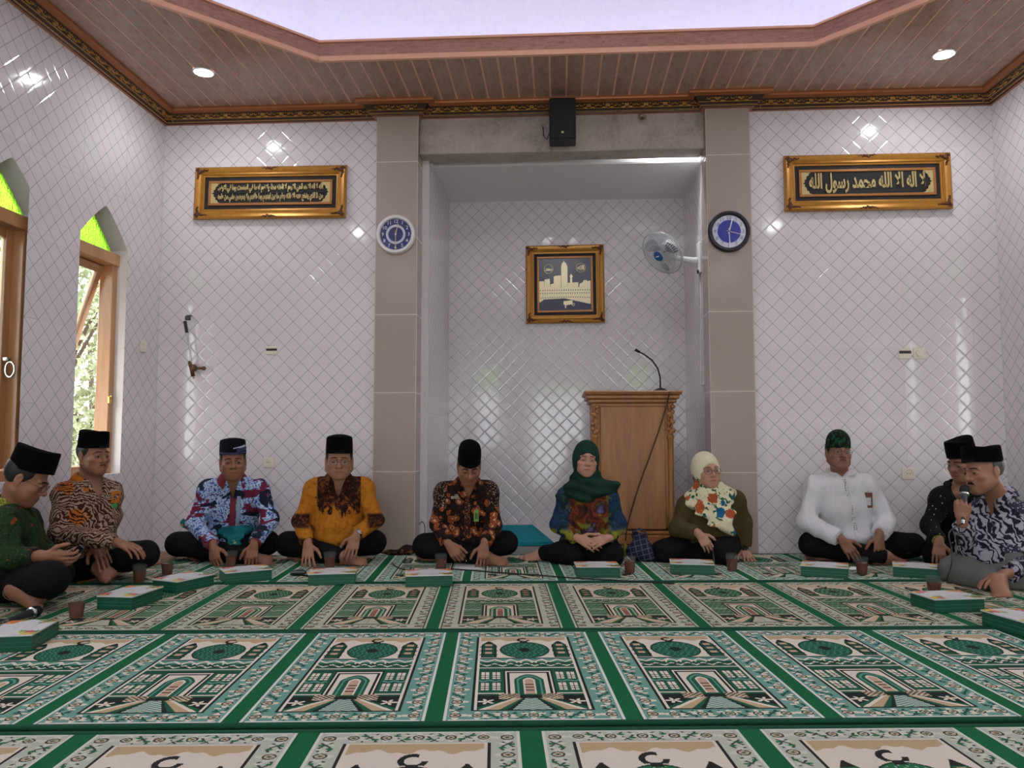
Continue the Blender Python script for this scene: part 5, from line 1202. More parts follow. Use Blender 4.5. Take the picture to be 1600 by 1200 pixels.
# -- woman in cream floral headscarf ------------------------------------------------------
if want(7):
    s = Person('p', 1107, 873, 5.40, 'woman in cream floral headscarf and glasses, olive top, leaning on one hand', 10)
    s.setup((1108,772,-.06), (1104,735,-.10), (1074,788,-.05), (1147,780,-.03), (1059,826,-.10), (1162,815,-.02), (1092,834,-.26), (1162,858,-.04), (1040,864,-.14), (1128,862,-.24), (1030,880,.02), (1060,880,.0), chest=1.05, hipw=.12, belly=.02)
    h = s.mkhead(26, 0, -4, .98, 1.04, 1.05, 1.0, True)
    s.body(h, {'L': dict(d=s.wd(.55, -.25, -.8), n=s.wd(.2, .85, -.5), curl=(.45, .55, .4), spread=3), 'R': dict(d=s.wd(.15, -.85, -.5), n=s.wd(0, .3, -1), curl=(.1, .0, -.1), spread=12)}, {}, SK4, 0, .92)
    s.face_extras(brow='#4a382e', browk=.8, glasses=('#4a2622', .0017), gaze=(8, 0)); s.shirt(C_OLIVE, .018, .0049, 19, vneck=0, name='top', loose=.012, cuffend=.9); s.trousers(TROUSER, .022, seed=25, h=.01)
    def dr(F, N): F.eseg(N+(.0, -.085, -.03), N+(.07, -.135, -.17), (.15, .03), (.085, .02), (1, 0, 0), .04); F.cap(N+(.08, -.145, -.20), N+(.125, -.15, -.25), .05, .02, .03); F.cap(N+(-.04, -.04, -.02), N+(-.13, -.03, -.06), .07, .05, .04); F.cap(N+(.03, -.02, 0), N+(.11, -.0, .0), .07, .05, .04)
    hijab(s, C_CREAM, 0, 'cream headscarf printed with blue and rust flowers', (.060, .073), 5, dr, .0025)
    E, W_ = s.j['ER'], s.j['WR']; ax = unit(W_-E); z = Vector(ax); x = Vector((0, -1, .2)); x = (x-z*x.dot(z)).normalized(); y = z.cross(x); p = W_-ax*.004; M = Matrix(((x.x, y.x, z.x, p[0]), (x.y, y.y, z.y, p[1]), (x.z, y.z, z.z, p[2]), (0, 0, 0, 1)))
    w = s.add('wristwatch', MB().lathe([(.030, -.011), (.033, -.010), (.033, .010), (.030, .011)], 20, 0, M, cap=False).mesh('wristwatch', M_('watch_strap', '#1c1a1a', .5), True), 'black wristwatch'); MB().box((.033, 0, 0), (.010, .030, .034), 0, None, .003, M).build('watch_case', M_('watch_black', '#121212', .25), w)
    PEOPLE[7] = s
# -- man in white shirt ------------------------------------------------------
if want(8):
    s = Person('p', 1325, 872, 5.40, 'man in white embroidered shirt, green and black cap and glasses, sitting cross-legged', 6)
    s.setup((1314,738,-.06), (1310,707,-.10), (1275,758,-.05), (1354,757,-.05), (1260,815,-.10), (1386,815,-.10), (1315,843,-.30), (1374,836,-.28), (1268,850,-.1), (1425,852,-.08), (1384,880,-.30), (1305,872,-.12), thigh=.085)
    h = s.mkhead(18, -4, 2, 1.0, .98, 1.0, 1.1)
    s.body(h, {'L': dict(d=s.wd(.5, -.35, -.8), n=s.wd(.3, .8, -.4), curl=(.45, .5, .35), spread=3), 'R': dict(d=s.wd(-.08, -.25, -.95), n=s.wd(-.25, .85, -.2), curl=(.55, .6, .4), spread=3)}, {'L': dict(d=s.wd(.97, -.1, -.12), up=s.wd(.1, -.5, .8)), 'R': dict(d=s.wd(-.9, 0, -.1), up=s.wd(0, -.7, .7))}, SK3, .2)
    s.face_extras(glasses=('#2c2a2c', .0013), moustache=('#2a1e18', .8), gaze=(4, -4)); s.hair(None, .06); s.cap(.118, 9, .036, CAPG, 'green and black patterned peaked cap', 'peak', rx=.081, ry=.10)
    s.shirt(C_WHITE, .022, .0058, 14, vneck=.035, loose=.014); s.cuff('L', C_EMB, .040, .93, .035, 'black embroidered cuff'); s.cuff('R', C_EMB, .040, .93, .035, 'black embroidered cuff'); s.trousers(TROUSER, seed=31)
    s.collar(C_WHITE, .064, .026, .0, .0, 24); N = s.j['N']; zz = np.linspace(N[2]-.035, N[2]-.42, 18); s.add('placket', s.patch(np.stack([N[0]+.012+.07*(zz[0]-zz)/.38, zz], 1), .011, C_EMB, .003, s.SF, False), 'black embroidered button band')
    tag_card(s, (N[0]+.165, N[2]-.185), M_('brown_card_holder', '#6a3f2c', .5), M_('card_white', '#b9bcc4', .4), (.052, .105), 'identity_card', 'identity card in a brown holder', s.SF, .1)
    PEOPLE[8] = s
# -- man in black dotted shirt, behind ------------------------------------------------------
if want(9):
    s = Person('p', 1500, 872, 5.25, 'man in black dotted shirt, half hidden behind the man with the microphone', -18)
    s.setup((1502,757,-.08), (1504,722,-.14), (1470,776,-.06), (1545,774,.02), (1452,822,-.10), (1556,825,-.05), (1467,846,-.26), (1535,858,-.26), (1463,868,-.10), (1560,862,-.1), (1520,886,-.22), (1490,886,-.2))
    h = s.mkhead(-38, 16, 0, 1.0, 1.0, 1.0, 1.05)
    s.body(h, {'L': dict(d=s.wd(-.2, -.35, -.9), n=s.wd(.3, .7, -.5), curl=(.3, .4, .3)), 'R': dict(d=s.wd(-.5, -.4, -.6), n=s.wd(-.2, .6, -.6), curl=(.4, .4, .3))}, {}, SK2)
    s.face_extras(glasses=('#8a7350', .0012), gaze=(0, 15)); s.hair(None, .06); s.cap(.108, 0, .045); s.shirt(C_DOT, .017, .0049, 17); s.collar(C_DOT, .066, .028, .0, .0)
    s.cuff('L', C_LIME, .038, .95, .03, 'yellow and green patterned cuff'); s.cuff('R', C_LIME, .038, .95, .03, 'yellow and green patterned cuff'); s.trousers(TROUSER, seed=41); PEOPLE[9] = s
# -- man speaking into a microphone ------------------------------------------------------
if want(10):
    s = Person('p', 1562, 908, 4.55, 'man in grey and navy batik shirt and grey sarong, speaking into a microphone', -42)
    s.setup((1560,771,.02), (1536,736,-.04), (1534,797,.10), (1598,806,-.04), (1512,858,-.02), (1612,882,-.16), (1504,814,-.14), (1572,897,-.30), (1496,893,-.02), (1612,925,-.22), (1560,928,-.34), (1550,915,-.20), hipw=.11, belly=.03)
    h = s.mkhead(-48, 8, -4, 1.06, 1.04, 1.08, 1.15)
    s.body(h, {'L': dict(d=s.wd(.05, -.15, 1), n=s.wd(.35, .75, .05), curl=(1.2, 1.25, .7), spread=1, thumb=(.55, .25, .9)), 'R': dict(d=s.wd(-.95, -.3, -.12), n=s.wd(-.1, -.1, -1), curl=(.3, .35, .3), spread=4)}, {'L': dict(d=s.wd(-.35, -.75, -.1), up=s.wd(-.3, -.1, .9))}, SK2, .12, 1.02)
    s.face_extras(moustache=('#1d1714', 1.25), gaze=(0, 6)); s.hair(GREYHAIR, .055, -.035, .012, .0); s.cap(.085, -6, .050, None, None, 'peci', rx=.086, ry=.108)
    s.shirt(C_GREY, .018, .0055, 23, loose=.012, cuffend=.88); s.collar(C_GREY); s.cuff('R', C_GREY, .042, .9, .03); s.cuff('L', C_GREY, .042, .9, .03)
    def ex(F): F.ell(s.pel*.5+(s.j['KL']+s.j['KR'])*.25+(0, 0, -.05), (.24, .20, .075), None, .06)
    s.trousers(C_SARONG, .032, .0045, 33, (.75, .75), 'sarong', 'grey sarong', .009, ex); PEOPLE[10] = s
# -- man in green batik, looking at his phone ------------------------------------------------------
if want(1):
    s = Person('p', 14, 925, 4.05, 'man in dark green batik shirt, in profile, looking down at his phone', 68)
    s.setup((18,788,.03), (42,748,.02), (8,815,-.17), (40,812,.20), (14,872,-.24), (66,862,.16), (68,869,-.24), (95,868,.02), (78,905,-.30), (88,897,.12), (70,930,.0), (24,920,-.28), hipw=.10)
    h = s.mkhead(74, 30, 0, 1.06, 1.0, 1.05, 1.1)
    s.body(h, {'L': dict(d=s.wd(.95, .1, -.25), n=s.wd(-.1, .8, .25), curl=(.6, .7, .5), spread=3), 'R': dict(d=s.wd(.75, -.5, -.2), n=s.wd(.0, -.5, .7), curl=(.5, .6, .4), spread=3)}, {'R': dict(d=s.wd(.93, -.30, -.14), up=s.wd(.1, -.6, .75))}, SK1)
    s.face_extras(glasses=('#1e1a18', .0013), gaze=(0, 20)); s.hair(None, .07, -.06, -.03); s.cap(.105, -12, .050, None, None, 'peci', rx=.084, ry=.106)
    s.shirt(C_GREEN, .018, .0055, 27, cuffend=.72); s.collar(C_LIME, .068, .040, .034, .06, label='yellow-green dotted collar'); s.cuff('L', M_('black_cuff', '#171412', .8), .044, .72, .035, 'black cuff with an orange stripe'); s.trousers(TROUSER, .022, seed=37)
    PEOPLE[1] = s
# -- man in brown fern batik ------------------------------------------------------
if want(2):
    s = Person('p', 130, 888, 4.62, 'man in brown and cream fern batik shirt with orange collar, beside the window', 34)
    s.setup((140,748,-.02), (146,711,-.05), (103,770,-.12), (172,768,.04), (92,832,-.20), (168,815,.02), (184,848,-.24), (150,850,-.14), (104,880,-.10), (226,866,-.02), (150,882,-.14), (138,882,-.06))
    h = s.mkhead(36, 4, 0, .95, .98, 1.02, 1.08)
    s.body(h, {'L': dict(d=s.wd(.9, -.2, -.2), n=s.wd(-.1, .2, -.9), curl=(.3, .4, .3), spread=5), 'R': dict(d=s.wd(.6, -.4, -.5), n=s.wd(.0, .3, -.9), curl=(.3, .3, .3))}, {'L': dict(d=s.wd(.75, -.55, -.1), up=s.wd(.1, -.6, .8))}, SK1, .1)
    s.face_extras(moustache=('#2a1c15', .6), gaze=(6, 4)); s.hair(None, .06); s.cap(.10, 0, .048)
    s.shirt(C_FERN, .018, .0052, 29); s.collar(C_ORANGE, label='orange collar'); s.cuff('L', C_FERN, .038, .95, .03)
    N = s.j['N']; zz = np.linspace(N[2]-.128, N[2]-.34, 14); s.add('placket', s.patch(np.stack([N[0]+0*zz, zz], 1), .016, C_FERN, .003, s.SF, False)); s.trousers(TROUSER, seed=47)
    P = s.SF.front(np.array([(N[0]+.085, N[2]-.16)]), -.6, .1)[0]; s.add('badge', MB().lathe([(.001, 0), (.014, 0), (.016, .004), (.010, .006), (.001, .006)], 16, 0, Matrix.Translation(P.tolist()) @ Matrix.Rotation(math.pi/2, 4, 'X')).mesh('badge', M_('green_pin', '#2f8a3a', .4), True), 'round green badge')
    s.add('pocket', s.patch(np.array([(N[0]+.06, N[2]-.11), (N[0]+.11, N[2]-.11)]), .035, C_ORANGE, .003, s.SF, False), 'orange pocket panel'); PEOPLE[2] = s
for k_, s_ in PEOPLE.items(): pass
# ================================================================= FIXTURES
AR = {}   # arabic letters -> (isolated, final, initial, medial)
for ch, base, n in (('ا',0xFE8D,2),('ب',0xFE8F,4),('ة',0xFE93,2),('ت',0xFE95,4),('ث',0xFE99,4),('ج',0xFE9D,4),('ح',0xFEA1,4),('خ',0xFEA5,4),('د',0xFEA9,2),('ذ',0xFEAB,2),('ر',0xFEAD,2),('ز',0xFEAF,2),('س',0xFEB1,4),('ش',0xFEB5,4),('ص',0xFEB9,4),('ض',0xFEBD,4),('ط',0xFEC1,4),('ظ',0xFEC5,4),('ع',0xFEC9,4),('غ',0xFECD,4),('ف',0xFED1,4),('ق',0xFED5,4),('ك',0xFED9,4),('ل',0xFEDD,4),('م',0xFEE1,4),('ن',0xFEE5,4),('ه',0xFEE9,4),('و',0xFEED,2),('ي',0xFEF1,4),('ى',0xFEEF,2)): AR[ch] = [chr(base+i) for i in range(n)]
def arabic(s):
    out = []; i = 0; s = s.replace('لا', '\uE000'); AR2 = dict(AR); AR2['\uE000'] = ['\uFEFB', '\uFEFC']
    for i, c in enumerate(s):
        if c not in AR2: out.append(c); continue
        pv = i > 0 and s[i-1] in AR2 and len(AR2[s[i-1]]) == 4; nx = i+1 < len(s) and s[i+1] in AR2 and len(AR2[c]) == 4
        f = AR2[c]; out.append(f[3] if pv and nx else f[1] if pv else f[2] if nx else f[0])
    return ''.join(reversed(out))
GOLDF = NT('antique_gold_frame', .34, .4); GOLDF.col(GOLDF.mix(GOLDF.noise(GOLDF.coord(), 25, 3), srgb('#a86d22'), srgb('#c4903f'))); GOLDF = GOLDF.m
CARVE = M_('brown_carved_corner', '#5b3423', .5, .2, .5, .25, 120); GOLDL = M_('gold_leaf', '#cdb880', .3, .35, .6, .25, 160); MATB = M_('black_mount', '#191719', .7); FILLET = M_('copper_fillet', '#b07844', .35, .3); GILT = M_('pale_gilt', '#e2d7b0', .3, .3, .6, .3, 110); NAVY = M_('navy_ground', '#1d2b4d', .25, 0, .6)
def place_on(px, py, Y): return ony(px, py, Y)
def frame_thing(name, c, w, h, label, cat='framed picture', fw=.085, rotz=0, rotx=0, mount=.05):
    r = empty(name, c, label=label, cat=cat, rot=(rotx, 0, rotz))
    # moulding: each side a mitred profile
    prof = [(0, 0), (0, .030), (.012, .040), (.03, .036), (.045, .026), (.06, .030), (fw-.012, .022), (fw, .020), (fw, .006)]
    def side(M, L):
        b = MB(); n = len(prof)
        for s in (-1, 1):
            for (d, e) in prof: b.v.append(tuple(M @ Vector((s*(L/2-d), -e, -d))))
        for i in range(n-1): b.f.append((i, i+1, n+i+1, n+i)); b.m.append(0)
        b.f.append(tuple(range(n))[::-1]); b.m.append(0); b.f.append(tuple(range(n, 2*n))); b.m.append(0); return b.build('frame_moulding', GOLDF, r, True)
    for k, (L, dx, dz) in enumerate(((w, 0, h/2), (h, w/2, 0), (w, 0, -h/2), (h, -w/2, 0))):
        side(Matrix.Translation((dx, 0, dz)) @ Matrix.Rotation(k*math.pi/2, 4, 'Y'), L)
    MB().box((0, -.006, 0), (w-.02, .012, h-.02)).build('backing', MATB, r)
    iw, ih = w-2*fw, h-2*fw; m = mount; f = MB()
    for s in (-1, 1): f.box((0, -.016, s*(ih/2-m-.010)), (iw-2*m, .014, .020), bev=.003); f.box((s*(iw/2-m-.010), -.016, 0), (.020, .014, ih-2*m-.04), bev=.003)
    f.build('fillet', FILLET, r)
    rs = np.random.RandomState(3)
    def carve(cx, cz, sx, sz, corner=True):
        b = MB()
        for k in range(13):
            t = k/12; a = rs.uniform(0, 6.28)
            if corner:
                u = .014+(k % 7)/6*.085; q = (u, .022+rs.uniform(-.006, .008)) if k < 7 else (.022+rs.uniform(-.006, .008), u); rr = .020*(1-.5*(u/.085))
            else: q = ((t-.5)*.13, .018+rs.uniform(-.006, .006)-.02*abs(t-.5)); rr = .014*(1-abs(t-.5)*1.1)
            b.ball((cx+sx*q[0], -.036, cz+sz*q[1]), (rr*.9, .008, rr*.75), 6, 5)
        b.ball((cx+sx*.030, -.038, cz+sz*.030), (.020, .010, .020), 8, 5) if corner else None
        b.build('carved_corner' if corner else 'carved_crest', CARVE, r, 'all')
    for sx in (-1, 1):
        for sz in (-1, 1): carve(sx*(w/2-.006), sz*(h/2-.006), -sx, -sz)
    for sz in (-1, 1): carve(0, sz*(h/2-.002), 1, -sz, False)
    return r, iw-2*m-.04, ih-2*m-.04
def corner_spandrels(r, w, h):
    rs = np.random.RandomState(5)
    for sx in (-1, 1):
        for sz in (-1, 1):
            b = MB()
            poly = [(sx*w/2, sz*h/2), (sx*(w/2-.075), sz*h/2)] + [(sx*(w/2-.075+.06*(k/8)**.6+.006*math.sin(k*2.4)), sz*h/2*(1-k/8*.98)) for k in range(1, 9)] + [(sx*w/2, 0)]
            if sx*sz < 0: poly = poly[::-1]
            b.prism(poly, -.019, -.015, 'y'); b.build('corner_spandrel', GOLDL, r)
def framed_calligraphy(px0, px1, py0, py1, lines, label, tilt):
    a, c = ony(px0, (py0+py1)/2, YB), ony(px1, (py0+py1)/2, YB); t, b_ = ony((px0+px1)/2, py0, YB), ony((px0+px1)/2, py1, YB)
    cx = (a.x+c.x)/2; cz = (t.z+b_.z)/2; w, h = c.x-a.x-.03, t.z-b_.z
    r, iw, ih = frame_thing('framed_calligraphy', (cx, YB-.004, cz), w, h, label, 'calligraphy', .078, 0, R_(-2), .030); r.rotation_euler = (R_(-1.5), R_(tilt), 0)
    corner_spandrels(r, iw, ih); n = len(lines); bw = iw-.11
    for i, s in enumerate(lines):
        z = ih*(.5-(i+.5)/n)*.92; o = text_mesh('calligraphy', arabic(s), ih*1.0/n*.98, GOLDL, .005, r, (0, -.014, z), width=bw, bold=.0045 if n > 1 else .0055)
        co = np.empty(len(o.data.vertices)*3); o.data.vertices.foreach_get('co', co); co = co.reshape(-1, 3); hh = co[:, 1].max()-co[:, 1].min(); co[:, 1] = (co[:, 1]-(co[:, 1].max()+co[:, 1].min())/2)*(ih*.93/n)/hh; o.data.vertices.foreach_set('co', co.ravel()); o.data.update()
    if n > 1: MB().box((0, -.0155, 0), (bw, .003, .006)).build('dividing_bar', MATB, r)
    return r
framed_calligraphy(304, 545, 262, 343, ['الله لا اله الا هو الحي القيوم لا تاخذه سنة ولا نوم له ما في السموت وما في الارض', 'من ذا الذي يشفع عنده الا باذنه يعلم ما بين ايديهم وما خلفهم ولا يحيطون بشي من علمه'], 'long gold framed calligraphy of two crowded lines, on the tiled wall left of the niche', .3)
framed_calligraphy(1221, 1487, 243, 330, ['لا اله الا الله محمد رسول الله'], 'long gold framed calligraphy of one bold line, on the tiled wall right of the niche', 0.0)
# square picture in the niche
a, c, t, b_ = ony(822, 445, NY), ony(944, 445, NY), ony(883, 384, NY), ony(883, 506, NY)
PW, PH = c.x-a.x, t.z-b_.z
pic, iw, ih = frame_thing('framed_picture', ((a.x+c.x)/2, NY-.004, (t.z+b_.z)/2), PW, PH, 'square gold framed picture of a gilded mosque skyline on navy, hung in the niche', 'picture', .075, 0, 0, .028); pic.rotation_euler = (R_(-2), R_(-.4), 0)
MB().box((0, -.0135, 0), (iw, .004, ih)).build('navy_ground', NAVY, pic)
def U(x, y): return ((x-460)/640*iw-iw/2, ih/2-(y-320)/640*ih)     # from the picture's own layout
def gold(poly, name='gilt_building', d=.019):
    p = [U(*q) for q in poly]; area = sum(p[i-1][0]*p[i][1]-p[i][0]*p[i-1][1] for i in range(len(p)))
    MB().prism(p if area < 0 else p[::-1], -d, -.0155, 'y').build(name, GILT, pic)
gold([(735,700),(735,420),(745,385),(762,365),(768,345),(775,365),(795,380),(812,420),(812,700)], 'gilt_tower', .021)
gold([(640,700),(640,545),(660,535),(730,530),(730,700)]); gold([(525,700),(525,580),(590,570),(598,700)]); gold([(460,700),(460,600),(520,600),(528,700)]); gold([(598,700),(600,640),(640,630),(645,700)])
gold([(812,700),(815,625),(945,620),(945,700)]); gold([(838,700),(845,560),(838,545),(850,520),(860,520),(878,545),(868,560),(872,700)], 'gilt_minaret', .021); gold([(950,700),(960,640),(1000,620),(1010,595),(1050,595),(1060,610),(1095,600),(1095,700)])
gold([(460,690),(1095,680),(1095,890),(880,840),(770,815),(520,825),(460,865)], 'gilt_arcade', .018)
gold([(760,850),(870,840),(870,890),(790,900),(790,935),(778,935),(775,895),(758,895)], 'gilt_gate', .018)
for rowy, x0, x1, n in ((715, 475, 1085, 22), (752, 475, 1075, 22), (800, 480, 1080, 22)):
    b = MB()
    for k in range(n):
        x = x0+(x1-x0)*k/(n-1); p = U(x, rowy + (abs(x-770)/330)**2*12*(rowy > 760)); b.box((p[0], -.0188, p[1]), (.007, .003, .010))
    o = b.build('arcade_windows', NAVY, pic)
for cx_, cy_, word in ((578, 448, 'محمد'), (978, 440, 'الله')):
    p = U(cx_, cy_); m = MB(); m.tube([(p[0]+.042*math.cos(q), -.017, p[1]+.042*math.sin(q)) for q in np.linspace(0, 6.283, 25)[:-1]], .004, 6, closed=True); md = m.build('medallion', GILT, pic, 'all')
    text_mesh('medallion_word', arabic(word), .052, GILT, .003, md, (p[0], -.016, p[1]), width=.062, bold=.0025)
p = U(880, 895); MB().tube([(p[0]+.012*math.cos(q), -.017, p[1]+.010*math.sin(q)) for q in np.linspace(0, 6.283, 17)[:-1]], .0035, 6, closed=True).build('gilt_ring', GILT, pic, 'all')

# clocks on the pillars
def clock(px, py, rpx, rim, face, ring, num_mat, label, hands, style):
    Y = 5.765; c = ony(px, py, Y); e = ony(px+rpx, py, Y); Rr = e.x-c.x
    r = empty('wall_clock', c, label=label, cat='clock'); T90 = Matrix.Rotation(math.pi/2, 4, 'X')
    b = MB(); b.lathe([(Rr*.2, 0), (Rr, 0), (Rr*1.0, .022), (Rr*.95, .034), (Rr*.84, .036), (Rr*.80, .026), (Rr*.79, .016)], 40, 0, T90, cap=False).build('rim', rim, r, True)
    MB().lathe([(.001, .012), (Rr*.82, .012), (Rr*.82, .016), (.001, .016)], 40, 0, T90).build('dial', face, r)
    for k in range(12):
        a_ = R_(90-30*(k+1)); q = Rr*.665; s = str(k+1)
        text_mesh('numeral', s, Rr*.25, num_mat, .0012, r, (q*math.cos(a_), -.0172, q*math.sin(a_)))
    if style == 'ring': MB().lathe([(Rr*.38, .0162), (Rr*.50, .0162), (Rr*.50, .018), (Rr*.38, .018), (Rr*.38, .0162)], 40, 0, T90, cap=False).build('dial_ring', ring, r)
    else: MB().lathe([(.001, .0162), (Rr*.555, .0162), (Rr*.555, .018), (.001, .018)], 40, 0, T90).build('dial_centre', ring, r)
    for nm, ang, L, w, m in hands:
        a_ = R_(90-ang); M = Matrix.Translation((0, -.021, 0)) @ Matrix.Rotation(-a_, 4, 'Y'); MB().box((L*Rr*.4, 0, 0), (L*Rr*1.2, .0016, w), 0, None, 0, M).build(nm, m, r)
    MB().lathe([(.001, .018), (.006, .018), (.006, .025), (.001, .025)], 12, 0, T90).build('hub', num_mat, r)
    return r
WHT = M_('white_plastic', '#e6e4e2', .3); NAVYD = M_('navy_dial', '#22306a', .25); SILV = M_('silver_dial', '#c9ccd8', .2, .3); BLK = M_('black_plastic', '#1b1c20', .35); GOLDH = M_('gilt_hand', '#cdbb7a', .3, .6)
clock(619, 367, 30.5, WHT, NAVYD, M_('pale_ring', '#c3c8da', .3), M_('numeral_white', '#dfe3ef', .4), 'white rimmed wall clock with navy dial on the left pillar', [('hour_hand', 12, .55, .006, GOLDH), ('minute_hand', 180, .85, .005, GOLDH)], 'ring')
clock(1138.5, 362.5, 33, BLK, SILV, M_('blue_dial', '#2c37a0', .18), M_('numeral_dark', '#50556a', .4), 'black rimmed wall clock with blue centre on the right pillar', [('hour_hand', 15, .62, .008, WHT), ('minute_hand', 178, .80, .006, WHT), ('second_hand', 105, .75, .003, WHT)], 'disc')

# loudspeaker above the niche
c0, c1 = ony(858, 153, 5.60), ony(900, 217, 5.60); w, h = c1.x-c0.x, c0.z-c1.z
sp = empty('loudspeaker', ((c0.x+c1.x)/2, 5.60, (c0.z+c1.z)/2), label='black box loudspeaker mounted on the concrete beam over the niche', cat='speaker')
BLKC = M_('speaker_black', '#1d1e22', .6, 0, .4, .2, 90)
MB().box((0, .075, 0), (w, .15, h), bev=.006).build('cabinet', BLKC, sp)
gr = MB(); gr.box((0, -.003, .0), (w-.016, .008, h-.016), bev=.004); gr.build('grille', M_('speaker_grille', '#232429', .8, 0, .3, .4, 400), sp)
MB().box((0, -.0085, -h*.34), (.016, .003, .016), bev=.001).build('badge', M_('speaker_badge', '#b9b08c', .4, .3), sp); MB().box((.0, .19, .02), (.05, .09, .06)).build('wall_bracket', BLKC, sp)
MB().tube([(-w/2+.01, .13, -.03), (-w/2-.02, .15, -.10), (-w/2-.045, .20, -.05), (-w/2-.05, .225, .03)], .004, 6).build('speaker_lead', BLKC, sp, 'all')
# round fitting on the beam
c = ony(1003, 185, 5.83); rf = empty('round_fitting', c, label='small round bare fitting on the concrete beam, right of the loudspeaker', cat='fitting')
MB().lathe([(.012, 0), (.032, 0), (.034, .012), (.024, .018), (.010, .012)], 16, 0, Matrix.Rotation(math.pi/2, 4, 'X')).build('socket_ring', M_('dull_brass', '#8a7d6c', .4, .5), rf, True); MB().ball((0, -.014, 0), (.010, .008, .010)).build('socket_core', M_('socket_dark', '#4a4036', .5), rf, 'all')

# switches and sockets
CRM = M_('cream_plastic', '#e3dccb', .3); DKS = M_('switch_black', '#2a2624', .35)
def plate(px, py, wpx, hpx, Y, label, kind, cat='switch', X=None):
    if X is None:
        c = ony(px, py, Y); w = ony(px+wpx/2, py, Y).x-ony(px-wpx/2, py, Y).x; h = ony(px, py-hpx/2, Y).z-ony(px, py+hpx/2, Y).z; rot = (0, 0, 0)
    else: c = onx(px, py, X); w = h = .085; rot = (0, 0, math.pi/2)
    r = empty('wall_switch' if cat == 'switch' else 'wall_socket', c, label=label, cat=cat, rot=rot)
    MB().box((0, -.005, 0), (w, .010, h), bev=.003).build('plate', CRM, r)
    if kind == 'bar': MB().box((0, -.011, h*.12), (w*.98, .005, h*.26), bev=.001).build('rocker', DKS, r)
    elif kind == 'dial': MB().lathe([(.001, .010), (w*.32, .010), (w*.30, .020), (.001, .021)], 20, 0, Matrix.Rotation(math.pi/2, 4, 'X')).build('knob', CRM, r, True)
    elif kind == 'socket':
        MB().lathe([(w*.12, .0101), (w*.34, .0101), (w*.34, .014), (w*.30, .014), (w*.28, .0102)], 20, 0, Matrix.Rotation(math.pi/2, 4, 'X'), cap=False).build('outlet_ring', CRM, r, True)
        b = MB(); b.box((-w*.1, -.0105, 0), (.006, .002, .006)); b.box((w*.1, -.0105, 0), (.006, .002, .006)); b.build('outlet_holes', DKS, r)
    elif kind == 'rocker': MB().box((0, -.011, 0), (w*.45, .006, h*.6), bev=.002).build('rocker', CRM, r)
    return r
plate(425, 548, 17, 13, YB, 'cream wall switch with black bar, alone on the left tiled wall', 'bar'); plate(1413.5, 552.5, 19, 17, YB, 'cream wall switch with black bar, beside the round dimmer on the right tiled wall', 'bar'); plate(1436, 552, 19, 17, YB, 'cream round dimmer plate, right of the black barred switch', 'dial')
plate(420, 722.5, 16, 16, YB, 'cream wall socket low on the left tiled wall, behind the seated men', 'socket', 'socket'); plate(1419, 740, 21, 18, YB, 'cream wall socket low on the right tiled wall, right of the man in white', 'socket', 'socket')
plate(223, 541, 12, 16, YB, 'cream wall switch on the left side wall, right of the open window', 'rocker', 'switch', XL)

# metal rod with clamp, hanging off a brass wall tap
Y = YB; q = lambda px, py, d: ony(px, py, Y-d); o0 = q(301, 575, .05)
br = empty('microphone_rod', o0, label='thin metal rod with a black clamp on a brass wall tap, left tiled wall', cat='stand'); L = lambda px, py, d: q(px, py, d)-o0
BRN = M_('aged_brass', '#6b5038', .4, .6)
MB().tube([L(299, 566, .05), L(292.5, 518, .06)], .007, 8).build('rod', STEEL, br, True)
b = MB(); b.tube([L(292, 520, .06), L(289, 502, .06)], .013, 8); b.box(L(293.5, 497, .06), (.036, .03, .034), bev=.004); b.box(L(296, 493.5, .06), (.03, .032, .008)); b.build('clamp', BLK, br)
b = MB(); b.tube([L(297, 567, .05), L(302, 588, .04)], .016, 8); b.tube([L(302, 575, .05), L(318, 575.5, .05)], .010, 8); b.ball(L(318.5, 575.5, .05), .017); b.ball(L(302.5, 575, .05), (.028, .026, .03)); b.tube([L(302, 575, .05), L(302, 575, .0)], .014, 8); b.ball(L(296.5, 566.5, .05), .014); b.build('tap_body', BRN, br, 'all')
MB().tube([L(302, 586, .04), L(302.5, 592, .04)], .007, 6).build('tap_spout', M_('worn_copper', '#a07c66', .4, .5), br)

# fan on the niche side wall
fc = ony(1035, 395, 6.25); dirf = (Vector((-.62, -.46, -.60))).normalized()
wallp = onx(1087, 398, NX1); wallp.y = 6.30
fan = empty('wall_fan', wallp, label='white wall fan with a blue hub, on the right side wall of the niche', cat='fan')
zf = dirf; xf = Vector((0, 0, 1)).cross(zf).normalized(); yf = zf.cross(xf); FM = Matrix(((xf.x, yf.x, zf.x, fc.x-wallp.x), (xf.y, yf.y, zf.y, fc.y-wallp.y), (xf.z, yf.z, zf.z, fc.z-wallp.z), (0, 0, 0, 1)))
FR = .188; WIRE = M_('white_wire', '#bfc2c6', .3, .2); SMOKE = NT('smoky_blade', .2); SMOKE.col((*srgb('#9da2ae'), 1)); SMOKE.b.inputs['Transmission Weight'].default_value = .15; SMOKE = SMOKE.m
g = MB()
for rr, z in ((FR, 0), (FR*.98, .012), (FR*.8, .040), (FR*.55, .056), (.05, .06), (FR*.9, -.035), (FR*.55, -.05)): g.tube([(rr*math.cos(q), rr*math.sin(q), z) for q in np.linspace(0, 6.283, 33)[:-1]], 0.0045 if rr == FR else .0026, 5, 0, closed=True, M=FM)
fw_ = g.build('guard_rings', WIRE, fan, 'all')
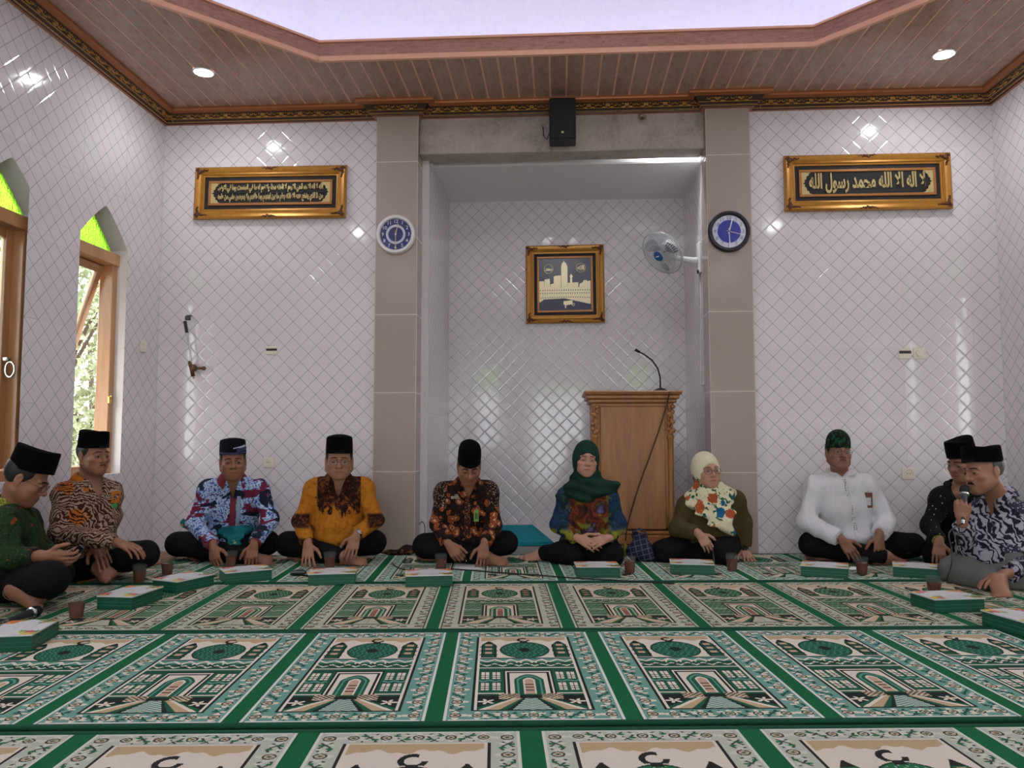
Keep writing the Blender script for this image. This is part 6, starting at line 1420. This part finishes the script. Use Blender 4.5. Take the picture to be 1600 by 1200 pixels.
for k in range(56):
    q = 6.2832*k/56; g = MB(); g.tube([(r_*math.cos(q), r_*math.sin(q), z) for r_, z in ((.045, .060), (FR*.55, .056), (FR*.8, .040), (FR, .0), (FR*.9, -.035), (FR*.55, -.05), (.05, -.052))], .0019, 4, 0, M=FM); g.build('guard_wire', WIRE, fan, 'all')
MB().lathe([(.001, .066), (.040, .064), (.046, .056), (.001, .055)], 24, 0, FM).build('hub_cap', M_('blue_hub', '#2f5f9a', .3), fan, True); MB().box((0, .003, .0675), (.034, .009, .0015), 0, None, 0, FM).build('hub_badge', WHT, fan)
for k in range(3):
    b = MB(); q0 = 2.094*k; n = 7
    for i in range(n):
        r_ = .03+(FR*.86-.03)*i/(n-1); wd_ = .35+.5*math.sin(math.pi*(i+.6)/n)
        for s in (-1, 0, 1): a_ = q0+s*wd_*.75*(.5+.5*i/n)+.25*i/n; b.v.append(tuple(FM @ Vector((r_*math.cos(a_), r_*math.sin(a_), .004+s*.020))))
    for i in range(n-1):
        for s in range(2): b.f.append((i*3+s, i*3+s+1, i*3+s+4, i*3+s+3)); b.m.append(0)
    o = b.build('blade', SMOKE, fan, 'all'); m = o.modifiers.new('thickness', 'SOLIDIFY'); m.thickness = .002
MB().lathe([(.001, -.15), (.035, -.145), (.056, -.12), (.06, -.07), (.05, -.048), (.001, -.045)], 24, 0, FM).build('motor_housing', WHT, fan, True)
mh = FM @ Vector((0, 0, -.11)); b = MB(); b.tube([mh+Vector((0, 0, -.03)), mh+Vector((.0, .02, -.09)), Vector((-.06, 0, -.10)), Vector((-.02, 0, -.10))], [.020, .022, .026, .030], 8); b.build('arm', WHT, fan, 'all')
MB().box((-.014, 0, -.08), (.028, .085, .26), bev=.010).build('wall_plate', WHT, fan)
MB().tube([(-.02, -.03, -.20), (-.021, -.032, -.32), (-.02, -.03, -.47)], .002, 5).build('pull_cord', M_('grey_cord', '#8a8c90', .6), fan); MB().box((-.03, -.03, -.20), (.014, .02, .03), bev=.003).build('cord_switch', BLK, fan)
MB().tube([(-.005, .02, -.2), (-.006, .0, -.6), (-.006, .06, -1.05), (-.006, .02, -1.12), (-.006, -.15, -1.12)], .004, 5).build('mains_lead', WHT, fan, 'all')
# ================================================================= FURNITURE AND THINGS ON THE FLOOR
ZC = .0095      # top of the carpet pile
PWOOD = wood('teak', '#b07a45', '#86552c', 1.2, .4)
# pulpit desk in the niche
pa, pb = ony(920, 640, 5.92), ony(1057, 640, 5.92); PX0, PX1 = pa.x, pb.x; zt = ony(985, 612, 5.92).z
pod = empty('podium', ((PX0+PX1)/2, 5.92, NF), label='tall carved wooden podium standing in the niche', cat='podium'); pw = PX1-PX0; ph = zt-NF
MB().box((0, .24, ph/2+.03), (pw-.05, .44, ph-.18), bev=.006).build('body', PWOOD, pod)
MB().box((0, .015, ph/2+.0), (pw-.17, .02, ph-.22), bev=.006).build('front_panel', PWOOD, pod)
for s in (-1, 1):
    b = MB(); x = s*(pw/2-.045); b.lathe([(.030, .10), (.030, .14), (.022, .16), (.022, ph*.68), (.030, ph*.70), (.022, ph*.715), (.018, ph*.73)], 14, 0, Matrix.Translation((x, .02, 0)))
    b.build('column', PWOOD, pod, True)
    c = MB(); rs = np.random.RandomState(8)
    for k in range(16): t = k/15; c.ball((x+.016*math.sin(k*2.2), -.002, ph*.73+t*ph*.17), (.016+.008*math.sin(k*1.3), .014, .018), 7, 5)
    c.build('carved_bracket', PWOOD, pod, 'all')
prof = [(0, .0, .060), (.0, .014, .050), (.020, .03, .045), (.036, .055, .02), (.050, .075, .0)]
b = MB()
for z, o, hh in ((ph-.115, .010, .03), (ph-.085, .030, .03), (ph-.055, .05, .03), (ph-.025, .068, .026)): b.box((0, .22, z+.015), (pw+2*o-.06, .44+2*o-.02, hh+.002), bev=.008)
b.build('top_moulding', PWOOD, pod); MB().box((0, .22, ph-.004), (pw+.075, .57, .018), bev=.006).build('top_board', PWOOD, pod)
MB().box((0, .23, .035), (pw+.03, .50, .07), bev=.008).build('plinth', PWOOD, pod); MB().box((0, .23, .085), (pw-.0, .47, .03), bev=.010).build('plinth_moulding', PWOOD, pod)
# gooseneck microphone on the podium
g0 = ony(1032, 607, 6.02); g0.z = NF+ph+.0055; BLACKM = M_('black_metal', '#17171a', .35, .4)
gm = empty('gooseneck_microphone', g0, label='black gooseneck microphone bending over the podium top', cat='microphone'); G_ = lambda px, py, d=6.02: ony(px, py, d)-g0
MB().lathe([(.001, 0), (.055, 0), (.055, .010), (.03, .022), (.012, .03), (.001, .03)], 20).build('base', BLACKM, gm, True)
MB().tube([(0, 0, .02), G_(1031.5, 590), G_(1028, 576, 6.0), G_(1019, 563, 5.98), G_(1006, 553.5, 5.95), G_(998, 549.5, 5.93)], .006, 8).build('neck', BLACKM, gm, 'all'); MB().tube([G_(1000, 550.5, 5.935), G_(993, 546.5, 5.92)], [.009, .012], 10).build('capsule', BLACKM, gm, 'all')
CABLE = M_('black_cable', '#131315', .5); CABB = M_('brown_cable', '#3a2015', .5)
def cable(pts, r, label, mat=CABLE, cat='cable', name='cable', smooth=4):
    P = [Vector(p) for p in pts]; Q = []
    for i in range(len(P)-1):
        p0, p1, p2, p3 = P[max(i-1, 0)], P[i], P[i+1], P[min(i+2, len(P)-1)]
        for k in range(smooth):
            t = k/smooth; Q.append(.5*((2*p1)+(p2-p0)*t+(2*p0-5*p1+4*p2-p3)*t*t+(3*p1-p0-3*p2+p3)*t**3))
    Q.append(P[-1]); o = Q[0].copy(); ob = MB().tube([q-o for q in Q], r, 6).build(name, mat, None, 'all', o); return tag(ob, label, cat)
cable([ony(1046, 612, 5.82), ony(1040, 640, 5.86), ony(1020, 700, 5.85), ony(998, 760, 5.84), ony(982, 815, 5.82), ony(977, 845, 5.78)], .006, 'thin dark cable hanging slantwise across the front of the podium', CABB)
# teal prayer rug folded in the niche
TEALR = NT('teal_rug', .9, 0, .15); _v = TEALR.coord(); TEALR.col(TEALR.mix(TEALR.noise(_v, 8, 4, .6), srgb('#157683'), srgb('#2a9fae'))); TEALR.bump(TEALR.noise(_v, 120, 2), .5, .006); TEALR = TEALR.m
rc = [onz(*p, NF+.02) for p in ((728, 850), (868, 848), (834, 820), (728, 821))]; o0 = rc[0].copy(); o0.z = NF
rug = empty('prayer_rug', o0, label='teal prayer rug lying folded on the niche floor', cat='rug')
MB().prism([((p-o0).x, (p-o0).y) for p in rc], .001, .012).build('lower_fold', TEALR, rug); rc2 = [p.lerp((rc[0]+rc[2])/2, .04) for p in rc]; MB().prism([((p-o0).x, (p-o0).y) for p in rc2], .013, .024).build('upper_fold', TEALR, rug)
# rattan mat by the left wall
RAT = NT('plaited_rattan', .6); _v = RAT.mapping(RAT.coord(), (1, 1, 1), (0, 0, .5)); ck = RAT.n('ShaderNodeTexBrick'); RAT.put(ck.inputs['Vector'], _v); ck.inputs['Scale'].default_value = 16; ck.inputs['Mortar Size'].default_value = .04
ck.inputs['Color1'].default_value = (*srgb('#c39467'), 1); ck.inputs['Color2'].default_value = (*srgb('#96633c'), 1); ck.inputs['Mortar'].default_value = (*srgb('#3a2014'), 1); RAT.col(ck.outputs[0]); RAT.bump(ck.outputs[1], -.6, .004); RAT = RAT.m
mc = [onz(*p, .012) for p in ((123, 912), (256, 880), (285, 866), (247, 862))] + [onz(60, 895, .012)]; 
mc[3].x = max(mc[3].x, XL+.03); mc[4].x = XL+.03; o0 = mc[0].copy(); o0.z = ZC
mat_ = empty('rattan_mat', o0, label='brown plaited rattan mat on the floor along the left wall', cat='mat'); MB().prism([((p-o0).x, (p-o0).y) for p in mc], .0005, .007).build('plaiting', RAT, mat_)
e = mc[:3]; MB().tube([(p-o0)*1.0+Vector((0, 0, -o0.z*0+.006-p.z+o0.z)) for p in e], .007, 6).build('bound_edge', M_('mat_edge', '#8a5a36', .6), mat_)

# snack boxes
def lid_mesh(w, d):
    nu, nv = 78, 54; u = (np.arange(nu)+.5)/nu; v = (np.arange(nv)+.5)/nv; U_, V_ = np.meshgrid(u, v); C = np.ones((nv, nu, 3))*np.array(srgb('#dcdde0')); rs = np.random.RandomState(11)
    def blob(cu, cv, r, col, k=5, a=.25, ph=0.0):
        x, y = (U_-cu)*w, (V_-cv)*d; rr = np.hypot(x, y); an = np.arctan2(y, x); C[rr < r*(1+a*np.cos(k*an+ph))] = srgb(col)
    def leaf(cu, cv, L, ang, col, wd=.28):
        x, y = (U_-cu)*w, (V_-cv)*d; p = x*math.cos(ang)+y*math.sin(ang); q = -x*math.sin(ang)+y*math.cos(ang); C[(p > 0) & (p < L) & (np.abs(q) < wd*L*np.sin(np.clip(p/L, 0, 1)*math.pi))] = srgb(col)
    for cu, cv, s in ((.09, .14, 1), (.91, .14, -1), (.93, .88, -1), (.14, .9, 1)):
        for k in range(10): leaf(cu, cv, rs.uniform(.045, .085), rs.uniform(0, 6.28), ('#7fae3c', '#3f7d34', '#9cc05a', '#2f6440', '#c3cf5a')[k % 5], .26)
        blob(cu, cv, .026, ('#d9622e', '#e2c23a', '#d2503f', '#d86a5a')[rs.randint(4)]); blob(cu+s*.10, cv+.02, .019, ('#d2557a', '#d88a3a', '#e3cf58')[rs.randint(3)]); blob(cu, cv, .005, '#f0d860')
    for k in range(5): leaf(.84+.03*k, .05, .045, 1.9-.12*k, ('#1f5a36', '#4a8a3a')[k % 2], .12)
    for (a, b_, y, t) in ((.40, .60, .60, .012), (.36, .64, .50, .006), (.42, .58, .42, .006)): C[(U_ > a) & (U_ < b_) & (np.abs(V_-y) < t*1.2) & (np.sin(U_*190) > -.3)] = srgb('#8d8a94')
    C[(np.abs(V_-.27) < .010)] = srgb('#b9bcc0')
    x0 = np.linspace(-w/2, w/2, nu+1); y0 = np.linspace(0, d, nv+1); X, Y_ = np.meshgrid(x0, y0); co = np.stack([X, Y_, 0*X], -1).reshape(-1, 3); i = (np.arange(nv)[:, None]*(nu+1)+np.arange(nu)[None]).ravel(); q = np.stack([i, i+1, i+nu+2, i+nu+1], 1)
    me = bpy.data.meshes.new('lid_print'); me.vertices.add(len(co)); me.vertices.foreach_set('co', co.astype(np.float32).ravel()); n = len(q); me.loops.add(4*n); me.loops.foreach_set('vertex_index', q.astype(np.int32).ravel()); me.polygons.add(n); me.polygons.foreach_set('loop_start', np.arange(n, dtype=np.int32)*4)
    at = me.color_attributes.new('Col', 'FLOAT_COLOR', 'CORNER'); cc = np.ones((n, 4, 4), np.float32); cc[:, :, :3] = C.reshape(-1, 3)[:, None]; at.data.foreach_set('color', cc.ravel()); me.update(); me.materials.append(PRINT); return me
PRINT = NT('printed_card', .35); PRINT.col(PRINT.attr('Col')); PRINT = PRINT.m
BOXG = NT('green_card', .45); _v = BOXG.coord(); BOXG.col(BOXG.mix(BOXG.noise(_v, 40, 2), srgb('#084a36'), srgb('#0d5a40'))); BOXG = BOXG.m; RIB = M_('green_card_rib', '#1f7557', .4)
BW, BD, BH = .262, .185, .066
def snack_box():
    r = empty('snack_box'); MB().box((0, BD/2, BH/2-.002), (BW, BD, BH-.004), bev=.002).build('tray', BOXG, r)
    b = MB()
    for z in (.020, .036): 
        b.box((0, -.0006, z), (BW-.004, .002, .0022)); b.box((0, BD+.0006, z), (BW-.004, .002, .0022)); b.box((-BW/2-.0006, BD/2, z), (.002, BD-.004, .0022)); b.box((BW/2+.0006, BD/2, z), (.002, BD-.004, .0022))
    b.build('side_rib', RIB, r)
    l = MB(); l.box((0, BD/2, BH-.003), (BW+.006, BD+.006, .007), bev=.002); lo = l.build('lid', M_('white_card', '#d9dadc', .4), r); link('lid_print', LIDP, lo, (0, -.0025, BH+.0008))
    [MB().box((q*BW*.28, -.0012, BH-.012), (.008, .003, .006)).build('lid_tab', M_('tab_dark', '#0a3a2c', .5), r) for q in (-1, 1)]
    return r
LIDP = lid_mesh(BW+.004, BD+.005); sb0 = None
BOXES = [((-22, 1021), (49, 1018), 's', 'snack box cut off by the left edge of the photo'), ((152, 952), (206, 953.6), 's', 'snack box second from the left edge, behind the nearest glass'),
 ((277, 928), (346, 912), 'l', 'snack box lying askew beside the tea glass by the rattan mat'), ((352, 913), (427, 906), 'l', 'snack box in front of the man in blue batik'),
 ((481, 915), (555, 913), 'l', 'snack box in front of the man in mustard batik'), ((634, 918), (707, 916), 'l', 'snack box in front of the man writing'),
 ((901, 902.5), (968, 902.5), 'l', 'snack box in front of the woman in dark green headscarf'), ((1048, 897), (1114, 899), 'l', 'snack box in front of the woman in cream floral headscarf'),
 ((1251.5, 900), (1325, 905), 'l', 'snack box in front of the man in white shirt'), ((1396, 901), (1468, 906), 'l', 'snack box touching the sarong of the man with the microphone'),
 ((1461, 958), (1539, 955.6), 'l', 'snack box before the bare foot of the man with the microphone'), ((1534, 976), (1600, 996), 'l2', 'snack box cut off by the right edge of the photo')]
for (p0, p1, md, lb) in BOXES:
    a, b_ = onz(*p0, ZC), onz(*p1, ZC); e1 = (b_-a).normalized()
    if md == 's': # the short side faces us: turn the long axis away
        e2 = Vector((-e1.y, e1.x, 0)); org = b_ + e2*BW/2; ang = math.atan2(e2.y, e2.x)   # long axis along e2, depth towards -e1
        loc, rz = org, ang
    else: loc = a + e1*BW/2; rz = math.atan2(e1.y, e1.x)
    if sb0 is None: sb0 = o = snack_box()
    else: o = copy_tree(sb0)
    o.location = loc; o.rotation_euler = (0, 0, rz); tag(o, 'green and white floral '+lb, 'box', 'snack boxes')
# tea glasses
TEA = NT('black_tea', .05); TEA.col((*srgb('#64260f'), 1)); TEA.b.inputs['Alpha'].default_value = .94; TEA = TEA.m
CLEAR = NT('clear_glass', .04, 0, .8); CLEAR.col((*srgb('#8f9a94'), 1)); CLEAR.b.inputs['Alpha'].default_value = .07; CLEAR = CLEAR.m
def tea_glass(fill=.074, h=.105):
    r = empty('tea_glass'); MB().lathe([(.001, .004), (.030, .0035), (.029, 0), (.030, 0), (.040, h), (.0385, h+.001), (.0290, .006), (.001, .007)], 28, 0, cap=False).build('tumbler', CLEAR, r, True)
    rr = .0288+.0090*fill/h; MB().lathe([(.001, .0075), (.0285, .0075), (rr, fill), (.001, fill)], 28).build('tea', TEA, r, True); MB().tube([(.0393*math.cos(q), .0393*math.sin(q), h) for q in np.linspace(0, 6.283, 25)[:-1]], .0011, 5, closed=True).build('rim', CLEAR, r, 'all'); return r
tg = None
for px, py, lb in ((119, 967, 'nearest of all, in front of the man in green batik'), (217.5, 911, 'behind the snack box second from the left edge'), (261, 899, 'by the rattan mat corner, near the man in blue batik'), (361, 887, 'between the hands of the man in blue batik'), (515, 889, 'between the hands of the man in mustard batik'), (689, 892, 'behind the snack box of the man writing'), (984, 896, 'beside the blue checked bag'), (1144, 892, 'beside the propped hand of the woman in cream headscarf'), (1347, 898, 'beside the snack box of the man in white shirt'), (1460, 932, 'behind the snack box of the man with the microphone')):
    if tg is None: tg = o = tea_glass()
    else: o = copy_tree(tg)
    o.location = onz(px, py, ZC); o.rotation_euler.z = random.random()*6; tag(o, 'clear tumbler of black tea '+lb, 'glass', 'tea glasses')
# microphones
GREYM = M_('dark_grey_metal', '#3b3d42', .35, .6)
def microphone(name, p, d, label, r_=1.0):
    z = Vector(d).normalized(); x = z.orthogonal().normalized(); y = z.cross(x); o = empty(name, p, label=label, cat='microphone'); M = Matrix(((x.x, y.x, z.x, 0), (x.y, y.y, z.y, 0), (x.z, y.z, z.z, 0), (0, 0, 0, 1)))
    MB().lathe([(.010, -.09), (.012, -.088), (.014, -.02), (.018, .045), (.020, .062)], 18, 0, M).build('handle', GREYM, o, True); MB().lathe([(.0205, .060), (.027, .066), (.027, .074), (.0245, .076)], 18, 0, M).build('collar_ring', STEEL, o, True)
    MB().lathe([(.024, .074), (.0265, .085), (.0265, .100), (.022, .118), (.012, .127), (.001, .129)], 18, 0, M).build('grille', M_('mic_grille', '#17171a', .7, .3, .5, .4, 500), o, True); return o, M
fl0 = onz(33, 963, ZC+.027); fl1 = onz(60, 954, ZC+.027); m_, M = microphone('microphone', fl0, (fl1-fl0).normalized(), 'black and grey handheld microphone lying on the carpet, lower left')
MB().tube([M @ Vector((0, 0, -.088)), M @ Vector((0, 0, -.105))], [.010, .009], 10).build('plug', STEEL, m_)
t0 = onz(20, 966, ZC); cable([fl0+(M @ Vector((0, 0, -.105))), onz(8, 969, ZC+.012), onz(-12, 972, ZC+.006), onz(-60, 960, ZC+.006)], .0035, 'black cable of the microphone lying at the lower left')
# objects that people hold
if 10 in PEOPLE:
    s = PEOPLE[10]; Mx = s.root.matrix_basis.copy(); Mx = Matrix.Translation(s.root.location) @ s.root.rotation_euler.to_matrix().to_4x4(); W = Mx @ Vector(s.j['WL']); t = [Mx @ Vector(p) for p in s.tips['L']]; mth = Mx @ Vector(s.head.P(0, -.135, -.075)); K = Mx @ Vector(s.j['WL']+s.wd(.05, -.15, 1)*.085+s.wd(.35, .75, .05)*.035); d = (mth-K).normalized(); c = K - d*.0
    hm, M = microphone('microphone', c, d, 'black handheld microphone held to the mouth of the man at the right'); b0 = c+(M @ Vector((0, 0, -.09)))
    MB().tube([M @ Vector((0, 0, -.088)), M @ Vector((0, 0, -.112))], [.010, .009], 10).build('plug', STEEL, hm)
    D0 = (b0-CAMP).dot(Fv); at = lambda px, py, dd: CAMP+ray(px, py)*(D0+dd)
    e0 = c+(M @ Vector((0, 0, -.112))); cable([e0, at(1483, 832, -.06), at(1487, 860, -.14), at(1486, 885, -.22), onz(1480, 908, ZC+.006), onz(1500, 925, ZC+.004)], .0038, 'black microphone cable hanging from the hand of the man at the right')
if 1 in PEOPLE:
    s = PEOPLE[1]; Mx = Matrix.Translation(s.root.location) @ s.root.rotation_euler.to_matrix().to_4x4(); ti = [Mx @ Vector(p) for p in s.tips['L']]; c = CAMP+ray(112, 874)*(s.D-.12)
    ph_ = empty('smartphone', c, label='black smartphone in the hands of the man in green batik', cat='phone', rot=(R_(55), R_(10), R_(-40))); MB().box((0, 0, 0), (.075, .155, .008), bev=.003).build('case', M_('phone_black', '#101013', .3), ph_); MB().box((0, 0, .0046), (.068, .145, .001)).build('screen', M_('phone_screen', '#15171c', .08), ph_)
if 5 in PEOPLE:
    s = PEOPLE[5]; Mx = Matrix.Translation(s.root.location) @ s.root.rotation_euler.to_matrix().to_4x4(); a = onz(724, 888, ZC+.004); t = Mx @ Vector(s.tips['L'][0]); b_ = t+Vector((-.03, .03, .07)); a = t+Vector((.015, -.02, -.035)); a.z = max(a.z, ZC+.004); pn = empty('pen', a, label='dark pen in the writing hand of the man in flower batik', cat='pen'); v = b_-a
    MB().tube([v*.12, v], .0045, 8).build('barrel', BLK, pn, 'all'); MB().tube([(0, 0, 0), v*.12], [.001, .0042], 8).build('tip', STEEL, pn, 'all')
PAPER = M_('white_paper', '#e8e8ea', .6); pc = [onz(*p, ZC+.003) for p in ((708, 890), (752, 889), (748, 880), (712, 881))]; o0 = pc[0].copy(); o0.z = ZC+.001
pp = empty('paper_sheet', o0, label='white sheet of paper under the hands of the man writing', cat='paper'); b = MB(); q = [(p-o0) for p in pc]; b.prism([(v.x, v.y) for v in q], 0.0, .0012); b.build('sheet', PAPER, pp); MB().prism([(v.x*.9+.02, v.y*.85+.008) for v in q], .0016, .0026).build('sheet', PAPER, pp)
# long black cable across the carpet
cable([onz(*p, ZC+.005) for p in ((613, 880), (620, 886), (634, 890), (660, 891), (700, 889), (735, 891), (760, 893), (800, 896), (844, 899), (896, 903), (966, 907), (1045, 911), (1052, 912))], .0042, 'long thin black cable running across the back carpet row')
def blobthing(name, prims, post, mat, label, cat, loc, h=.006, extra=None):
    F = Field(); prims(F); F.post = post; v, q = F.surf(None, None, h); v = relax(v, q, 1, .4); v[:, 2] = np.maximum(v[:, 2], .0008); r = empty(name, loc, label=label, cat=cat); link('fabric', quad_mesh('fabric', v, q, mat), r); return r
# blue checked bag between the two women
BAGM = NT('navy_checked_cloth', .8, 0, .2); _v = BAGM.coord(); _x, _y, _z = BAGM.sep(BAGM.mapping(_v, (1, 1, 1), (.1, .25, .2)))
ln1 = BAGM.math('LESS_THAN', BAGM.math('FRACT', BAGM.math('MULTIPLY', _x, 26)), .16); ln2 = BAGM.math('LESS_THAN', BAGM.math('FRACT', BAGM.math('MULTIPLY', _z, 30)), .16); BAGM.col(BAGM.mix(BAGM.math('MULTIPLY', BAGM.math('MAXIMUM', ln1, ln2), .28), srgb('#1c2138'), srgb('#8f93a8'))); BAGM = BAGM.m
bp = onz(1000, 876, ZC)
def bagp(F): F.ell((0, .0, .06), (.095, .08, .068), None, .03); F.ell((.01, .01, .115), (.06, .05, .05), None, .03); F.ell((-.02, .02, .165), (.035, .03, .022), rotz(.4), .015); F.ell((.03, .02, .160), (.03, .025, .022), None, .015); F.ell((.06, -.02, .03), (.05, .05, .035), None, .03)
bag = blobthing('tied_bag', bagp, cloth_folds(.008, 51), BAGM, 'navy checked cloth bag tied at the top, between the two women', 'bag', bp)
b = MB(); b.tube([(-.03, .0, .155), (-.05, -.01, .20), (0, -.01, .215), (.04, 0, .19), (.035, .01, .155)], .009, 6); b.build('handle_loop', BAGM, bag, 'all'); F = Field(); F.ell((-.095, .05, .06), (.022, .03, .05), None, .01); v, q = F.surf(None, None, .006); link('yellow_cloth', quad_mesh('yellow_cloth', v, q, M_('mustard_cloth', '#8a8432', .8)), bag)
# dark brown cloth left of the man writing
bp = onz(628, 866, ZC)
def clp(F): F.ell((-.03, 0, .012), (.13, .06, .022), None, .02); F.ell((.05, .03, .035), (.07, .045, .028), None, .02); F.ell((.02, -.01, .028), (.05, .04, .02), None, .02)
blobthing('folded_cloth', clp, cloth_folds(.006, 61), cloth('dark_brown_batik', lambda t, v: t.ramp(t.noise(v, 22, 3, .6, .8), [(.45, S_('#1c100b')), (.58, S_('#2e1a12')), (.66, S_('#7a5a34'))])), 'dark brown batik cloth in a heap beside the man writing', 'cloth', bp)
# black pouch
bp = onz(466, 899, ZC)
def pop(F): F.ell((0, 0, .016), (.052, .03, .018), rotz(.2), .02); F.ell((.02, .0, .024), (.03, .02, .012), None, .01)
pz = blobthing('small_pouch', pop, cloth_folds(.004, 71), M_('black_leather', '#18191a', .5), 'small black pouch on the carpet, left of the mustard man\'s snack box', 'pouch', bp, .005); MB().tube([(-.045, -.028, .02), (0, -.034, .026), (.045, -.024, .024)], .0018, 5).build('zip', M_('pale_zip', '#8a9a92', .4), pz)
# loose wires at the foot of the left pillar
P0 = ony(655, 847, 5.97); P0.z = NF+.004; w0 = lambda px, py: ony(px, py, 5.97)
cable([P0, w0(653, 832), w0(656, 818), w0(661, 816), w0(664, 826), w0(662, 846)], .003, 'loop of loose black wire standing by the left pillar foot')
# paper napkins
def napkin(px, py, label, s=1.0):
    def f(F): F.ell((0, 0, .008), (.035*s, .025*s, .010), rotz(.5), .01); F.ell((.012*s, 0, .014), (.018*s, .012*s, .008), None, .008)
    blobthing('paper_napkin', f, cloth_folds(.004, 81), PAPER, label, 'napkin', onz(px, py, ZC), .005)
napkin(1333, 891, 'crumpled white napkin beside the snack box of the man in white shirt'); napkin(1420, 872, 'small white napkin by the knee of the man in white shirt', .8)
if 7 in PEOPLE:
    a, b_ = CAMP+ray(1116, 880)*(5.40-.36), CAMP+ray(1113, 855)*(5.40-.30); sk = empty('stylus', a, label='thin dark pen held by the woman in cream headscarf', cat='pen'); MB().tube([(0, 0, 0), (b_-a)], .004, 8).build('barrel', BLK, sk); MB().tube([(b_-a), (b_-a)*1.08], [.004, .003], 8).build('cap', STEEL, sk)
# ================================================================= OUTSIDE THE WINDOWS
structure('ground_outside', MB().box((-9, 4, -.35), (11.4, 22, .1)), M_('dry_ground', '#a8a08a', .9, 0, .2, .2, 3)); structure('ground_outside', MB().box((9.2, 4, -.35), (11.4, 22, .1)), M_('dry_ground', '#a8a08a', .9, 0, .2, .2, 3))
LEAF = NT('leaf', .6); LEAF.col(LEAF.mix(LEAF.noise(LEAF.coord(), 3, 2), srgb('#4e5a3c'), srgb('#a9ac84'))); LEAF = LEAF.m; BARK = M_('bark', '#4a3a2c', .9)
def tree(x, y, h, r, n, label, seed, name='leafy_shrub', cat='shrub'):
    rs = np.random.RandomState(seed); t = empty(name, (x, y, -.3), label=label, cat=cat, group='plants outside the windows'); b = MB(); b.tube([(0, 0, 0), (.05, .05, h*.4), (-.03, 0, h*.8)], [.06, .05, .03], 7)
    for k in range(5): a = rs.uniform(0, 6.28); b.tube([(0, 0, h*.35), (math.cos(a)*r*.5, math.sin(a)*r*.5, h*.7), (math.cos(a)*r*.8, math.sin(a)*r*.8, h*.85)], [.03, .02, .01], 5)
    b.build('trunk', BARK, t, 'all'); c = rs.normal(size=(n, 3)); c /= np.linalg.norm(c, axis=1)[:, None]; c *= rs.uniform(.45, 1, (n, 1))**.5; c *= (r, r, h*.45); c[:, 2] += h*.58; d = rs.normal(size=(n, 3)); d /= np.linalg.norm(d, axis=1)[:, None]; e = np.cross(d, rs.normal(size=(n, 3))); e /= np.linalg.norm(e, axis=1)[:, None]; s = rs.uniform(.03, .07, (n, 1))
    v = np.stack([c-d*s, c+e*s*.45, c+d*s, c-e*s*.45], 1).reshape(-1, 3); q = np.arange(4*n).reshape(n, 4); o = link('foliage', quad_mesh('foliage', v, q, LEAF), t); o['kind'] = 'stuff'
tree(-5.6, 8.0, 3.4, 1.1, 5000, 'leafy tree outside the open window, its crown behind the sash', 1, 'leafy_tree', 'tree'); tree(-4.6, 5.9, 1.5, .8, 2600, 'low pale green shrub outside the open window, below the tree', 2); tree(-6.9, 11.0, 3.2, 1.4, 5000, 'leafy tree outside, farther behind the first tree', 3, 'leafy_tree', 'tree'); tree(-6.6, 4.6, 2.8, 1.0, 3500, 'leafy tree outside the closed window at the left edge', 4, 'leafy_tree', 'tree')
